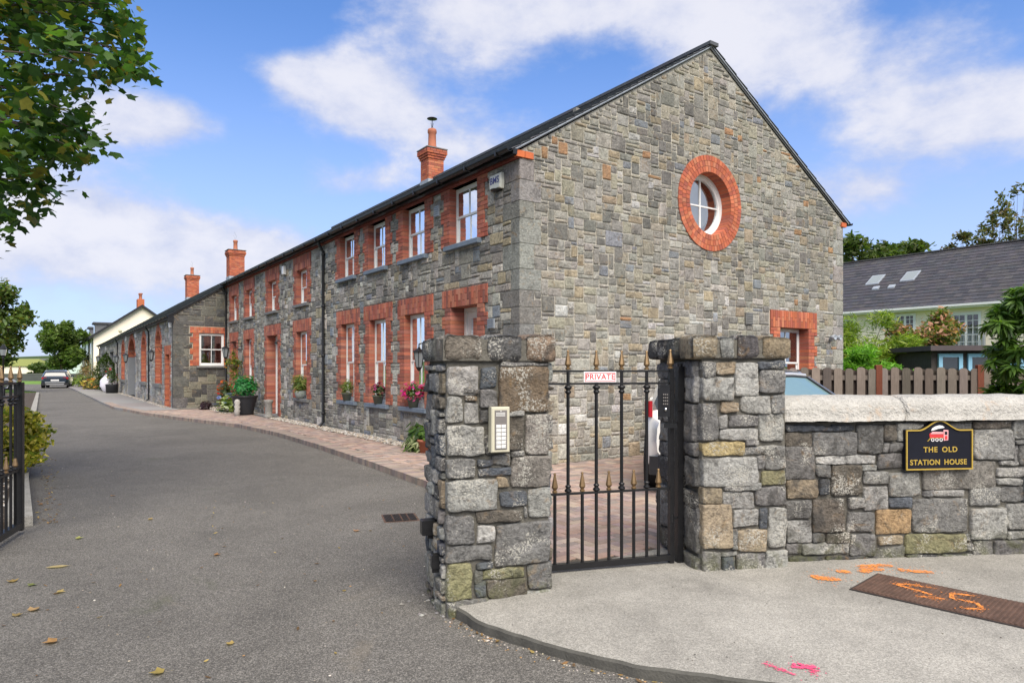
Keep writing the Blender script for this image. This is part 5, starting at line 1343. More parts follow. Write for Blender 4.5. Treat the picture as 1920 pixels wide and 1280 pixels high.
# ---- right pier
RPd = nrm2((.674, .11)); RPn = (-RPd[1], RPd[0]); RPP = (1.416, 5.09); RW_, RD_ = .68, .85
def rp(x, y): return (RPP[0] + RPd[0] * x + RPn[0] * y, RPP[1] + RPd[1] * x + RPn[1] * y)
pier2 = empty('stone_pier', (RPP[0], RPP[1], 0), 0, label='stone gate pier at the end of the front wall carrying the gate hinges', cat='pier')
with Par(pier2):
    core_box(None, rp(.0, .0), RPd, RW_ - .01, RD_ - .02, -.05, 1.74)
    body = [(max(q[0], 0), q[1], min(q[2], RW_), min(q[3], 1.655), q[4]) for q in RIGHT_PIER]
    stones_on(None, body, RPP, RPd, .030, seed=2)
    stones_on(None, [(q[0] - .0, q[1], min(q[2], RD_), min(q[3], 1.655), q[4]) for q in RIGHT_PIER_SIDE], rp(0, RD_), (-RPn[0], -RPn[1]), .04, seed=3)
    random_face(None, rp(RW_ - .01, RD_ - .02), (-RPd[0], -RPd[1]), .0, RW_ - .01, .05, 1.65, 35, stuff=True)
    random_face(None, rp(RW_ - .01, .3), RPn, .0, .5, 1.0, 1.65, 36, stuff=True)
    m = MB(); m.prism([rp(-.05, -.03), rp(RW_ + .02, -.03), rp(RW_ + .02, RD_ + .03), rp(-.05, RD_ + .03)], 1.685, 1.82); m.build('cap_mortar', M_MORTAR_D)
    for i, (x0, x1, c) in enumerate([(-.10, .115, 'o'), (.125, .245, 'g'), (.255, .445, 'd'), (.455, .70, 'Y')]):
        t_ = (.20, .17, .11) if c == 'o' else ((.24, .20, .13) if c == 'Y' else PAL[c]); cap_block(RPP, RPd, x0, x1, 1.675, 1.855 - .006 * (i % 2), jit(tuple(v * 1.25 for v in t_), .05), 71 + i, .28, .05)
    for i, (x0, x1) in enumerate([(-.03, .16), (.17, .36), (.37, .58)]): cap_block(rp(0, RD_), (-RPn[0], -RPn[1]), x0, x1, 1.68, 1.85, jit(PAL['d'], .15), 81 + i, .26, .10)
    for i, (x0, x1) in enumerate([(.0, .2), (.21, .42), (.43, .66)]): cap_block(rp(RW_, RD_), (-RPd[0], -RPd[1]), x0, x1, 1.68, 1.84, jit(PAL['d'], .15), 91 + i, .3, .04)

# ---- front wall with rounded granite coping
FWP = (2.06, 5.33); FWd = nrm2((2.1, .25)); FWn = (-FWd[1], FWd[0])
def fw(x, y): return (FWP[0] + FWd[0] * x + FWn[0] * y, FWP[1] + FWd[1] * x + FWn[1] * y)
fwall = empty('boundary_wall', (FWP[0], FWP[1], 0), 0, label='low stone boundary wall with rounded pale granite coping beside the gate pier', cat='wall')
with Par(fwall):
    core_box(None, fw(.0, .0), FWd, 6.9, .36, -.05, 1.18)
    stones_on(None, [q for q in FRONT_WALL], FWP, FWd, .030, seed=5)
    rg_ = random.Random(9); rr = rubble(2.30, .04, 6.8, 1.17, .06, .055, lambda x, y: True, rg_, 2.2); fr = face_frame(FWP, FWd); mm = MB(fr)
    for i, (a, b, c, e) in enumerate(rr): rock(mm, a + .006, b + .006, c - .006, e - .006, .045 * rg_.uniform(.7, 1.2), jit(PAL[rg_.choice('gggllBdtgs')], .12), rg_, 900 + i, -.04, .006)
    mm.build('wall_stones_beyond', M_PIER, kind='stuff')
    rr = rubble(.0, .1, 6.8, 1.17, .12, .09, lambda x, y: True, rg_, 1.5); mm = MB(face_frame(fw(6.9, .36), (-FWd[0], -FWd[1])))
    for i, (a, b, c, e) in enumerate(rr): stone(mm, a + .006, b + .006, c - .006, e - .006, .03, jit(PAL[rg_.choice('gggllBd')], .12), rg_)
    mm.build('rear_stones', M_PIER, kind='stuff')
    # coping stones
    cuts = [.0, 1.045, 2.35, 3.75, 5.2, 6.95]
    for ci, (a, b) in enumerate(zip(cuts[:-1], cuts[1:])):
        m = MB(lambda x, y, n: (fw(x, y)[0], fw(x, y)[1], n)); nX = max(8, int((b - a) / .035)); nA = 18; vs = []; fs = []
        for i in range(nX + 1):
            x = a + .004 + (b - a - .008) * i / nX; e = min(i, nX - i) ; sh = 1 - .05 * (e == 0) - .012 * (e == 1)
            for j in range(nA + 1):
                an = PI * j / nA; cx_ = -math.cos(an); sy = math.sin(an)
                yy = .17 + .255 * math.copysign(abs(cx_) ** .62, cx_) * sh; zz = 1.195 + .195 * (sy ** .62) * sh
                q = Vector((x * 5, yy * 5, zz * 5 + ci * 9)); yy += .010 * noise.noise(q) + .006 * noise.noise(q * 4); zz += .008 * noise.noise(q + Vector((5, 5, 5))) + .005 * noise.noise(q * 4.3)
                vs.append((x, yy, zz))
        for i in range(nX):
            for j in range(nA): fs.append((i * (nA + 1) + j, (i + 1) * (nA + 1) + j, (i + 1) * (nA + 1) + j + 1, i * (nA + 1) + j + 1))
            fs.append((i * (nA + 1), (i + 1) * (nA + 1), (i + 1) * (nA + 1) + nA, i * (nA + 1) + nA))
        fs += [list(range(nA + 1)), list(range(nX * (nA + 1), (nX + 1) * (nA + 1)))]
        m.add(vs, fs, None, 0, True); m.build('coping_stone', M_GRANITE)

# ---- name sign on the wall
fr = face_frame(FWP, FWd); sg = empty('house_sign', fr(1.05, .803, .055), math.atan2(FWd[1], FWd[0]), label='black and gold house name sign with a red steam engine on the front wall', cat='sign')
def sign_outline(w, h, ah, n=28, ins=0.0):
    pts = [(ins, ins), (w - ins, ins), (w - ins, h - ins)]
    for i in range(n + 1):
        t = i / n; x = (w - ins) - (w - 2 * ins) * t; u = abs(x / w - .5) * 2
        s_ = 0 if u > .62 else (1 - (u / .62)) ; s_ = s_ * s_ * (3 - 2 * s_)
        pts.append((x, h - ins + ah * s_))
    return pts
SW, SH, SA = .575, .318, .075
m = MB(lambda x, y, n: (x, -n, y)); m.prism(sign_outline(SW, SH, SA), -.03, .006); m.build('board', M_SIGNB, sg)
o1 = sign_outline(SW, SH, SA, ins=.0); o2 = sign_outline(SW, SH, SA, ins=.010); n = len(o1)
m = MB(lambda x, y, n_: (x, -n_, y)); m.add([(x, y, .006) for x, y in o1] + [(x, y, .016) for x, y in o1] + [(x, y, .016) for x, y in o2] + [(x, y, .006) for x, y in o2],
   [(a * n + i, a * n + (i + 1) % n, (a + 1) * n + (i + 1) % n, (a + 1) * n + i) for a in range(3) for i in range(n)]); m.build('gold_border', M_GOLD, sg)
def wm(x, z, y=-.0075): return wall_mat(x, y, z, (1, 0, 0))
for w_, x_ in (('THE', .212), ('OLD', .378)): text_on(sg, 'lettering', w_, .058, M_GOLD, wm(x_, .158), .0015, 1.05, .0012, 1.15)
for w_, x_ in (('STATION', .166), ('HOUSE', .428)): text_on(sg, 'lettering', w_, .058, M_GOLD, wm(x_, .058), .0015, 1.0, .0012, 1.10)
def flat(name, pts, mt, z=.0065, th=.004):
    m = MB(lambda x, y, n_: (x, -n_, y)); m.prism(pts, z, z + th); return m.build(name, mt, sg)
ex, ez = .205, .232
flat('engine_boiler', [(ex, ez + .022), (ex + .118, ez + .022), (ex + .118, ez + .062), (ex + .01, ez + .062), (ex - .004, ez + .05)], M_RED)
flat('engine_highlight', [(ex + .004, ez + .052), (ex + .114, ez + .052), (ex + .114, ez + .068), (ex + .02, ez + .07)], M_PINK, .0107, .002)
flat('engine_cab', [(ex + .12, ez - .002), (ex + .158, ez + .002), (ex + .160, ez + .082), (ex + .118, ez + .085)], M_PINK)
flat('cab_window', [(ex + .128, ez + .045), (ex + .150, ez + .046), (ex + .150, ez + .070), (ex + .128, ez + .071)], M_SIGNB, .0108, .001)
flat('engine_cab_panel', [(ex + .129, ez + .006), (ex + .150, ez + .008), (ex + .150, ez + .036), (ex + .129, ez + .036)], M_RED, .0108, .001)
flat('smoke_plume', [(ex + .012, ez + .078), (ex + .02, ez + .096), (ex + .05, ez + .113), (ex + .085, ez + .121), (ex + .11, ez + .116), (ex + .128, ez + .104), (ex + .115, ez + .099), (ex + .07, ez + .093), (ex + .035, ez + .082)], M_SIGNW)
flat('engine_buffer', [(ex - .022, ez - .006), (ex - .016, ez - .006), (ex + .006, ez + .014), (ex, ez + .018)], M_GOLD)
for q in range(3):
    m = MB(lambda x, y, n_: (x, -n_, y)); c_ = (ex + .026 + q * .036, ez + .006); vs = []; 
    ring_box(m, .009, .014, .0065, .0095, 16, c_); m.build('engine_wheel', M_SIGNW, sg)
flat('engine_frame', [(ex, ez + .018), (ex + .118, ez + .018), (ex + .118, ez + .0215), (ex, ez + .0215)], M_GOLD)

# ---- pedestrian gate
GP0, GP1 = (.24, 5.00), (1.215, 5.285); gd = nrm2((GP1[0] - GP0[0], GP1[1] - GP0[1])); GL = math.dist(GP0, GP1)
def spike(mb_, x, y, z, h=.145, s=1.0):
    """faceted bronze spear finial"""
    pr = [(.012 * s, 0), (.020 * s, .004), (.020 * s, .014), (.011 * s, .020), (.0255 * s, .042), (.0075 * s, h - .014), (.012 * s, h - .010), (.009 * s, h), (0, h + .003)]
    mb_.lathe(pr, (x, y, z), 8, smooth=False)
def collar(mb_, x, y, z, up=1):
    mb_.lathe([(.010, -.03), (.017, -.026), (.024, -.016), (.024, -.010), (.014, 0), (.022, .008), (.029, .018), (.029, .026), (.016, .034), (.010, .036)][::1] if up else
              [(.010, -.036), (.026, -.030), (.028, -.02), (.014, -.004), (.022, .006), (.022, .014), (.010, .022)], (x, y, z), 10)
gate = empty('iron_gate', (GP0[0], GP0[1], 0), math.atan2(gd[1], gd[0]), label='black iron pedestrian gate with bronze spear heads between the two stone piers', cat='gate')
def gpart(fn, name, mt): m = MB(); fn(m); return m.build(name, mt, gate)
gx = [.182, .408, .615, .825]            # tall bars
sx = [.078, .295, .510, .716, .925]      # short bars
gpart(lambda m: m.box(0, -.022, .125, GL, .022, .168), 'bottom_rail', M_BLACK)
gpart(lambda m: m.box(0, -.012, .672, GL, .012, .688), 'middle_rail', M_BLACK)
gpart(lambda m: m.box(-.03, -.009, 1.485, GL, .009, 1.500), 'second_rail', M_BLACK)
gpart(lambda m: m.box(-.03, -.010, 1.578, GL, .010, 1.593), 'top_rail', M_BLACK)
for x in gx:
    def bar_(m, x=x): m.tube([(x, 0, .168), (x, 0, 1.593)], .0125, 10); collar(m, x, 0, 1.445); collar(m, x, 0, .725, 0)
    gpart(bar_, 'tall_bar', M_BLACK); gpart(lambda m, x=x: spike(m, x, 0, 1.595), 'spear_head', M_BRONZE)
for x in sx:
    gpart(lambda m, x=x: m.tube([(x, 0, .168), (x, 0, .672)], .0125, 10), 'short_bar', M_BLACK); gpart(lambda m, x=x: spike(m, x, 0, .69), 'spear_head', M_BRONZE)
gpart(lambda m: m.box(GL, -.02, .10, GL + .035, .02, 1.60), 'gate_stile', M_BLACK)
gpart(lambda m: spike(m, GL + .012, 0, 1.602, .15, 1.1), 'spear_head', M_BRONZE)
ps = empty('private_sign', (GP0[0] + gd[0] * .30, GP0[1] + gd[1] * .30, 1.505), math.atan2(gd[1], gd[0]), label='small white sign reading PRIVATE in red on the pedestrian gate', cat='sign')
m = MB(lambda x, y, n: (x, -n, y)); m.bbox(0, -.003, .013, .262, .077, .020, .002); m.build('plate', M_SIGNW, ps)
m = MB(lambda x, y, n: (x, -n, y))
for q in ((.008, .004, .254, .008), (.008, .066, .254, .070), (.008, .008, .012, .066), (.250, .008, .254, .066)): m.box(q[0], q[1], .0202, q[2], q[3], .0212)
m.build('red_border', M_RED, ps)
text_on(ps, 'lettering', 'PRIVATE', .060, M_RED, wall_mat(.131, -.0208, .037, (1, 0, 0)), .0004, 1.0, .0008, 1.08)
# gate post with closer and lock box
pp = (GP1[0] + gd[0] * .090, GP1[1] + gd[1] * .090)
gp = empty('gate_post', (pp[0], pp[1], 0), math.atan2(gd[1], gd[0]), label='black square steel hinge post fixed to the right gate pier', cat='post')
m = MB(); m.bbox(-.025, -.025, .04, .022, .03, 1.36, .004); m.build('post_shaft', M_BLACK, gp)
m = MB(); m.box(-.025, -.035, 1.28, .025, .02, 1.62); m.tube([(.0, -.01, 1.62), (.0, -.01, 1.645)], .022, 8); m.build('closer_housing', M_BLACK, gp)
m = MB(); m.box(.036, -.02, 1.42, .14, .0, 1.46); m.box(.036, -.02, .92, .12, .0, .96); m.build('wall_bracket', M_BLACK, gp)
for zz in (.45, 1.18):
    m = MB(); m.tube([(-.07, -.01, zz - .03), (-.07, -.01, zz + .03)], .018, 8); m.box(-.07, -.018, zz - .01, -.03, -.002, zz + .01); m.build('hinge', M_BLACK, gp)
lkb = empty('keypad_lock', (GP1[0] - gd[0] * .045, GP1[1] - gd[1] * .045, 1.24), math.atan2(gd[1], gd[0]) - .5, label='black keypad lock box bolted to the gate beside its hinge stile', cat='keypad lock')
m = MB(); m.prism([(-.045, -.05), (.045, -.075), (.055, .0), (-.04, .02)], 0.0, .215); m.prism([(-.03, -.045), (.045, -.07), (.05, .0), (-.03, .01)], .215, .24); m.build('casing', M_BLACKP, lkb)
for i in range(3):
    for j in range(4):
        m = MB(); xx, zz = -.005 + i * .014, .09 + j * .024; m.box(xx, -.078 + .002 * (2 - i), zz, xx + .009, -.062, zz + .012); m.build('key', M_PANELG, lkb)
m = MB(); m.lathe([(0, -.012), (.012, -.010), (.014, 0)], (.014, -.068, .055), 12, axis='y'); m.build('knob', M_CHROME, lkb)
m = MB(); m.box(.0, -.03, -.09, .10, -.022, -.055); m.build('strike_plate', M_BLACK, lkb)

# ---- open driveway gate at the far left
DG0, DG1 = (-4.775, 6.62), (-3.9, 4.1); dgd = nrm2((DG1[0] - DG0[0], DG1[1] - DG0[1]))
dg = empty('iron_gate', (DG0[0], DG0[1], 0), math.atan2(dgd[1], dgd[0]), label='black iron driveway gate standing open at the left edge with bronze spear heads', cat='gate')
def dpart(fn, name, mt): m = MB(); fn(m); return m.build(name, mt, dg)
DL = 1.2; rise = .03
dpart(lambda m: m.box(0, -.03, .06, DL, .03, .12), 'bottom_rail', M_BLACK)
for (zz, nm) in ((.62, 'middle_rail'), (1.33, 'second_rail'), (1.455, 'top_rail')): dpart(lambda m, zz=zz: m.box(0, -.014, zz, DL, .014, zz + .022), nm, M_BLACK)
dpart(lambda m: m.box(-.03, -.032, .04, .03, .032, 1.475), 'gate_stile', M_BLACK); dpart(lambda m: spike(m, .0, 0, 1.477, .15), 'spear_head', M_BRONZE)
for i in range(10):
    x = .12 + i * .115
    if i % 2 == 1 or True:
        def b2(m, x=x): m.tube([(x, 0, .12), (x, 0, 1.46)], .0125, 8); collar(m, x, 0, 1.29); collar(m, x, 0, .675, 0)
        if i % 2: dpart(b2, 'tall_bar', M_BLACK); dpart(lambda m, x=x: spike(m, x, 0, 1.477, .15), 'spear_head', M_BRONZE)
        else:
            dpart(lambda m, x=x: m.tube([(x, 0, .12), (x, 0, .62)], .0125, 8), 'short_bar', M_BLACK); dpart(lambda m, x=x: spike(m, x, 0, .642, .15), 'spear_head', M_BRONZE)
            dpart(b2, 'tall_bar', M_BLACK) if i == 0 else None

# ================================================================== DRAIN COVERS, PAINT, LEAVES
ch_ = empty('access_cover', (2.31, 4.66, .106), 0, label='long rusty ribbed steel access cover with orange paint numbers in the pavement', cat='drain cover')
cv = [(2.31, 4.69), (2.68, 5.04), (3.95, 4.16), (3.58, 3.80)]
A_, B_, C_, D__ = [Vector((x, y, 0)) for x, y in ((2.33, 4.67), (2.66, 5.02), (4.28, 4.14), (3.62, 3.70))]
zc = .100
def quadpt(u, v): p = (A_ * (1 - v) + B_ * v) * (1 - u) + (D__ * (1 - v) + C_ * v) * u; return p
# true rectangle: long side direction e1, width e2
e1 = Vector((3.29 - 2.68, 4.39 - 5.04, 0)).normalized(); e2 = Vector((-e1.y, e1.x, 0)); O_ = Vector((2.31, 4.64, 0)); CWD = .50; CL = 2.3
def cvf(x, y, z): p = O_ + e1 * x + e2 * y; return (p.x - ch_.location.x, p.y - ch_.location.y, z)
m = MB(cvf); m.box(-.012, -.012, -.03, CL + .012, CWD + .012, .003); m.build('cover_frame', M_IRON, ch_)
m = MB(cvf); m.box(0, 0, .003, CL, CWD, .005); m.build('base_plate', M_RUST, ch_)
nr = 82
mm = MB(cvf)
for i in range(nr):
    x = .012 + i * (CL - .02) / nr; mm.bbox(x, .01, .004, x + .015, CWD - .01, .0115, .003)
    if i in (26, 54): mm.build('rib_panel', M_RUST, ch_); mm = MB(cvf)
mm.build('rib_panel', M_RUST, ch_)
dr = empty('road_gully', (-1.33, 7.12, 0), math.radians(16), label='small rectangular iron gully grating set in the asphalt by the left pier', cat='drain')
m = MB(); m.box(-.0, 0, -.02, .37, .40, .0025); m.build('gully_frame', M_RUST, dr)
m = MB(); m.box(.02, .03, .003, .35, .37, .0045); m.build('gully_shade_sheet', M_DRAINSHADE, dr)  # solid dark sheet; the drain's shade is put into its colour
for i in range(22):
    if i in (5, 11, 16): w = .011
    else: w = .006
    m = MB(); m.box(.024 + i * .0148, .03, .0045, .024 + i * .0148 + w, .37, .012); m.build('grate_bar', M_RUST if w > .01 else M_IRON, dr)
def spray(name, strokes, material, zf, root, width=.03, seed=0, off=.004):
    rg_ = random.Random(seed)
    for st in strokes:
        m = MB(); pts = [Vector(p + (0,)) for p in st]; P_ = []
        for a, b in zip(pts[:-1], pts[1:]):
            k_ = max(2, int((b - a).length / .012)); P_ += [a.lerp(b, q / k_) for q in range(k_)]
        P_.append(pts[-1]); vs = []
        for i, p in enumerate(P_):
            d = (P_[min(i + 1, len(P_) - 1)] - P_[max(0, i - 1)]).normalized(); nn = Vector((-d.y, d.x, 0)); e = min(1, (min(i, len(P_) - 1 - i) + .5) / 3)
            for sg_ in (-1, 1):
                w = width * (.5 + .5 * e) * (.75 + .6 * noise.noise(p * 60 + Vector((sg_ * 3, seed, 0)))); q = p + nn * w * sg_ * .5; vs.append((q.x, q.y, zf(q.x, q.y) + off))
        m.add(vs, [(2 * i, 2 * i + 2, 2 * i + 3, 2 * i + 1) for i in range(len(P_) - 1)])
        # overspray flecks
        for q in range(int(len(P_) * 3)):
            p = rg_.choice(P_) + Vector((rg_.gauss(0, width * .55), rg_.gauss(0, width * .8), 0)); r_ = rg_.uniform(.002, .006)
            m.add([(p.x + r_ * math.cos(a), p.y + r_ * 1.2 * math.sin(a), zf(p.x, p.y) + off + .0004) for a in (0, 1.3, 2.5, 3.8, 5)], [(0, 1, 2, 3, 4)])
        m.build(name, material, root)
az_ = lambda x, y: apron_z(x, y) + .002
spray('orange_mark', [[(2.16, 4.94), (2.22, 4.90), (2.30, 4.87), (2.34, 4.86)], [(2.16, 4.905), (2.24, 4.87), (2.30, 4.84)], [(2.40, 5.04), (2.50, 5.05)], [(2.62, 5.16), (2.80, 5.20), (2.90, 5.19)], [(2.58, 5.02), (2.66, 5.11), (2.78, 5.10)], [(2.88, 5.10), (2.98, 5.05), (3.1, 5.02)]], M_SPRAYO, az_, ap, .10, 3)
cz_ = lambda x, y: ch_.location.z + .0118
def cp_(x, y): p = O_ + e1 * x + e2 * y; return (p.x, p.y)
spray('orange_number', [[cp_(.30, .40), cp_(.16, .30), cp_(.40, .24), cp_(.46, .12)], [cp_(.24, .36), cp_(.40, .40)], [cp_(.36, .13), cp_(.50, .2)], [cp_(.62, .42), cp_(.50, .36), cp_(.52, .26), cp_(.66, .26), cp_(.72, .16), cp_(.62, .08)]], M_SPRAYO, cz_, ap, .036, 5, .0)
spray('pink_mark', [[(1.30, 3.53), (1.36, 3.47), (1.42, 3.42)], [(1.46, 3.53), (1.44, 3.49), (1.50, 3.485), (1.56, 3.50)], [(1.475, 3.53), (1.53, 3.46), (1.53, 3.42)], [(1.50, 3.45), (1.56, 3.455)]], M_SPRAYP, az_, ap, .032, 7)

def leaf_shape(lobes=5):
    """maple leaf: outline fan with folded midrib"""
    pts = []
    tips = [(-125, .55), (-62, .85), (0, 1.0), (62, .85), (125, .55)]
    pts.append((-.0, -.30))
    for i, (a, r_) in enumerate(tips):
        aa = math.radians(90 - a * -1) if False else math.radians(90 + a)
        b0 = math.radians(90 + a - 30)
        if i > 0: pts.append((.56 * math.cos(b0), .56 * math.sin(b0)))
        pts.append((r_ * math.cos(aa), r_ * math.sin(aa)))
    return pts
ML = leaf_shape()
# order anticlockwise from the stalk
ML = [ML[0]] + ML[1:]
ML_V = np.array([(0, .05, 0)] + [(x * .5, y * .5, -.10 * (x * x)) for x, y in ML]); ML_F = [(0, i, i % len(ML) + 1) for i in range(1, len(ML) + 1)]
OV_V = np.array([(0, -.5, 0), (.22, -.1, -.05), (.16, .3, -.04), (0, .55, -.02), (-.16, .3, -.04), (-.22, -.1, -.05)]); OV_F = [(0, 1, 2, 3), (0, 3, 4, 5)]
LN_V = np.array([(0, -.5, 0), (.07, -.1, -.02), (.05, .3, 0), (0, .6, -.06), (-.05, .3, 0), (-.07, -.1, -.02)]); LN_F = [(0, 1, 2, 3), (0, 3, 4, 5)]
def scatter(name, C_, size, tints, V, Fc, parent=None, seed=0, up=.5, kind='stuff', label=None, cat=None, droop=0.0, mt=None):
    """many leaves in one mesh: C_ (N,3) centres"""
    r_ = np.random.RandomState(seed); n = len(C_); C_ = np.asarray(C_, dtype=float)
    nv = V.shape[0]
    nrmv = r_.normal(size=(n, 3)); nrmv[:, 2] = np.abs(nrmv[:, 2]) + up * 2; nrmv /= np.linalg.norm(nrmv, axis=1, keepdims=True)
    t = r_.normal(size=(n, 3)); t[:, 2] -= droop * 2; t -= nrmv * (t * nrmv).sum(1, keepdims=True); t /= np.linalg.norm(t, axis=1, keepdims=True); b = np.cross(t, nrmv)
    s = size * r_.uniform(.65, 1.3, size=(n, 1, 1))
    P_ = (V[None, :, 0, None] * b[:, None, :] + V[None, :, 1, None] * t[:, None, :] + V[None, :, 2, None] * nrmv[:, None, :]) * s + C_[:, None, :]
    verts = P_.reshape(-1, 3); k_ = len(Fc[0]); F_ = np.array(Fc); faces = (F_[None] + (np.arange(n) * nv)[:, None, None]).reshape(-1, k_)
    me = bpy.data.meshes.new(name); me.vertices.add(len(verts)); me.vertices.foreach_set('co', verts.astype(np.float32).ravel())
    me.loops.add(faces.size); me.polygons.add(len(faces)); me.loops.foreach_set('vertex_index', faces.ravel().astype(np.int32)); me.polygons.foreach_set('loop_start', np.arange(0, faces.size, k_, dtype=np.int32))
    me.update(calc_edges=True); me.materials.append(mt or M_LEAF)
    ti = np.array(tints)[r_.choice(len(tints), n)] * r_.uniform(.7, 1.3, size=(n, 1)); ti = np.repeat(ti, len(Fc), axis=0)
    at = me.attributes.new('tint', 'FLOAT_COLOR', 'FACE'); at.data.foreach_set('color', np.concatenate([ti, np.ones((len(ti), 1))], 1).astype(np.float32).ravel())
    o = bpy.data.objects.new(name, me); link(o, parent); return props(o, label, cat, None, kind)
def at(u, v, z=0.0):
    """point of the ground plane z seen at a picture position"""
    y = (1.6 - z) * 1280 / (v - 692); return ((u - 960) / 1280 * y, y, z)
def atY(u, v, y): return ((u - 960) / 1280 * y, y, 1.6 + (692 - v) / 1280 * y)

# ================================================================== PLANTS AND POTS
G_DARK = [(.035, .07, .018), (.05, .09, .02), (.028, .055, .02), (.06, .105, .025)]
G_MID = [(.06, .12, .02), (.08, .15, .025), (.045, .095, .02), (.10, .17, .03)]
G_LIME = [(.16, .22, .03), (.12, .19, .025), (.20, .25, .045), (.09, .15, .02)]
G_VAR = [(.30, .34, .16), (.12, .20, .04), (.36, .38, .22), (.08, .15, .03)]
def blob_pts(c, r, n, seed, shell=.55):
    r_ = np.random.RandomState(seed); d = r_.normal(size=(n, 3)); d /= np.linalg.norm(d, axis=1, keepdims=True)
    k_ = (shell + (1 - shell) * r_.uniform(0, 1, size=(n, 1))) * (1 + .18 * np.sin(d[:, :1] * 5 + seed) * np.cos(d[:, 1:2] * 4 + seed))
    return np.array(c) + d * k_ * np.array(r)
def pot(root, prof, mt, z=0, name='pot', n=18, ribs=0):
    m = MB(); m.lathe(prof, (0, 0, z), n); return m.build(name, mt, root)
def stems(root, c0, tips, r=.006, seed=0):
    m = MB()
    for t in tips: m.tube([c0, ((c0[0] + t[0]) / 2, (c0[1] + t[1]) / 2, (c0[2] + t[2]) * .55), t], [r, r * .7, r * .3], 4)
    return m.build('stem', M_BARK, root)
def flowers(root, pts, size, cols, seed=0, name='flower'):
    V = np.array([(0, 0, .1)] + [(.5 * math.cos(a), .5 * math.sin(a), (.0 if i % 2 else .12)) for i, a in enumerate(np.arange(0, 6.28, .628))]); F_ = [(0, i, i % 10 + 1) for i in range(1, 11)]
    return scatter(name, pts, size, cols, V, F_, root, seed, up=.6)
PEBW = lambda t, s, z=0: W(t, s, z)
def planter(t, s, z, label, prof, mt, pr, pn, pal, leaf, shape='ov', fl=None, cat='plant pot', h=None, world=None, name='potted_plant', droop=0.0, group=None):
    loc = world or W(t, s, z); root = empty(name, loc, HA, label=label, cat=cat, group=group)
    top = prof[-1][1] if h is None else h; zt = max(p[1] for p in prof)
    pot(root, prof + [(max(.01, prof[-1][0] - .015), prof[-1][1]), (.0, prof[-1][1] - .03)], mt)
    V, F_ = {'ov': (OV_V, OV_F), 'ln': (LN_V, LN_F), 'ml': (ML_V, ML_F)}[shape]
    c = (0, 0, zt + pr[2] * .72); sd_ = R.randint(0, 9999)
    P_ = blob_pts(c, pr, pn, sd_, .35)
    stems(root, (0, 0, zt - .03), [tuple(p) for p in P_[:9]], .007)
    scatter('foliage', P_, leaf, pal, V, F_, root, sd_, .3, droop=droop)
    if fl: flowers(root, blob_pts(c, tuple(x * 1.05 for x in pr), fl[0], sd_ + 1, .8), fl[1], fl[2], sd_)
    return root
P_SMALL = [(0, 0), (.085, 0), (.12, .16), (.135, .165), (.135, .19)]
planter(-.04, 7.22, .84, 'leafy green pot on the ground floor sill of the window nearest the downpipe', P_SMALL, M_POTG, (.20, .22, .2), 260, G_LIME, .11, 'ln', droop=.3)
planter(-.04, 5.35, .84, 'dark magenta flowering pot on the middle ground floor sill', P_SMALL, M_POTG, (.17, .2, .16), 220, G_DARK, .07, 'ov', (45, .06, [(.35, .03, .14), (.5, .08, .22)]))
planter(-.04, 3.62, .84, 'bright pink flowering pot on the ground floor sill nearest the corner', P_SMALL, M_POTG, (.24, .26, .18), 260, G_MID, .08, 'ov', (70, .08, [(.75, .04, .25), (.62, .03, .30), (.8, .12, .35)]))
planter(-.05, 10.8, .77, 'grassy plant in a pale grey pot on the sill beyond the downpipe', [(0, 0), (.10, 0), (.15, .1), (.16, .2), (.15, .22)], plain('pale_pot', (.28, .31, .29), .7), (.22, .28, .28), 420, [(.20, .25, .05), (.10, .17, .03), (.26, .26, .08)], .20, 'ln')
planter(-.62, 14.9, .1, 'tall ribbed black planter with a bright green shrub beside the front door', [(0, 0), (.27, 0), (.29, .08), (.285, .12), (.32, .19), (.31, .24), (.35, .32), (.34, .37), (.38, .44), (.37, .49), (.41, .57), (.43, .60), (.43, .63)], M_POT, (.46, .46, .42), 1500, [(.02, .17, .035), (.03, .22, .05), (.015, .12, .03), (.05, .26, .07)], .10)
planter(-.42, 2.36, .1, 'terracotta pot of green leaves at the wall foot beside the left pier', [(0, 0), (.10, 0), (.14, .2), (.155, .2), (.155, .24)], M_TERRA, (.2, .2, .13), 160, G_MID, .12)
def ground_plant(t, s, z, label, r, n, pal, leaf, shape='ov', fl=None, up=.3, droop=.0, world=None, name='plant', cat='plant', shell=.4):
    root = empty(name, world or W(t, s, z), HA, label=label, cat=cat)
    V, F_ = {'ov': (OV_V, OV_F), 'ln': (LN_V, LN_F), 'ml': (ML_V, ML_F)}[shape]; sd_ = R.randint(0, 9999)
    P_ = blob_pts((0, 0, r[2] * .8), r, n, sd_, shell); P_[:, 2] = np.abs(P_[:, 2])
    stems(root, (0, 0, 0), [tuple(p) for p in P_[:12]], .008)
    scatter('foliage', P_, leaf, pal, V, F_, root, sd_, up, droop=droop)
    if fl: flowers(root, blob_pts((0, 0, r[2] * .85), tuple(x * 1.04 for x in r), fl[0], sd_ + 1, .85), fl[1], fl[2], sd_)
    return root
ground_plant(-.28, 2.85, .1, 'broad leaved dark green plant against the wall below the corner window', (.26, .30, .30), 260, G_MID, .17)
ground_plant(-.42, 2.62, .1, 'striped cream and green hosta spilling beside the terracotta pot', (.27, .30, .17), 240, G_VAR, .24, 'ln', droop=.6)
ground_plant(-.6, 16.7, .1, 'pale green hydrangea with white and blue heads on the gravel', (.55, .5, .36), 700, G_LIME, .12, 'ov', (40, .16, [(.45, .5, .35), (.14, .18, .45), (.5, .55, .3)]))
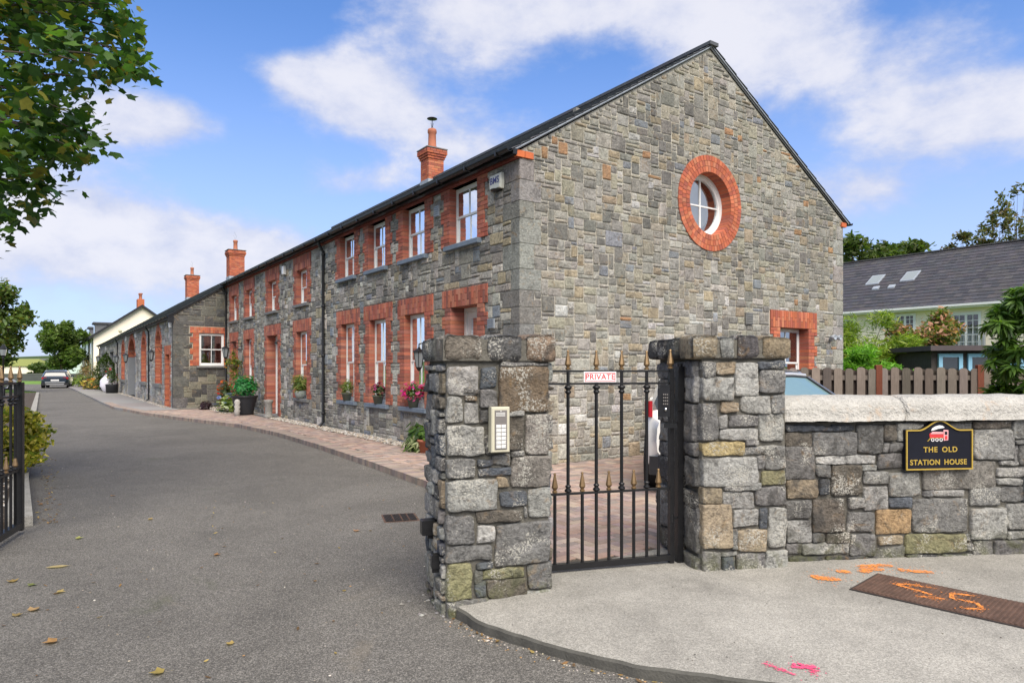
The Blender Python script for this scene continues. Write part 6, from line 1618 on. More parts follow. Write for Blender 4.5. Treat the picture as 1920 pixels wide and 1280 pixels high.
ground_plant(-.35, 19.0, .1, 'tall red and orange begonia clump by the corner downpipe', (.3, .4, .62), 600, G_DARK + [(.2, .1, .03)], .13, 'ov', (60, .12, [(.5, .03, .02), (.55, .12, .02), (.6, .3, .03)]))
ground_plant(-1.1, 18.8, .1, 'low dark purple leaved plant on the gravel near the low wing', (.3, .35, .18), 200, [(.03, .015, .02), (.05, .02, .03)], .12)
# hanging basket and its bracket
hb = empty('hanging_basket', W(-.30, 17.9, 1.75), HA, label='hanging basket of trailing yellow flowers beside the far ground floor window', cat='hanging basket')
m = MB(); m.lathe([(0, -.16), (.10, -.14), (.17, -.05), (.19, .03), (.18, .03)], (0, 0, 0), 14); m.build('basket', plain('coir_basket', (.13, .09, .05), .95, var=.4), hb)
m = MB(); m.tube([(.30, 0, .72), (.0, 0, .66), (0, 0, .42)], .012, 6); [m.tube([(0, 0, .42), (.17 * math.cos(a), .17 * math.sin(a), .02)], .004, 4) for a in (0, 2.1, 4.2)]; m.build('bracket', M_BLACK, hb)
scatter('foliage', np.concatenate([blob_pts((0, 0, .08), (.30, .30, .2), 300, 5, .3), blob_pts((0, 0, -.25), (.25, .25, .28), 160, 6, .3), blob_pts((0, 0, .38), (.12, .12, .25), 60, 8, .2)]), .09, G_LIME, OV_V, OV_F, hb, 3); flowers(hb, blob_pts((0, 0, .06), (.32, .32, .24), 30, 8, .9), .07, [(.75, .5, .03), (.7, .25, .03)], 4)
# stone ornament by the door
orn = empty('stone_pedestal', W(-.35, 13.0, .1), HA, label='short carved stone pedestal standing right of the front door', cat='ornament')
m = MB(); m.lathe([(0, 0), (.15, 0), (.15, .06), (.10, .10), (.12, .2), (.105, .42), (.13, .48), (.145, .55), (0, .57)], (0, 0, 0), 12); m.build('pedestal', plain('weathered_stone_ornament', (.25, .24, .22), .9, var=.4, scale=15, bump=.8), orn)
og = empty('stone_ball_planter', W(-.95, 14.45, .1), HA, label='pale pitted stone ornament leaning beside the ribbed black planter', cat='ornament')
m = MB(); m.lathe([(0, 0), (.09, 0), (.07, .1), (.10, .16), (.07, .22), (.10, .30), (.07, .36), (.10, .44), (.06, .52), (0, .54)], (0, 0, 0), 12); m.build('shaft', plain('pale_ornament', (.40, .38, .35), .9, var=.3, scale=20, bump=.8), og)

# plants along the low wing
cone = empty('topiary', W(WT - .55, 46.5, .1), HA, label='clipped rounded dark conifer in a pot by the garage doors', cat='topiary')
pot(cone, [(0, 0), (.3, 0), (.4, .5), (.42, .55)], M_POT)
P_ = blob_pts((0, 0, 1.55), (.75, .75, 1.05), 2600, 4, .75); P_[:, :2] *= np.clip(1.25 - (P_[:, 2:3] - .6) / 2.6, .2, 1.2); scatter('foliage', P_, .13, [(.05, .085, .015), (.07, .11, .02), (.035, .06, .015)], OV_V, OV_F, cone, 7)
ground_plant(-2.6, 49.5, .1, 'small round shrub in a black tub left of the clipped conifer', (.5, .5, .6), 500, G_DARK, .14)
planter(-2.5, 41.3, .1, 'square dark tub with a slim green shrub beneath the arched window', [(0, 0), (.33, 0), (.36, .5), (.38, .55)], M_POT, (.42, .42, .65), 500, G_DARK, .12, fl=(25, .12, [(.5, .06, .1), (.6, .5, .3)]))
wb = empty('white_ornament', W(-2.6, 43.6, .1), HA, label='lumpy white sack like ornament on the path below the downpipe', cat='ornament')
m = MB(); vs = []; 
for i in range(13):
    for j in range(16):
        a, b = PI * i / 12, 2 * PI * j / 16; q = Vector((math.sin(a) * math.cos(b), math.sin(a) * math.sin(b), math.cos(a))); r_ = 1 + .25 * noise.noise(q * 2.2); vs.append((q.x * .42 * r_, q.y * .42 * r_, .55 + q.z * .55 * r_))
m.add(vs, [(i * 16 + j, i * 16 + (j + 1) % 16, (i + 1) * 16 + (j + 1) % 16, (i + 1) * 16 + j) for i in range(12) for j in range(16)], None, 0, True); m.build('sack', plain('white_plastic_sack', (.68, .66, .74), .5, var=.2, scale=4), wb)
for (t, s, lab, r, pal, fl) in [(-2.9, 52, 'low bed of orange flowering plants where the footpath ends', (.8, 1.2, .45), [(.25, .2, .05), (.12, .14, .03)], (60, .2, [(.5, .2, .04), (.5, .4, .08)])),
                           (-3.1, 56, 'dark purple leaved shrub in a round pot near the far car', (.6, .7, .5), [(.06, .03, .03), (.04, .03, .02)], None),
                           (-3.2, 60.5, 'pale yellow green mound plant at the far end of the footpath', (1.0, 1.4, .6), G_LIME, None),
                           (-2.6, 66, 'spiky phormium with long tawny leaves by the cream house', (1.2, 1.2, 1.3), [(.20, .16, .06), (.14, .15, .05), (.25, .15, .07)], None)]:
    ground_plant(t, s, .08, lab, r, 800, pal, .35 if 'spiky' in lab else .2, 'ln' if 'spiky' in lab else 'ov', fl, up=.1 if 'spiky' in lab else .3)

# ---- coach lanterns
def lantern(t, s, z, label, arm=.42, sc=1.0, t0=0.0):
    r_ = empty('wall_lantern', W(t, s, z), HA, label=label, cat='wall lantern', group='black coach lanterns along the stone terrace')
    m = MB(); m.bbox(0, 0, 0, .01, .01, .01)
    m = MB(lambda x, y, n: (-n, x, y)); m.bbox(-.045 * sc, -.17 * sc, 0, .045 * sc, .17 * sc, .02, .004); m.build('back_plate', M_BLACK, r_)
    m = MB(); a = arm * sc; m.tube([(-.01, 0, .10 * sc), (-a * .5, 0, .16 * sc), (-a, 0, .10 * sc)], .012 * sc, 6); m.tube([(-.01, 0, -.12 * sc), (-a * .35, 0, -.02), (-a * .55, 0, .13 * sc), (-a * .72, 0, .06 * sc)], .009 * sc, 6)
    m.tube([(-a * .2, 0, .12 * sc), (-a * .2, 0, .24 * sc), (-a * .32, 0, .22 * sc)], .007 * sc, 5); m.tube([(-a, 0, .10 * sc), (-a, 0, .04 * sc)], .01 * sc, 6); m.build('scroll_arm', M_BLACK, r_)
    m = MB(); m.lathe([(.0, .05), (.02, .045), (.03, .02), (.125, -.03), (.13, -.045), (.10, -.045)], (-a, 0, 0), 6, smooth=False); m.lathe([(0, -.40), (.03, -.38), (.045, -.35), (.06, -.34), (.06, -.32)], (-a, 0, 0), 6, smooth=False)
    for i in range(6):
        an = PI * i / 3; m.tube([(-a + .105 * math.cos(an), .105 * math.sin(an), -.045), (-a + .058 * math.cos(an), .058 * math.sin(an), -.325)], .007, 4)
    m.v = [((p[0] + a) * sc - a, p[1] * sc, p[2] * sc) for p in m.v]; m.build('lantern_frame', M_BLACK, r_)
    m = MB(); m.lathe([(.10, -.045), (.054, -.325)], (-a, 0, 0), 6, smooth=False); m.v = [((p[0] + a) * sc - a, p[1] * sc, p[2] * sc) for p in m.v]; m.build('lantern_glass', M_CLEARG, r_)
lantern(0, 2.62, 1.96, 'ornate black lantern whose scrolls show above the left gate pier', .42, 1.0)
lantern(0, 17.95, 2.42, 'black coach lantern between the last two ground floor openings of the tall house', .5, 1.15)
lantern(WT, 22.85, 2.35, 'black coach lantern beside the first arched window of the low wing', .45, 1.1)
lantern(WT, 32.8, 2.4, 'black coach lantern on the near side of the big arched doorway', .45, 1.2)
lantern(WT, 38.3, 2.4, 'black coach lantern beyond the big arched doorway', .45, 1.2)
lantern(WT, 53.2, 2.6, 'black coach lantern between the two garage doors', .45, 1.4)
sp_ = empty('spot_lamp', W(0, 12.72, 2.42), HA, label='small black spot lamp at the right of the front door head', cat='wall lamp')
m = MB(); m.box(-.02, -.05, -.05, 0, .05, .07); m.tube([(-.02, 0, .03), (-.18, 0, .04)], .015, 6); m.lathe([(0, .02), (.03, .015), (.055, -.05), (.05, -.05)], (-.2, 0, .02), 10); m.build('lamp_body', M_BLACK, sp_)
m = MB(); m.lathe([(0, -.10), (.04, -.075), (.045, -.045)], (-.2, 0, .02), 10); m.build('bulb', M_CLEARG, sp_)

# ================================================================== FENCE
FA, FB = (4.75, 12.75), (13.2, 12.35); fd = nrm2((FB[0] - FA[0], FB[1] - FA[1])); FL = math.dist(FA, FB)
fence = empty('picket_fence', (FA[0], FA[1], .0), math.atan2(fd[1], fd[0]), label='weathered grey round topped picket fence with red brown posts behind the wall', cat='fence')
rg = random.Random(8); PW = .205; n = int(FL / PW)
WC = [(.14, .115, .097), (.18, .148, .125), (.11, .093, .08), (.21, .175, .15)]
for i in range(n):
    x0 = i * PW + rg.uniform(-.006, .006); w = rg.uniform(.140, .150); h = 1.625 + rg.uniform(-.015, .02); m = MB(lambda x, y, n_: (x, -n_, y))
    pl = [(x0, .1), (x0 + w, .1), (x0 + w, h - .05)] + [(x0 + w / 2 + w / 2 * math.cos(a), h - .05 + .05 * math.sin(a)) for a in (.6, 1.2, 1.94, 2.54)] + [(x0, h - .05)]
    m.prism(pl, .02, .040, jit(rg.choice(WC), .15)); m.build('picket', M_WOOD, fence)
    m = MB(lambda x, y, n_: (x, -n_, y)); x1 = x0 + PW * .5 + .0; m.prism([(a + PW * .5, b - .03) for a, b in pl], -.055, -.038, jit((.07, .055, .045), .15)) ; m.build('rear_picket', M_WOOD, fence)  # rear pickets coloured darker, the shade of the gaps put into the wood
for zz in (.45, 1.40): m = MB(); m.box(0, -.02, zz, FL, .035, zz + .09, (.15, .125, .105)); m.build('rail', M_WOOD, fence)
for x in (.16, 1.98, 3.8, 5.62, 7.44):
    m = MB(); m.bbox(x, -.055, .05, x + .11, .03, 1.68, .006, (.15, .05, .03)); m.build('post', M_WOOD, fence)

# ================================================================== NEIGHBOURING HOUSE (right)
nh = empty('neighbour_house', (HX, HY, 0), HA, label='cream two storey house with a wide dark tiled roof behind the fence', cat='house')
NT, NE, NR, NZ, NS0, NS1 = 32.5, 4.9, 37.3, 8.5, -9.0, 24.0
m = MB()
OPN = [(6.2, 7.45, 2.62, 4.42), (9.3, 10.3, 3.3, 4.55), (12.6, 13.6, 3.4, 4.5), (2.0, 3.2, 3.3, 4.5)]
flat_poly(m, rect(NS0, NS1, 0, NE), [rect(*o_) for o_ in OPN], lambda x, y: (NT, x, y)); m.build('front_wall', M_CREAM, nh)
m = MB(); m.add([(NT, NS0, 0), (42.1, NS0, 0), (42.1, NS0, NE), (NR, NS0, NZ - .1), (NT, NS0, NE)], [(0, 1, 2, 3, 4)]); m.add([(NT, NS1, 0), (42.1, NS1, 0), (42.1, NS1, NE), (NR, NS1, NZ - .1), (NT, NS1, NE)], [(0, 1, 2, 3, 4)]); m.add([(42.1, NS0, 0), (42.1, NS1, 0), (42.1, NS1, NE), (42.1, NS0, NE)], [(0, 1, 2, 3)]); m.build('side_wall', M_CREAM, nh)
m = MB(); m.box(NT + 1.5, NS0 + .2, .1, NT + 1.6, NS1 - .2, 4.8); m.box(NT + .05, NS0 + .2, 2.4, NT + 1.5, NS1 - .2, 2.5); m.build('inner_wall', M_ROOMW, nh)
roof_body(nh, (NT - .5, NE - .02), (NR, NZ), (42.6, NE - .02), NS0 - .2, NS1 + .2)
TC = [(.050, .048, .056), (.058, .055, .06), (.045, .045, .052), (.062, .058, .06)]
def dn(p): return 0 if -2 < p[1] < 16 else 10
roof_slope('roof_tile', (NT - .52, NE), (NR, NZ + .02), -9.1, 24.1, TC, dist=lambda p: abs(p[1] - 9.5) + abs(p[2] - 6.6) * 2.2 + abs(((p[1] * 100) % 7) - 3) * .0, parent=nh, tile=(.36, .36), th=.03, limit=280, stagger=.5)
m = MB(); [m.box(NR - .13, NS0 - .2 + i * .45, NZ, NR + .13, NS0 - .2 + i * .45 + .44, NZ + .09, jit((.07, .065, .06), .15)) for i in range(74)]; m.build('ridge_tiles', M_SLATE, nh)
m = MB(); m.box(NT - .52, NS0 - .2, NE - .20, NT - .02, NS1 + .2, NE - .05); m.build('soffit', M_WHITE, nh)
m = MB(); m.box(NT - .66, NS0 - .2, NE - .12, NT - .53, NS1 + .2, NE - .01); m.build('gutter', M_WHITE, nh)
ns = (NZ - NE) / (NR - NT + .52)
def roof_rect(name, t0, t1, s0, s1, lift, th, mt, par):
    z = lambda t: NE + (t - (NT - .52)) * ns
    m = MB(); vs = [(t, s, z(t) + l) for l in (lift, lift + th) for (t, s) in ((t0, s0), (t1, s0), (t1, s1), (t0, s1))]
    m.add(vs, [(0, 1, 2, 3), (4, 5, 6, 7), (0, 1, 5, 4), (1, 2, 6, 5), (2, 3, 7, 6), (3, 0, 4, 7)]); return m.build(name, mt, par)
for (t0, s0) in ((34.55, 12.35), (34.55, 10.35)):
    f_ = roof_rect('skylight', t0 - .08, t0 + .80, s0 - .07, s0 + .70, .02, .07, M_LEAD, nh); roof_rect('pane', t0, t0 + .72, s0, s0 + .63, .09, .01, plain('skylight_glass', (.24, .27, .27), .3, var=.03, spec=.4), f_)
for s0 in (12.0, 11.1): roof_rect('roof_vent', 33.9, 34.15, s0, s0 + .35, .02, .08, M_LEAD, nh)
NFR = lambda x, y, n_: (NT - n_, x, y)
for (a, b, c, d) in OPN:
    m = MB(NFR); fw_ = .07; m.box(a - .06, c - .06, .0, a + fw_, d + .06, .05); m.box(b - fw_, c - .06, .0, b + .06, d + .06, .05); m.box(a + fw_, d - fw_, .0, b - fw_, d + .06, .05); m.box(a + fw_, c - .06, .0, b - fw_, c + fw_, .05); m.box((a + b) / 2 - .05, c + fw_, .0, (a + b) / 2 + .05, d - fw_, .045)
    w_ = m.build('window', M_WHITE, nh)
    m = MB(NFR); 
    for i in range(1, 5): m.box(a + fw_, c + (d - c) * i / 5 - .012, .02, b - fw_, c + (d - c) * i / 5 + .012, .04)
    for q in (.25, .75): m.box(a + (b - a) * q - .012, c + fw_, .021, a + (b - a) * q + .012, d - fw_, .039)
    m.build('glazing_bar', M_WHITE, w_)
    m = MB(NFR); m.box(a + fw_, c + fw_, .005, b - fw_, d - fw_, .015); m.build('pane', M_GLASS, w_)
    m = MB(NFR); m.box(a + .1, c + .1, -.35, a + (b - a) * .4, d - .05, -.33); m.build('curtain', plain('gold_curtain', (.40, .25, .12), .8), w_)
m = MB(NFR); 
for i in range(15): m.box(6.0 + i * .12, 2.45, .25, 6.012 + i * .12, 3.35, .262)
m.box(5.95, 3.35, .24, 7.75, 3.38, .275); m.box(5.95, 2.42, .24, 7.75, 2.45, .275); m.box(5.95, 2.42, .02, 5.97, 3.38, .24); m.box(7.73, 2.42, .02, 7.75, 3.38, .24); m.build('balcony_rail', M_LEAD, nh)
ck = chimney(nh, 5.0, 8.3, 1.15, .8, 1.1, 'wire', [(.20, .08, .05), (.16, .07, .045), (.24, .11, .07)], t=NR)
m = MB(); m.tube([(NR, 5.9, 9.4), (NR, 5.9, 11.4)], .025, 6); m.tube([(NR, 5.9, 11.3), (NR, 4.8, 11.55)], .015, 5); m.tube([(NR - .3, 5.6, 11.5), (NR + .3, 5.6, 11.5)], .01, 4); m.tube([(NR - .25, 6.0, 11.4), (NR + .25, 6.0, 11.4)], .01, 4); m.build('tv_aerial', M_LEAD, nh)
iv = ground_plant(0, 0, 0, 'ragged ivy growing over the right end of the dark tiled roof', (1.0, 1.9, 1.3), 900, G_MID, .22, world=W(35.4, 3.2, 6.4), name='ivy', cat='ivy')

# ---- garden shed with light blue windows
sx0, sy0 = atY(1748, 640, 17.5)[:2]
shed = empty('garden_shed', (sx0, sy0, 0), math.radians(-7), label='dark flat roofed garden shed with light blue window frames behind the fence', cat='shed')
m = MB(); m.box(0, .05, 0, 2.35, 2.2, 2.05); m.build('shed_body', M_SHEDW, shed)
m = MB(); m.prism([(-.15, -.25), (2.55, -.25), (2.55, 2.3), (-.15, 2.3)], 2.07, 2.2); m.build('flat_roof', plain('felt_roof', (.075, .06, .065), .8), shed)
for (a, b) in ((.15, .72), (.85, 1.90)):
    m = MB(); z0, z1 = .9, 2.0; m.box(a, -.03, z0, a + .09, .045, z1); m.box(b - .09, -.03, z0, b, .045, z1); m.box(a + .09, -.03, z1 - .09, b - .09, .045, z1); m.box(a + .09, -.03, z0, b - .09, .045, z0 + .09); w_ = m.build('window', M_LBLUE, shed)
    m = MB(); m.box(a + .09, .01, z0 + .09, b - .09, .03, z1 - .09); m.build('pane', M_CARGLASS, w_)
m = MB(); m.box(1.95, -.03, .2, 2.35, .045, 2.0); m.build('blue_door', M_LBLUE, shed)

# ================================================================== CREAM HOUSE (far left)
ch2 = empty('cream_house', (HX, HY, 0), HA, label='cream and white gabled house with slate dormers at the end of the drive', cat='house')
C0, C1, CT0, CT1, CE, CRZ = 79.5, 105.0, -1.5, 8.0, 5.35, 8.95; CR = (CT0 + CT1) / 2
m = MB(); m.add([(CT0, C0, 0), (CT1, C0, 0), (CT1, C0, CE), (CR, C0, CRZ - .15), (CT0, C0, CE)], [(0, 1, 2, 3, 4)]); m.build('gable_wall', M_CREAM, ch2)
m = MB(); flat_poly(m, rect(C0, C1, 0, CE), [rect(84, 85.4, .9, 2.3), rect(84, 85.4, 3.3, 4.6), rect(92, 93.4, .9, 2.3), rect(92, 93.4, 3.3, 4.6)], lambda x, y: (CT0, x, y)); m.build('front_wall', M_OFFW, ch2)
for (a, c) in ((84, .9), (84, 3.3), (92, .9), (92, 3.3)):
    FR_ = lambda x, y, n_: (CT0 - n_, x, y); m = MB(FR_); m.box(a, c, -.12, a + .08, c + 1.35, -.05); m.box(a + 1.32, c, -.12, a + 1.4, c + 1.35, -.05); m.box(a, c + .65, -.12, a + 1.4, c + .72, -.05); w_ = m.build('window', M_WHITE, ch2); m = MB(FR_); m.box(a, c, -.16, a + 1.4, c + 1.35, -.14); m.build('pane', M_CARGLASS, w_)
roof_body(ch2, (CT0 - .45, CE - .25), (CR, CRZ), (CT1 + .45, CE - .25), C0 - .45, C1 + .3, .22)
roof_slope('slate', (CT0 - .5, CE - .25), (CR, CRZ + .01), C0 - .5, C1 + .3, SC, parent=ch2, tile=(.9, .6), th=.03)
for s in (82.0, 92.5):
    m = MB(); m.prism([(CT0 + .3, s), (CT0 + 2.6, s), (CT0 + 2.6, s + 2.6), (CT0 + .3, s + 2.6)], 5.4, 6.75, (.13, .135, .145)); d_ = m.build('dormer', M_SLATE, ch2)
    m = MB(); m.prism([(CT0 + .1, s - .2), (CT0 + 3.4, s - .2), (CT0 + 3.4, s + 2.8), (CT0 + .1, s + 2.8)], 6.76, 6.95, (.06, .062, .07)); m.build('dormer_roof', M_SLATE, d_)
    for q in range(5):
        m = MB(); m.box(CT0 + .28, s - .02, 5.45 + q * .26, CT0 + 2.6, s - .0, 5.67 + q * .26, jit((.12, .125, .14), .15)); m.build('slate_course', M_SLATE, d_)
    m = MB(); m.box(CT0 + .26, s + .3, 5.5, CT0 + .29, s + 2.3, 6.6); m.build('pane', M_CARGLASS, d_)
gutter(ch2, CT0 - .52, CE - .25, C0 - .3, C1); 
for s in (C0 + .2, 87.5, 96): downpipe(ch2, CT0, s, CE - .2, .0)
cm = MB(); cm.box(CR - .35, 80.6, CRZ - .4, CR + .35, 81.8, CRZ + .75, (.42, .13, .06)); c_ = cm.build('chimney', M_BRICK, ch2)
for s in (80.9, 81.5): m = MB(); m.lathe([(.17, 0), (.14, .1), (.13, .5), (.2, .6), (.2, .7), (.1, .7)], (CR, s, CRZ + .75), 10); m.build('chimney_pot', M_TERRA, c_)
m = MB(); m.lathe([(0, 0), (.18, 0), (.18, -.06), (0, -.07)], (CR - 2.2, C0, 5.9), 12, axis='y'); m.build('wall_vent', M_BEIGE, ch2)
lantern(CT0, 83.0, 2.6, 'black lantern on the white front of the cream house', .5, 1.6)
# things beyond the end of the drive
bw = empty('end_wall', (-70, 92, 0), math.radians(4), label='long dark grey garden wall across the end of the drive', cat='wall')
m = MB(); m.box(0, 0, -.05, 30, .3, .95); m.build('wall_body', plain('dark_render', (.075, .08, .08), .9, var=.2, scale=.8), bw)
m = MB(); m.box(0, -.05, .952, 30, .35, 1.02); m.build('wall_coping', M_SILLC, bw)
gs = MB(); gs.add([(-90, 73.5, .004), (-40, 73.5, .004), (-40, 92, .01), (-90, 92, .01)], [(0, 1, 2, 3)]); gs.build('lawn', plain('bright_grass', (.13, .24, .03), .95, var=.3, scale=2), kind='structure')
bx, by, _ = atY(34, 690, 130)
sh = empty('low_cream_building', (bx - 4, by, 0), 0, label='small low cream building far beyond the grey end wall', cat='building')
m = MB(); m.box(0, 0, 0, 7.5, 6, 2.2); m.build('wall', M_CREAM, sh); m = MB(); m.add([(-.3, -.3, 2.2), (7.8, -.3, 2.2), (7.8, 6.3, 2.2), (-.3, 6.3, 2.2), (1.5, 3, 3.6), (6, 3, 3.6)], [(0, 1, 5, 4), (1, 2, 5), (2, 3, 4, 5), (3, 0, 4)]); m.build('roof', plain('mossy_roof', (.20, .22, .06), .9, var=.3), sh)
bx, by, _ = atY(86, 690, 150)
sh = empty('pale_building', (bx - 7, by, 0), 0, label='pale mint green building half hidden behind the far tree', cat='building')
m = MB(); m.box(0, 0, 0, 22, 8, 3.6); m.build('wall', plain('mint_render', (.55, .66, .6), .9), sh); m = MB(); m.box(-.3, -.3, 3.6, 22.3, 8.3, 3.9); m.build('roof', M_SILLC, sh)

# ================================================================== TREES
def tree(name, base, h, crown, n, leaf, pal, label, cat='tree', V=OV_V, Fc=OV_F, seed=1, trunk=.18, lobes=14, sparse=.0, parts=1, group=None, spread=.36):
    root = empty(name, base, 0, label=label, cat=cat, group=group); r_ = random.Random(seed); cx, cy, cz, rx, ry, rz_ = crown
    m = MB(); top = (cx, cy, cz + rz_ * .4); m.tube([(0, 0, -.1), (cx * .2 + .05, cy * .2, h * .25), (cx * .6, cy * .6, h * .5), top], [trunk, trunk * .75, trunk * .5, trunk * .12], 8)
    cl = []
    for i in range(lobes):
        z = r_.uniform(-.85, .95); a = r_.uniform(0, 2 * PI); q = math.sqrt(1 - z * z) * r_.uniform(.45, 1.0)
        cl.append((cx + rx * q * math.cos(a), cy + ry * q * math.sin(a), cz + rz_ * z * .9, r_.uniform(.7, 1.2)))
    for c in cl: m.tube([(cx * .4, cy * .4, h * r_.uniform(.25, .55)), ((cx * .5 + c[0] * .5), (cy * .5 + c[1] * .5), c[2] * .8), c[:3]], [trunk * .35, trunk * .2, trunk * .05], 5)
    m.build('trunk', M_BARK, root)
    P_ = []
    per = n // (lobes + 2)
    for i, c in enumerate(cl):
        s_ = spread * c[3]; b_ = blob_pts(c[:3], (rx * s_, ry * s_, rz_ * s_ * .8), int(per * c[3] ** 2), seed * 50 + i, .25); P_.append(b_)
    P_.append(blob_pts((cx, cy, cz), (rx * .62, ry * .62, rz_ * .62), per * 2, seed * 50 + 49, .2))
    P_ = np.concatenate(P_)
    scatter('crown', P_, leaf, pal, V, Fc, root, seed, .2); return root
G_TREE = [(.085, .14, .03), (.11, .175, .035), (.06, .105, .025), (.14, .20, .045), (.095, .13, .03)]
G_DK = [(.05, .085, .022), (.075, .115, .028), (.095, .135, .035)]
b = atY(12, 690, 46); tree('leafy_tree', (b[0] - 1.3, 46, 0), 7.2, (.1, 0, 4.5, 2.2, 2.4, 3.0), 9000, .36, G_TREE + [(.16, .15, .03)], 'bushy green tree with yellowing leaves at the left edge beyond the driveway gate', seed=2, trunk=.22, lobes=26)
b = atY(108, 690, 80); tree('leafy_tree', (b[0] + .4, 80, 0), 7.2, (0, 0, 4.5, 2.7, 2.7, 2.9), 9000, .46, G_TREE, 'rounded green tree above the parked car at the far end of the drive', seed=5, trunk=.2, lobes=22)
tree('leafy_tree', (-64.5, 94, 0), 3, (0, 0, 1.5, 2.0, 1.6, 1.0), 1500, .45, G_DK, 'low dark bush like tree behind the end wall left of the far car', seed=6, trunk=.12)
tree('leafy_tree', (-51.0, 84, 0), 3.2, (0, 0, 1.8, 1.9, 1.9, 1.6), 2500, .4, G_DK + [(.3, .12, .06)], 'dark shrub with reddish flowers right of the far parked car', seed=16, trunk=.1)
tree('garden_shrub', (10.7, 20.5, 0), 3.2, (0, 0, 2.0, 1.4, 1.2, 1.3), 12000, .22, [(.24, .32, .04), (.18, .27, .035), (.30, .36, .07), (.13, .21, .03)], 'yellow green rounded maple behind the fence beside the gable corner', 'shrub', LN_V, LN_F, seed=7, trunk=.06, lobes=22, spread=.42)
tree('garden_shrub', (9.55, 18.0, 0), 2.2, (0, 0, 1.5, 1.05, 1.0, .7), 9000, .20, [(.15, .34, .03), (.21, .42, .045), (.10, .24, .03)], 'bright green feathery shrub just above the fence left of the shed', 'shrub', LN_V, LN_F, seed=8, trunk=.04, lobes=24)
tree('garden_shrub', (13.4, 22, 0), 3.8, (0, 0, 2.4, 1.2, 1.1, 1.3), 7500, .17, [(.14, .17, .03), (.11, .15, .03), (.40, .20, .13), (.42, .24, .15), (.09, .12, .03)], 'tall shrub with pink tinged autumn leaves in front of the cream house', 'shrub', OV_V, OV_F, seed=9, trunk=.06, lobes=22)
for i, (u, v, Y, r_, lab) in enumerate([(1600, 470, 66, 3.6, 'dark tree top rising over the roof ridge beside the gable'), (1640, 485, 64, 2.4, 'lower dark tree top between two rounder ones over the ridge'), (1692, 477, 70, 3.4, 'dark rounded tree top over the roof ridge right of the gable corner')]):
    p = atY(u, v, Y); tree('distant_tree', (p[0], Y, 0), p[2], (0, 0, p[2] - r_ * .55, r_ * 1.35, r_, r_ * .9), 5000, .60, G_DK + [(.08, .10, .025)], lab, seed=20 + i, trunk=.3, lobes=20)
for i, (u, v, Y, rx, rz_, n_, lab) in enumerate([(1822, 455, 52, 1.9, 1.6, 1500, 'small green tree top left of the wispy birch above the roof'), (1868, 425, 50, 1.8, 2.6, 1300, 'wispy thin leaved birch rising above the dark tiled roof'), (1905, 390, 50, 1.7, 3.8, 1200, 'tall sparse birch top beside the aerial at the right edge')]):
    p = atY(u, v, Y); tree('distant_tree', (p[0], Y, 0), p[2], (0, 0, p[2] - rz_ * .45, rx, rx, rz_), n_, .32, [(.10, .12, .04), (.14, .14, .06), (.16, .12, .05), (.07, .09, .03)], lab, seed=30 + i, trunk=.1, lobes=26, spread=.26)
# laurel hanging over the fence at the right edge
lt = tree('laurel_bush', (8.05, 9.9, 0), 2.6, (0, 0, 1.85, 1.0, .9, 1.12), 300, .2, [(.03, .06, .012)], 'glossy long leaved green laurel at the right edge above the wall', 'bush', LN_V, LN_F, seed=12, trunk=.05, lobes=20)
rl = random.Random(77)
LP2 = []
for i in range(230):
    a = rl.uniform(0, 2 * PI); z = rl.uniform(-.9, 1); q = math.sqrt(1 - z * z); k_ = rl.uniform(.75, 1.08)
    LP2.append((q * math.cos(a) * 1.02 * k_, q * math.sin(a) * .9 * k_, 1.90 + z * 1.15 * k_))
rosV = []; rosF = []
for i in range(7):
    a = i * 2 * PI / 7; c, s = math.cos(a), math.sin(a); b0 = len(rosV)
    for (r_, w_, z_) in ((0, .02, .1), (.3, .11, .08), (.65, .10, -.05), (1.0, .0, -.35)):
        rosV += [(r_ * c - w_ * s, r_ * s + w_ * c, z_), (r_ * c + w_ * s, r_ * s - w_ * c, z_)]
    rosF += [(b0, b0 + 1, b0 + 3, b0 + 2), (b0 + 2, b0 + 3, b0 + 5, b0 + 4), (b0 + 4, b0 + 5, b0 + 7, b0 + 6)]
scatter('leaf_sprays', LP2 * 9, .18, [(.06, .13, .018), (.09, .17, .025), (.045, .10, .015), (.12, .21, .04)], np.array(rosV), rosF, lt, 12, .5)

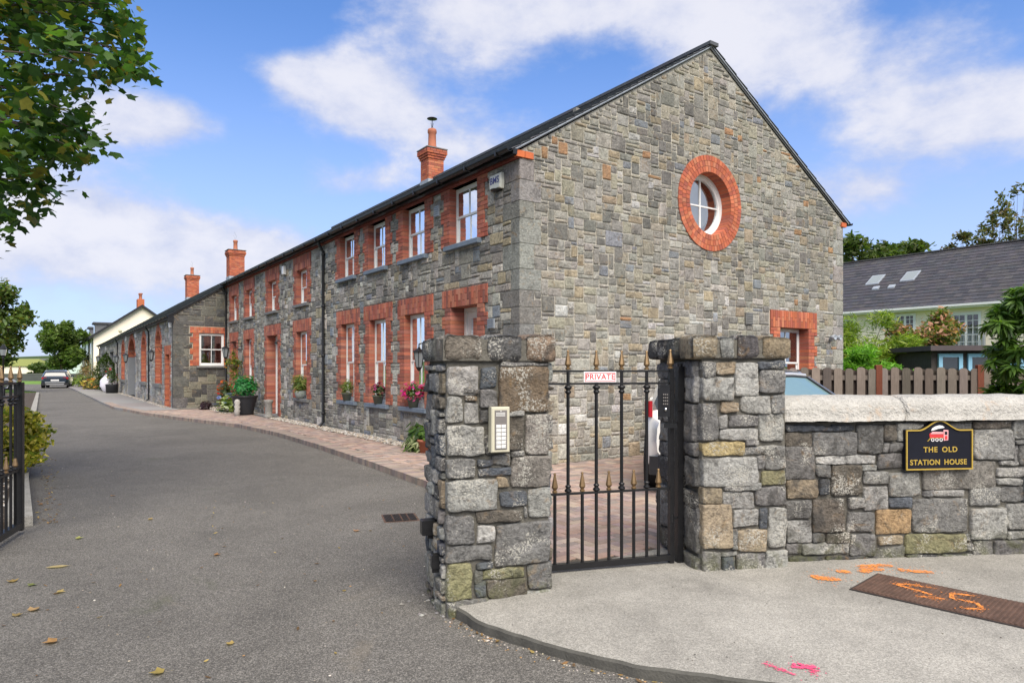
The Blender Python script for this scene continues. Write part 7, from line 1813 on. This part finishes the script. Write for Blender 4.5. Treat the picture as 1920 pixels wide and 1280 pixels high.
# overhanging maple, top left
mp = empty('maple_tree', (-9.2, 8.0, 0), 0, label='overhanging maple tree filling the top left corner', cat='tree')
with Par(mp):
    poly = [(-420, -330), (200, -330), (210, -150), (200, -40), (215, 30), (225, 100), (222, 128), (190, 155), (130, 200), (155, 235), (140, 255), (120, 285), (95, 320), (60, 335), (40, 372), (15, 395), (-5, 415), (-120, 520), (-420, 480)]
    rm = random.Random(5); cen = []
    while len(cen) < 520:
        u, v = rm.uniform(-420, 300), rm.uniform(-420, 520)
        if not inpoly(u, v, poly): continue
        Y = rm.uniform(6.0, 9.6); 
        cen.append(atY(u, v, Y))
    # outer sprigs that give the ragged edge
    tips = [(262, 118, 6.6), (250, 95, 6.8), (228, 60, 6.7), (238, 35, 6.9), (222, 10, 6.5), (200, 130, 6.3), (175, 262, 6.5), (160, 245, 6.7), (130, 275, 6.4), (110, 290, 6.8), (85, 350, 6.6), (70, 345, 6.4), (20, 400, 6.5), (5, 410, 6.3), (150, 220, 6.9), (200, 150, 7), (240, 125, 6.4), (45, 300, 6.3), (90, 250, 6.6)]
    cen2 = [atY(*t) for t in tips]
    m = MB(); m.tube([(-9.2, 8, -.1), (-9.1, 8, 1.6), (-9.0, 7.9, 3.4), (-8.8, 7.8, 6), (-8.7, 7.8, 8.6)], [.26, .21, .18, .12, .04], 10)
    limbs = []
    for i in range(9):
        z0 = 2.4 + i * .6; e = cen[i * 11]; limbs.append([(-9.0, 7.9, z0), ((-9 + e[0]) / 2, (7.9 + e[1]) / 2, (z0 + e[2]) / 2 + .4), e]); m.tube(limbs[-1], [.07, .045, .015], 6)
    for t in cen2 + cen[::6]:
        q = Vector(t); s_ = q + Vector((-rm.uniform(.7, 1.4), rm.uniform(.0, .5), rm.uniform(.1, .5))); m.tube([tuple(s_), tuple((s_ + q) / 2 + Vector((0, 0, .05))), t], [.014, .009, .004], 4)
    m.build('trunk', M_BARK)
    r_ = np.random.RandomState(2); P_ = []
    for c in cen: P_.append(np.array(c) + r_.normal(size=(30, 3)) * np.array([.13, .24, .12]))
    for c in cen2: P_.append(np.array(c) + r_.normal(size=(16, 3)) * np.array([.09, .12, .08]))
    P_ = np.concatenate(P_)
    MC = [(.038, .088, .020), (.05, .115, .022), (.03, .072, .018), (.07, .14, .025), (.09, .15, .03), (.04, .09, .03), (.16, .15, .025)]
    scatter('crown', P_, .155, MC, ML_V, ML_F, None, 3, .35, droop=.35)
    # separate leaves along the visible fringe
    lm = []
    for i in range(6):
        m = MB(); c = MC[i]; m.add([tuple(p) for p in ML_V], ML_F, tuple(x * 1.25 for x in c)); lm.append(m.build('leaf', M_LEAF, mesh_only=True))
    for i in range(110):
        c = Vector(cen2[i % len(cen2)]) + Vector((rm.gauss(0, .07), rm.gauss(0, .1), rm.gauss(0, .06)))
        o = bpy.data.objects.new('leaf', rm.choice(lm)); link(o); o.location = c; o.rotation_euler = (rm.uniform(-1, 1), rm.uniform(-1, 1), rm.uniform(0, 6.28)); s_ = rm.uniform(.11, .165); o.scale = (s_, s_, s_)

# golden bush behind the left gate, hedge
gbp = atY(20, 800, 9.6)
tree('golden_shrub', (gbp[0] - .35, 9.5, .05), 1.25, (0, 0, .60, .80, .95, .56), 13000, .10, [(.48, .42, .06), (.34, .34, .045), (.55, .46, .10), (.18, .23, .035)], 'golden leaved euonymus bush in the border behind the driveway gate', 'shrub', seed=14, trunk=.03, lobes=30, spread=.32)
tree('garden_shrub', (-8.6, 8.6, .05), 1.0, (0, 0, .5, .9, .7, .5), 3500, .06, G_DARK, 'low green border plants seen through the driveway gate bars', 'shrub', seed=15, trunk=.02, lobes=20)

# trees along the far side of the drive, beyond the left edge of the picture: the lower windows mirror them
for i, (t, s_) in enumerate([(-15.5, 2.5), (-15.0, 10.5), (-16.0, 19)]):
    w0 = W(t, s_); tree('drive_tree', (w0[0], w0[1], 0), 6.2, (0, 0, 3.8, 2.3, 2.3, 2.3), 2600, .42, G_TREE, ['broad green tree opposite the corner windows across the drive', 'second broad tree opposite the downpipe across the drive', 'third broad tree opposite the front door across the drive'][i], seed=60 + i, trunk=.18, lobes=18)
# street lamp far left
lp_ = atY(6, 700, 38); sl2 = empty('street_lamp', (lp_[0], 38, 0), 0, label='black post top lantern by the left tree', cat='street lamp')
m = MB(); m.lathe([(.10, 0), (.10, .5), (.05, .6), (.045, 2.2), (.07, 2.25), (.03, 2.3)], (0, 0, 0), 10); m.build('post', M_BLACK, sl2)
m = MB(); m.lathe([(.06, 2.3), (.12, 2.34), (.17, 2.72), (.2, 2.74), (.1, 2.9), (.02, 2.98), (0, 3.0)], (0, 0, 0), 6, smooth=False); m.build('lantern_frame', M_BLACK, sl2)
m = MB(); m.lathe([(.125, 2.37), (.172, 2.70)], (0, 0, 0), 6, smooth=False); m.build('lantern_glass', M_CLEARG, sl2)

# ================================================================== CARS
def car(loc, rz, paint, label, Ln=4.2, Wd=1.78, H=1.55, style='hatch', tail=True, name='parked_car'):
    root = empty(name, loc, rz, label=label, cat='car'); hw = Wd / 2
    if style == 'hatch':
        st = [(0, .42, .86, .88, .80), (.012, .34, .92, .94, .90), (.03, .28, .96, 1.02, .96), (.075, .25, .99, 1.30, .99), (.13, .24, 1.0, 1.47, 1.0), (.25, .22, 1.0, H - .01, 1.0), (.42, .22, .99, H, 1.0), (.56, .22, .98, H - .05, 1.0), (.72, .22, .96, .99, 1.0), (.86, .22, .88, .90, .98), (.95, .26, .74, .76, .92), (.985, .3, .66, .67, .84), (1.0, .4, .58, .59, .74)]
        rear, front = (2, 4), (7, 8)
    else:
        st = [(0, .42, .84, .86, .82), (.015, .32, .92, .94, .92), (.05, .26, .96, .98, .98), (.14, .24, .97, 1.0, 1.0), (.28, .22, .96, H - .06, 1.0), (.40, .22, .95, H, 1.0), (.52, .22, .94, H - .05, 1.0), (.56, .22, .94, H - .15, 1.0), (.74, .22, .92, .96, 1.0), (.88, .24, .80, .82, .96), (.96, .28, .70, .72, .90), (1.0, .4, .58, .6, .76)]
        rear, front = (3, 4), (7, 8)
    secs = []
    for (fx, zb, zl, zr, wf) in st:
        w = hw * wf; gh = zr - zl; wr = w * (.78 if gh > .3 else (.88 if gh > .1 else .94)); x = fx * Ln
        half = [(w * .86, zb), (w * .985, zb + .10), (w, (zb + zl) * .5), (w * .985, zl - .06), (w * .955, zl), (wr, zr - min(.06, gh * .4)), (wr * .86, zr - min(.012, gh * .1)), (wr * .4, zr + .008)]
        secs.append([(x, y, z) for y, z in half] + [(x, -y, z) for y, z in half[::-1]])
    nn = len(secs[0]); vs = [p for s in secs for p in s]; body = MB(); glass = {'side_window': MB(), 'rear_window': MB(), 'windscreen': MB()}
    for i in range(len(secs) - 1):
        for j in range(nn - 1):
            q = [vs[i * nn + j], vs[i * nn + j + 1], vs[(i + 1) * nn + j + 1], vs[(i + 1) * nn + j]]
            side = j in (4, nn - 2 - 4)
            if side and rear[1] <= i < front[0]: key = 'side_window'
            elif rear[0] <= i < rear[1] and 5 <= j <= nn - 7: key = 'rear_window'
            elif front[0] <= i < front[1] and 6 <= j <= nn - 8: key = 'windscreen'
            else: key = None
            (glass[key] if key else body).add(q, [(0, 1, 2, 3)], None, 0, True)
    body.add(secs[0], [list(range(nn))]); body.add(secs[-1], [list(range(nn))])
    me = body.build('body', paint, root); 
    bm_ = __import__('bmesh').new(); bm_.from_mesh(me.data); __import__('bmesh').ops.remove_doubles(bm_, verts=bm_.verts, dist=1e-4); bm_.to_mesh(me.data); bm_.free()
    for k_, g in glass.items():
        if g.v: g.build(k_, M_SCREEN if (k_ == 'windscreen' and style != 'hatch') else M_CARGLASS, root)
    if style == 'saloon':
        a_, b_ = secs[7], secs[8]
        for sgn, j in ((1, 6), (-1, nn - 7)):
            g = MB(); g.tube([a_[j], b_[j]], .028, 6); g.build('pillar', paint, root); g = MB(); g.tube([(a_[j][0] + .02, a_[j][1] - sgn * .035, a_[j][2] + .012), (b_[j][0], b_[j][1] - sgn * .04, b_[j][2] + .012)], .012, 5); g.build('window_seal', M_BLACKP, root)
        g = MB(); g.tube([a_[q] for q in range(6, nn - 6)], .022, 6); g.build('windscreen_header', M_BLACKP, root)
        g = MB(); g.tube([(p_[0] - .05, p_[1], p_[2] + .035) for p_ in a_[6:nn - 6]], .03, 6); g.build('roof_edge', M_CARS, root)
    for x in ((.17 if style == 'hatch' else .2) * Ln, .80 * Ln):
        for sgn in (-1, 1):
            m = MB(); m.lathe([(.20, -.10), (.29, -.10), (.315, -.07), (.32, 0), (.315, .07), (.29, .10), (.20, .10)], (x, sgn * (hw - .10), .32), 24, axis='y'); w_ = m.build('wheel', M_TYRE, root)
            m = MB(); m.lathe([(.0, .07), (.06, .075), (.07, .05), (.18, .04), (.205, .08), (.205, -.05)], (x, sgn * (hw - .10), .32), 20, axis='y') if sgn > 0 else m.lathe([(.0, -.07), (.06, -.075), (.07, -.05), (.18, -.04), (.205, -.08), (.205, .05)], (x, sgn * (hw - .10), .32), 20, axis='y'); m.build('rim', M_RIM, w_)
            m = MB(); m.lathe([(.30, 0), (.385, 0), (.385, .012), (.30, .012)], (x, sgn * (hw + .0) - .006, .34), 24, axis='y'); m.build('wheel_arch', M_BLACKP, root)
    m = MB(); m.prism([(-.025, -hw * .72), (.02, -hw * .90), (.25, -hw * .95), (.25, hw * .95), (.02, hw * .90), (-.025, hw * .72)], .24, .46); m.build('lower_bumper', M_BLACKP, root)
    m = MB(); m.box(-.012, -.26, .62, .03, .26, .73); m.build('number_plate', M_SIGNW, root)
    for sgn in (-1, 1):
        m = MB(); y0, y1 = hw * .58 * sgn, hw * .965 * sgn
        m.prism([(-.0 + .012, y0), (.02, y1 * .94), (.20, y1 * 1.012), (.30, y1 * 1.01), (.12, y0)], .76, .93) if tail == 'wide' else m.prism([(.03, hw * .86 * sgn), (.03, y1 * .935), (.10, y1 * 1.012), (.16, y1 * 1.008), (.16, hw * .86 * sgn)], .93, 1.12)
        m.build('tail_lamp', M_TAIL, root)
        m = MB(); m.prism([(Ln * .90, y1 * .80), (Ln * .955, y0), (Ln * .99, y0 * .9), (Ln * .975, y1 * .72), (Ln * .92, y1 * .97)], .62, .74); m.build('headlight', M_CLEARG, root)
        m = MB(); m.bbox(Ln * .66, (hw + .02) * sgn - .08, .95, Ln * .66 + .12, (hw + .02) * sgn + .08, 1.07, .02); m.build('wing_mirror', paint, root)
    m = MB(); m.lathe([(.035, -.03), (.042, -.03), (.042, .08), (.035, .08)], (-.02, hw * .62, .36), 12, axis='x'); m.build('exhaust', M_CHROME, root)
    return root
# far car at the end of the drive (seen from behind)
c1 = car((0, 0, 0), 0, M_CARN, 'dark blue crossover car seen from behind at the far end of the drive', 4.2, 1.80, 1.56, tail='wide')
p = at(104, 727.5); c1.location = (p[0] - .05, p[1], 0); c1.rotation_euler = (0, 0, math.radians(118)); c1.scale = (1.12, 1.12, 1.0)
m = MB(); m.box(-.03, -.62, .47, .06, .62, .53); m.box(-.03, -.58, .30, .05, .58, .36); m.build('silver_trim', M_CARS, c1)
c2 = car((2.36, 7.95, .10), math.radians(74), M_CARW, 'white small hatchback whose rear corner shows between the gate bars and pier', 3.5, 1.66, 1.50, tail=True)
c3 = car((3.25, 12.35, .10), math.radians(-66), M_CARG, 'grey saloon car whose roof and windscreen show above the front wall', 3.75, 1.66, 1.53, 'saloon')
c4 = car((0, 0, 0), 0, M_CARS, 'silver car partly hidden behind the driveway gate spikes', 4.3, 1.8, 1.5, tail=True)
p = at(-12, 733); c4.location = (p[0] - 4.2, p[1] + 1, 0); c4.rotation_euler = (0, 0, math.radians(60))

# ================================================================== LOOSE THINGS ON THE GROUND
LCOL = [(.30, .20, .08), (.24, .13, .05), (.38, .30, .12), (.20, .11, .05)]
def fallen(u, v, size, c, label, lb=True, root=None, zz=0.0, curl=.25, shape='ml', rz=0):
    size *= .8; x, y, _ = at(u, v, zz); m = MB(); V = ML_V if shape == 'ml' else OV_V; F_ = ML_F if shape == 'ml' else OV_F
    vs = [(p[0] * size, p[1] * size, .006 + abs(p[0]) ** 1.5 * size * curl * 2 + abs(p[1]) * size * curl * .4) for p in V]; m.add(vs, F_, c); vs = [(0, -.15 * size, .006), (.01 * size, -.6 * size, .012), (.03 * size, -.6 * size, .012)]; m.add(vs, [(0, 1, 2)], c)
    o = m.build('fallen_leaf', M_LEAF); o.location = (x, y, zz); o.rotation_euler = (0, 0, rz or R.uniform(0, 6.28)); return props(o, label, 'leaf', 'fallen leaves on the drive')
fallen(146, 1010, .13, (.36, .36, .12), 'flat yellow green leaf lying on the asphalt beyond the pale stalk'); fallen(109, 1063, .20, (.48, .38, .18), 'long pale straw coloured curled leaf on the asphalt', shape='ov', curl=.1, rz=1.9)
fallen(24, 1091, .13, (.32, .22, .07), 'brown leaf on the asphalt nearest the driveway gate foot'); fallen(62, 1097, .12, (.18, .20, .06), 'olive green leaf on the asphalt between two brown ones'); fallen(110, 1111, .12, (.40, .30, .12), 'light tan leaf right of the olive green leaf')
fallen(61, 1145, .14, (.38, .25, .12), 'star shaped tan maple leaf lying alone on the asphalt'); fallen(31, 1155, .11, (.28, .20, .08), 'small dull leaf left of the star shaped leaf'); fallen(100, 1204, .15, (.35, .20, .08), 'orange brown leaf nearest the bottom left corner')
fallen(53, 982, .12, (.32, .2, .09), 'brown leaf against the near end of the left kerb'); fallen(77, 946, .12, (.30, .17, .08), 'reddish leaf beside the left kerb edge'); fallen(211, 930, .11, (.30, .18, .09), 'small brown leaf out on the open asphalt'); fallen(280, 974, .12, (.42, .30, .14), 'tan leaf in the middle of the drive')
fallen(405, 1041, .11, (.30, .16, .07), 'rust brown leaf in the middle foreground of the drive'); fallen(668, 996, .12, (.42, .25, .15), 'pinkish brown leaf left of the gully grating'); fallen(433, 1208, .09, (.42, .30, .10), 'pale leaf low in the foreground of the drive'); fallen(89, 897, .11, (.33, .22, .1), 'leaf near the far half of the left kerb')
fallen(300, 1262, .14, (.34, .26, .08), 'yellow brown leaf at the bottom edge of the asphalt'); fallen(1100, 1243, .05, (.35, .02, .04), 'small crimson petal against the curved kerb', shape='ov')
rs = random.Random(99)
spt = []
for i in range(160):
    j = rs.randrange(len(kf) // 2); x, y = kf[j]; spt.append((x + rs.uniform(-.12, .06), y - abs(rs.gauss(0, .05)) - .02, 0.001))
for i in range(120): x, y, _ = W(-rs.uniform(1.62, 1.9), rs.uniform(-.4, 12)); spt.append((x, y, .001))
for i in range(260):
    y = rs.uniform(3.2, 16); spt.append((rs.uniform(-.95, .2) * y * .8, y, .001))
spt = [p for p in spt if not inpoly(p[0], p[1], apron) and L(p[0], p[1])[0] < -1.75 and L(p[0], p[1])[0] > -6.1]
drift = []
for i in range(150):
    y = rs.uniform(0, 1) ** 1.3 * 7; a, b_, _ = W(-rs.uniform(6.02, 6.18) + abs(rs.gauss(0, .06)), -.1 + y); drift.append((a, b_, .012))
for i in range(70): drift.append((rs.uniform(-3.6, -.4), rs.uniform(3.2, 8.5), .010))
for i in range(26): a, b_ = kf[rs.randrange(len(kf) // 2)]; drift.append((a - .03, b_ - .04 - abs(rs.gauss(0, .02)), .012))
scatter('leaf_litter', drift, .035, [(.30, .18, .07), (.22, .12, .05), (.38, .28, .10), (.16, .10, .05)], OV_V, OV_F, None, 44, 1.5)
rg = rs; pebbles('grit', spt, None, (.003, .009), [(.4, .35, .27), (.25, .2, .15), (.5, .45, .4), (.3, .18, .08)])
spt = [(x, y, apron_z(x, y)) for x, y in [(rs.uniform(-.3, 4), rs.uniform(3.4, 5.5)) for _ in range(260)] if inpoly(x, y, apron)]
pebbles('pavement_grit', spt, None, (.002, .006), [(.08, .075, .065), (.12, .1, .08), (.3, .28, .25)])
# small crumbs of mortar and stone at the foot of the left pier
spt = [(lp(0, 0)[0] + rs.gauss(-.05, .10), lp(0, 0)[1] + rs.uniform(-.05, .5), .002) for _ in range(60)]
pebbles('stone_crumbs', spt, None, (.006, .02), [(.2, .19, .18), (.13, .12, .11), (.28, .27, .25)])

# text to real meshes
dg_ = bpy.context.evaluated_depsgraph_get()
for o in [o for o in bpy.data.objects if o.type == 'FONT']:
    me = bpy.data.meshes.new_from_object(o.evaluated_get(dg_)); n_ = bpy.data.objects.new(o.name, me); par = o.parent; mx = o.matrix_local.copy(); nm = o.name; bpy.data.objects.remove(o); n_.name = nm; link(n_, par); n_.matrix_local = mx
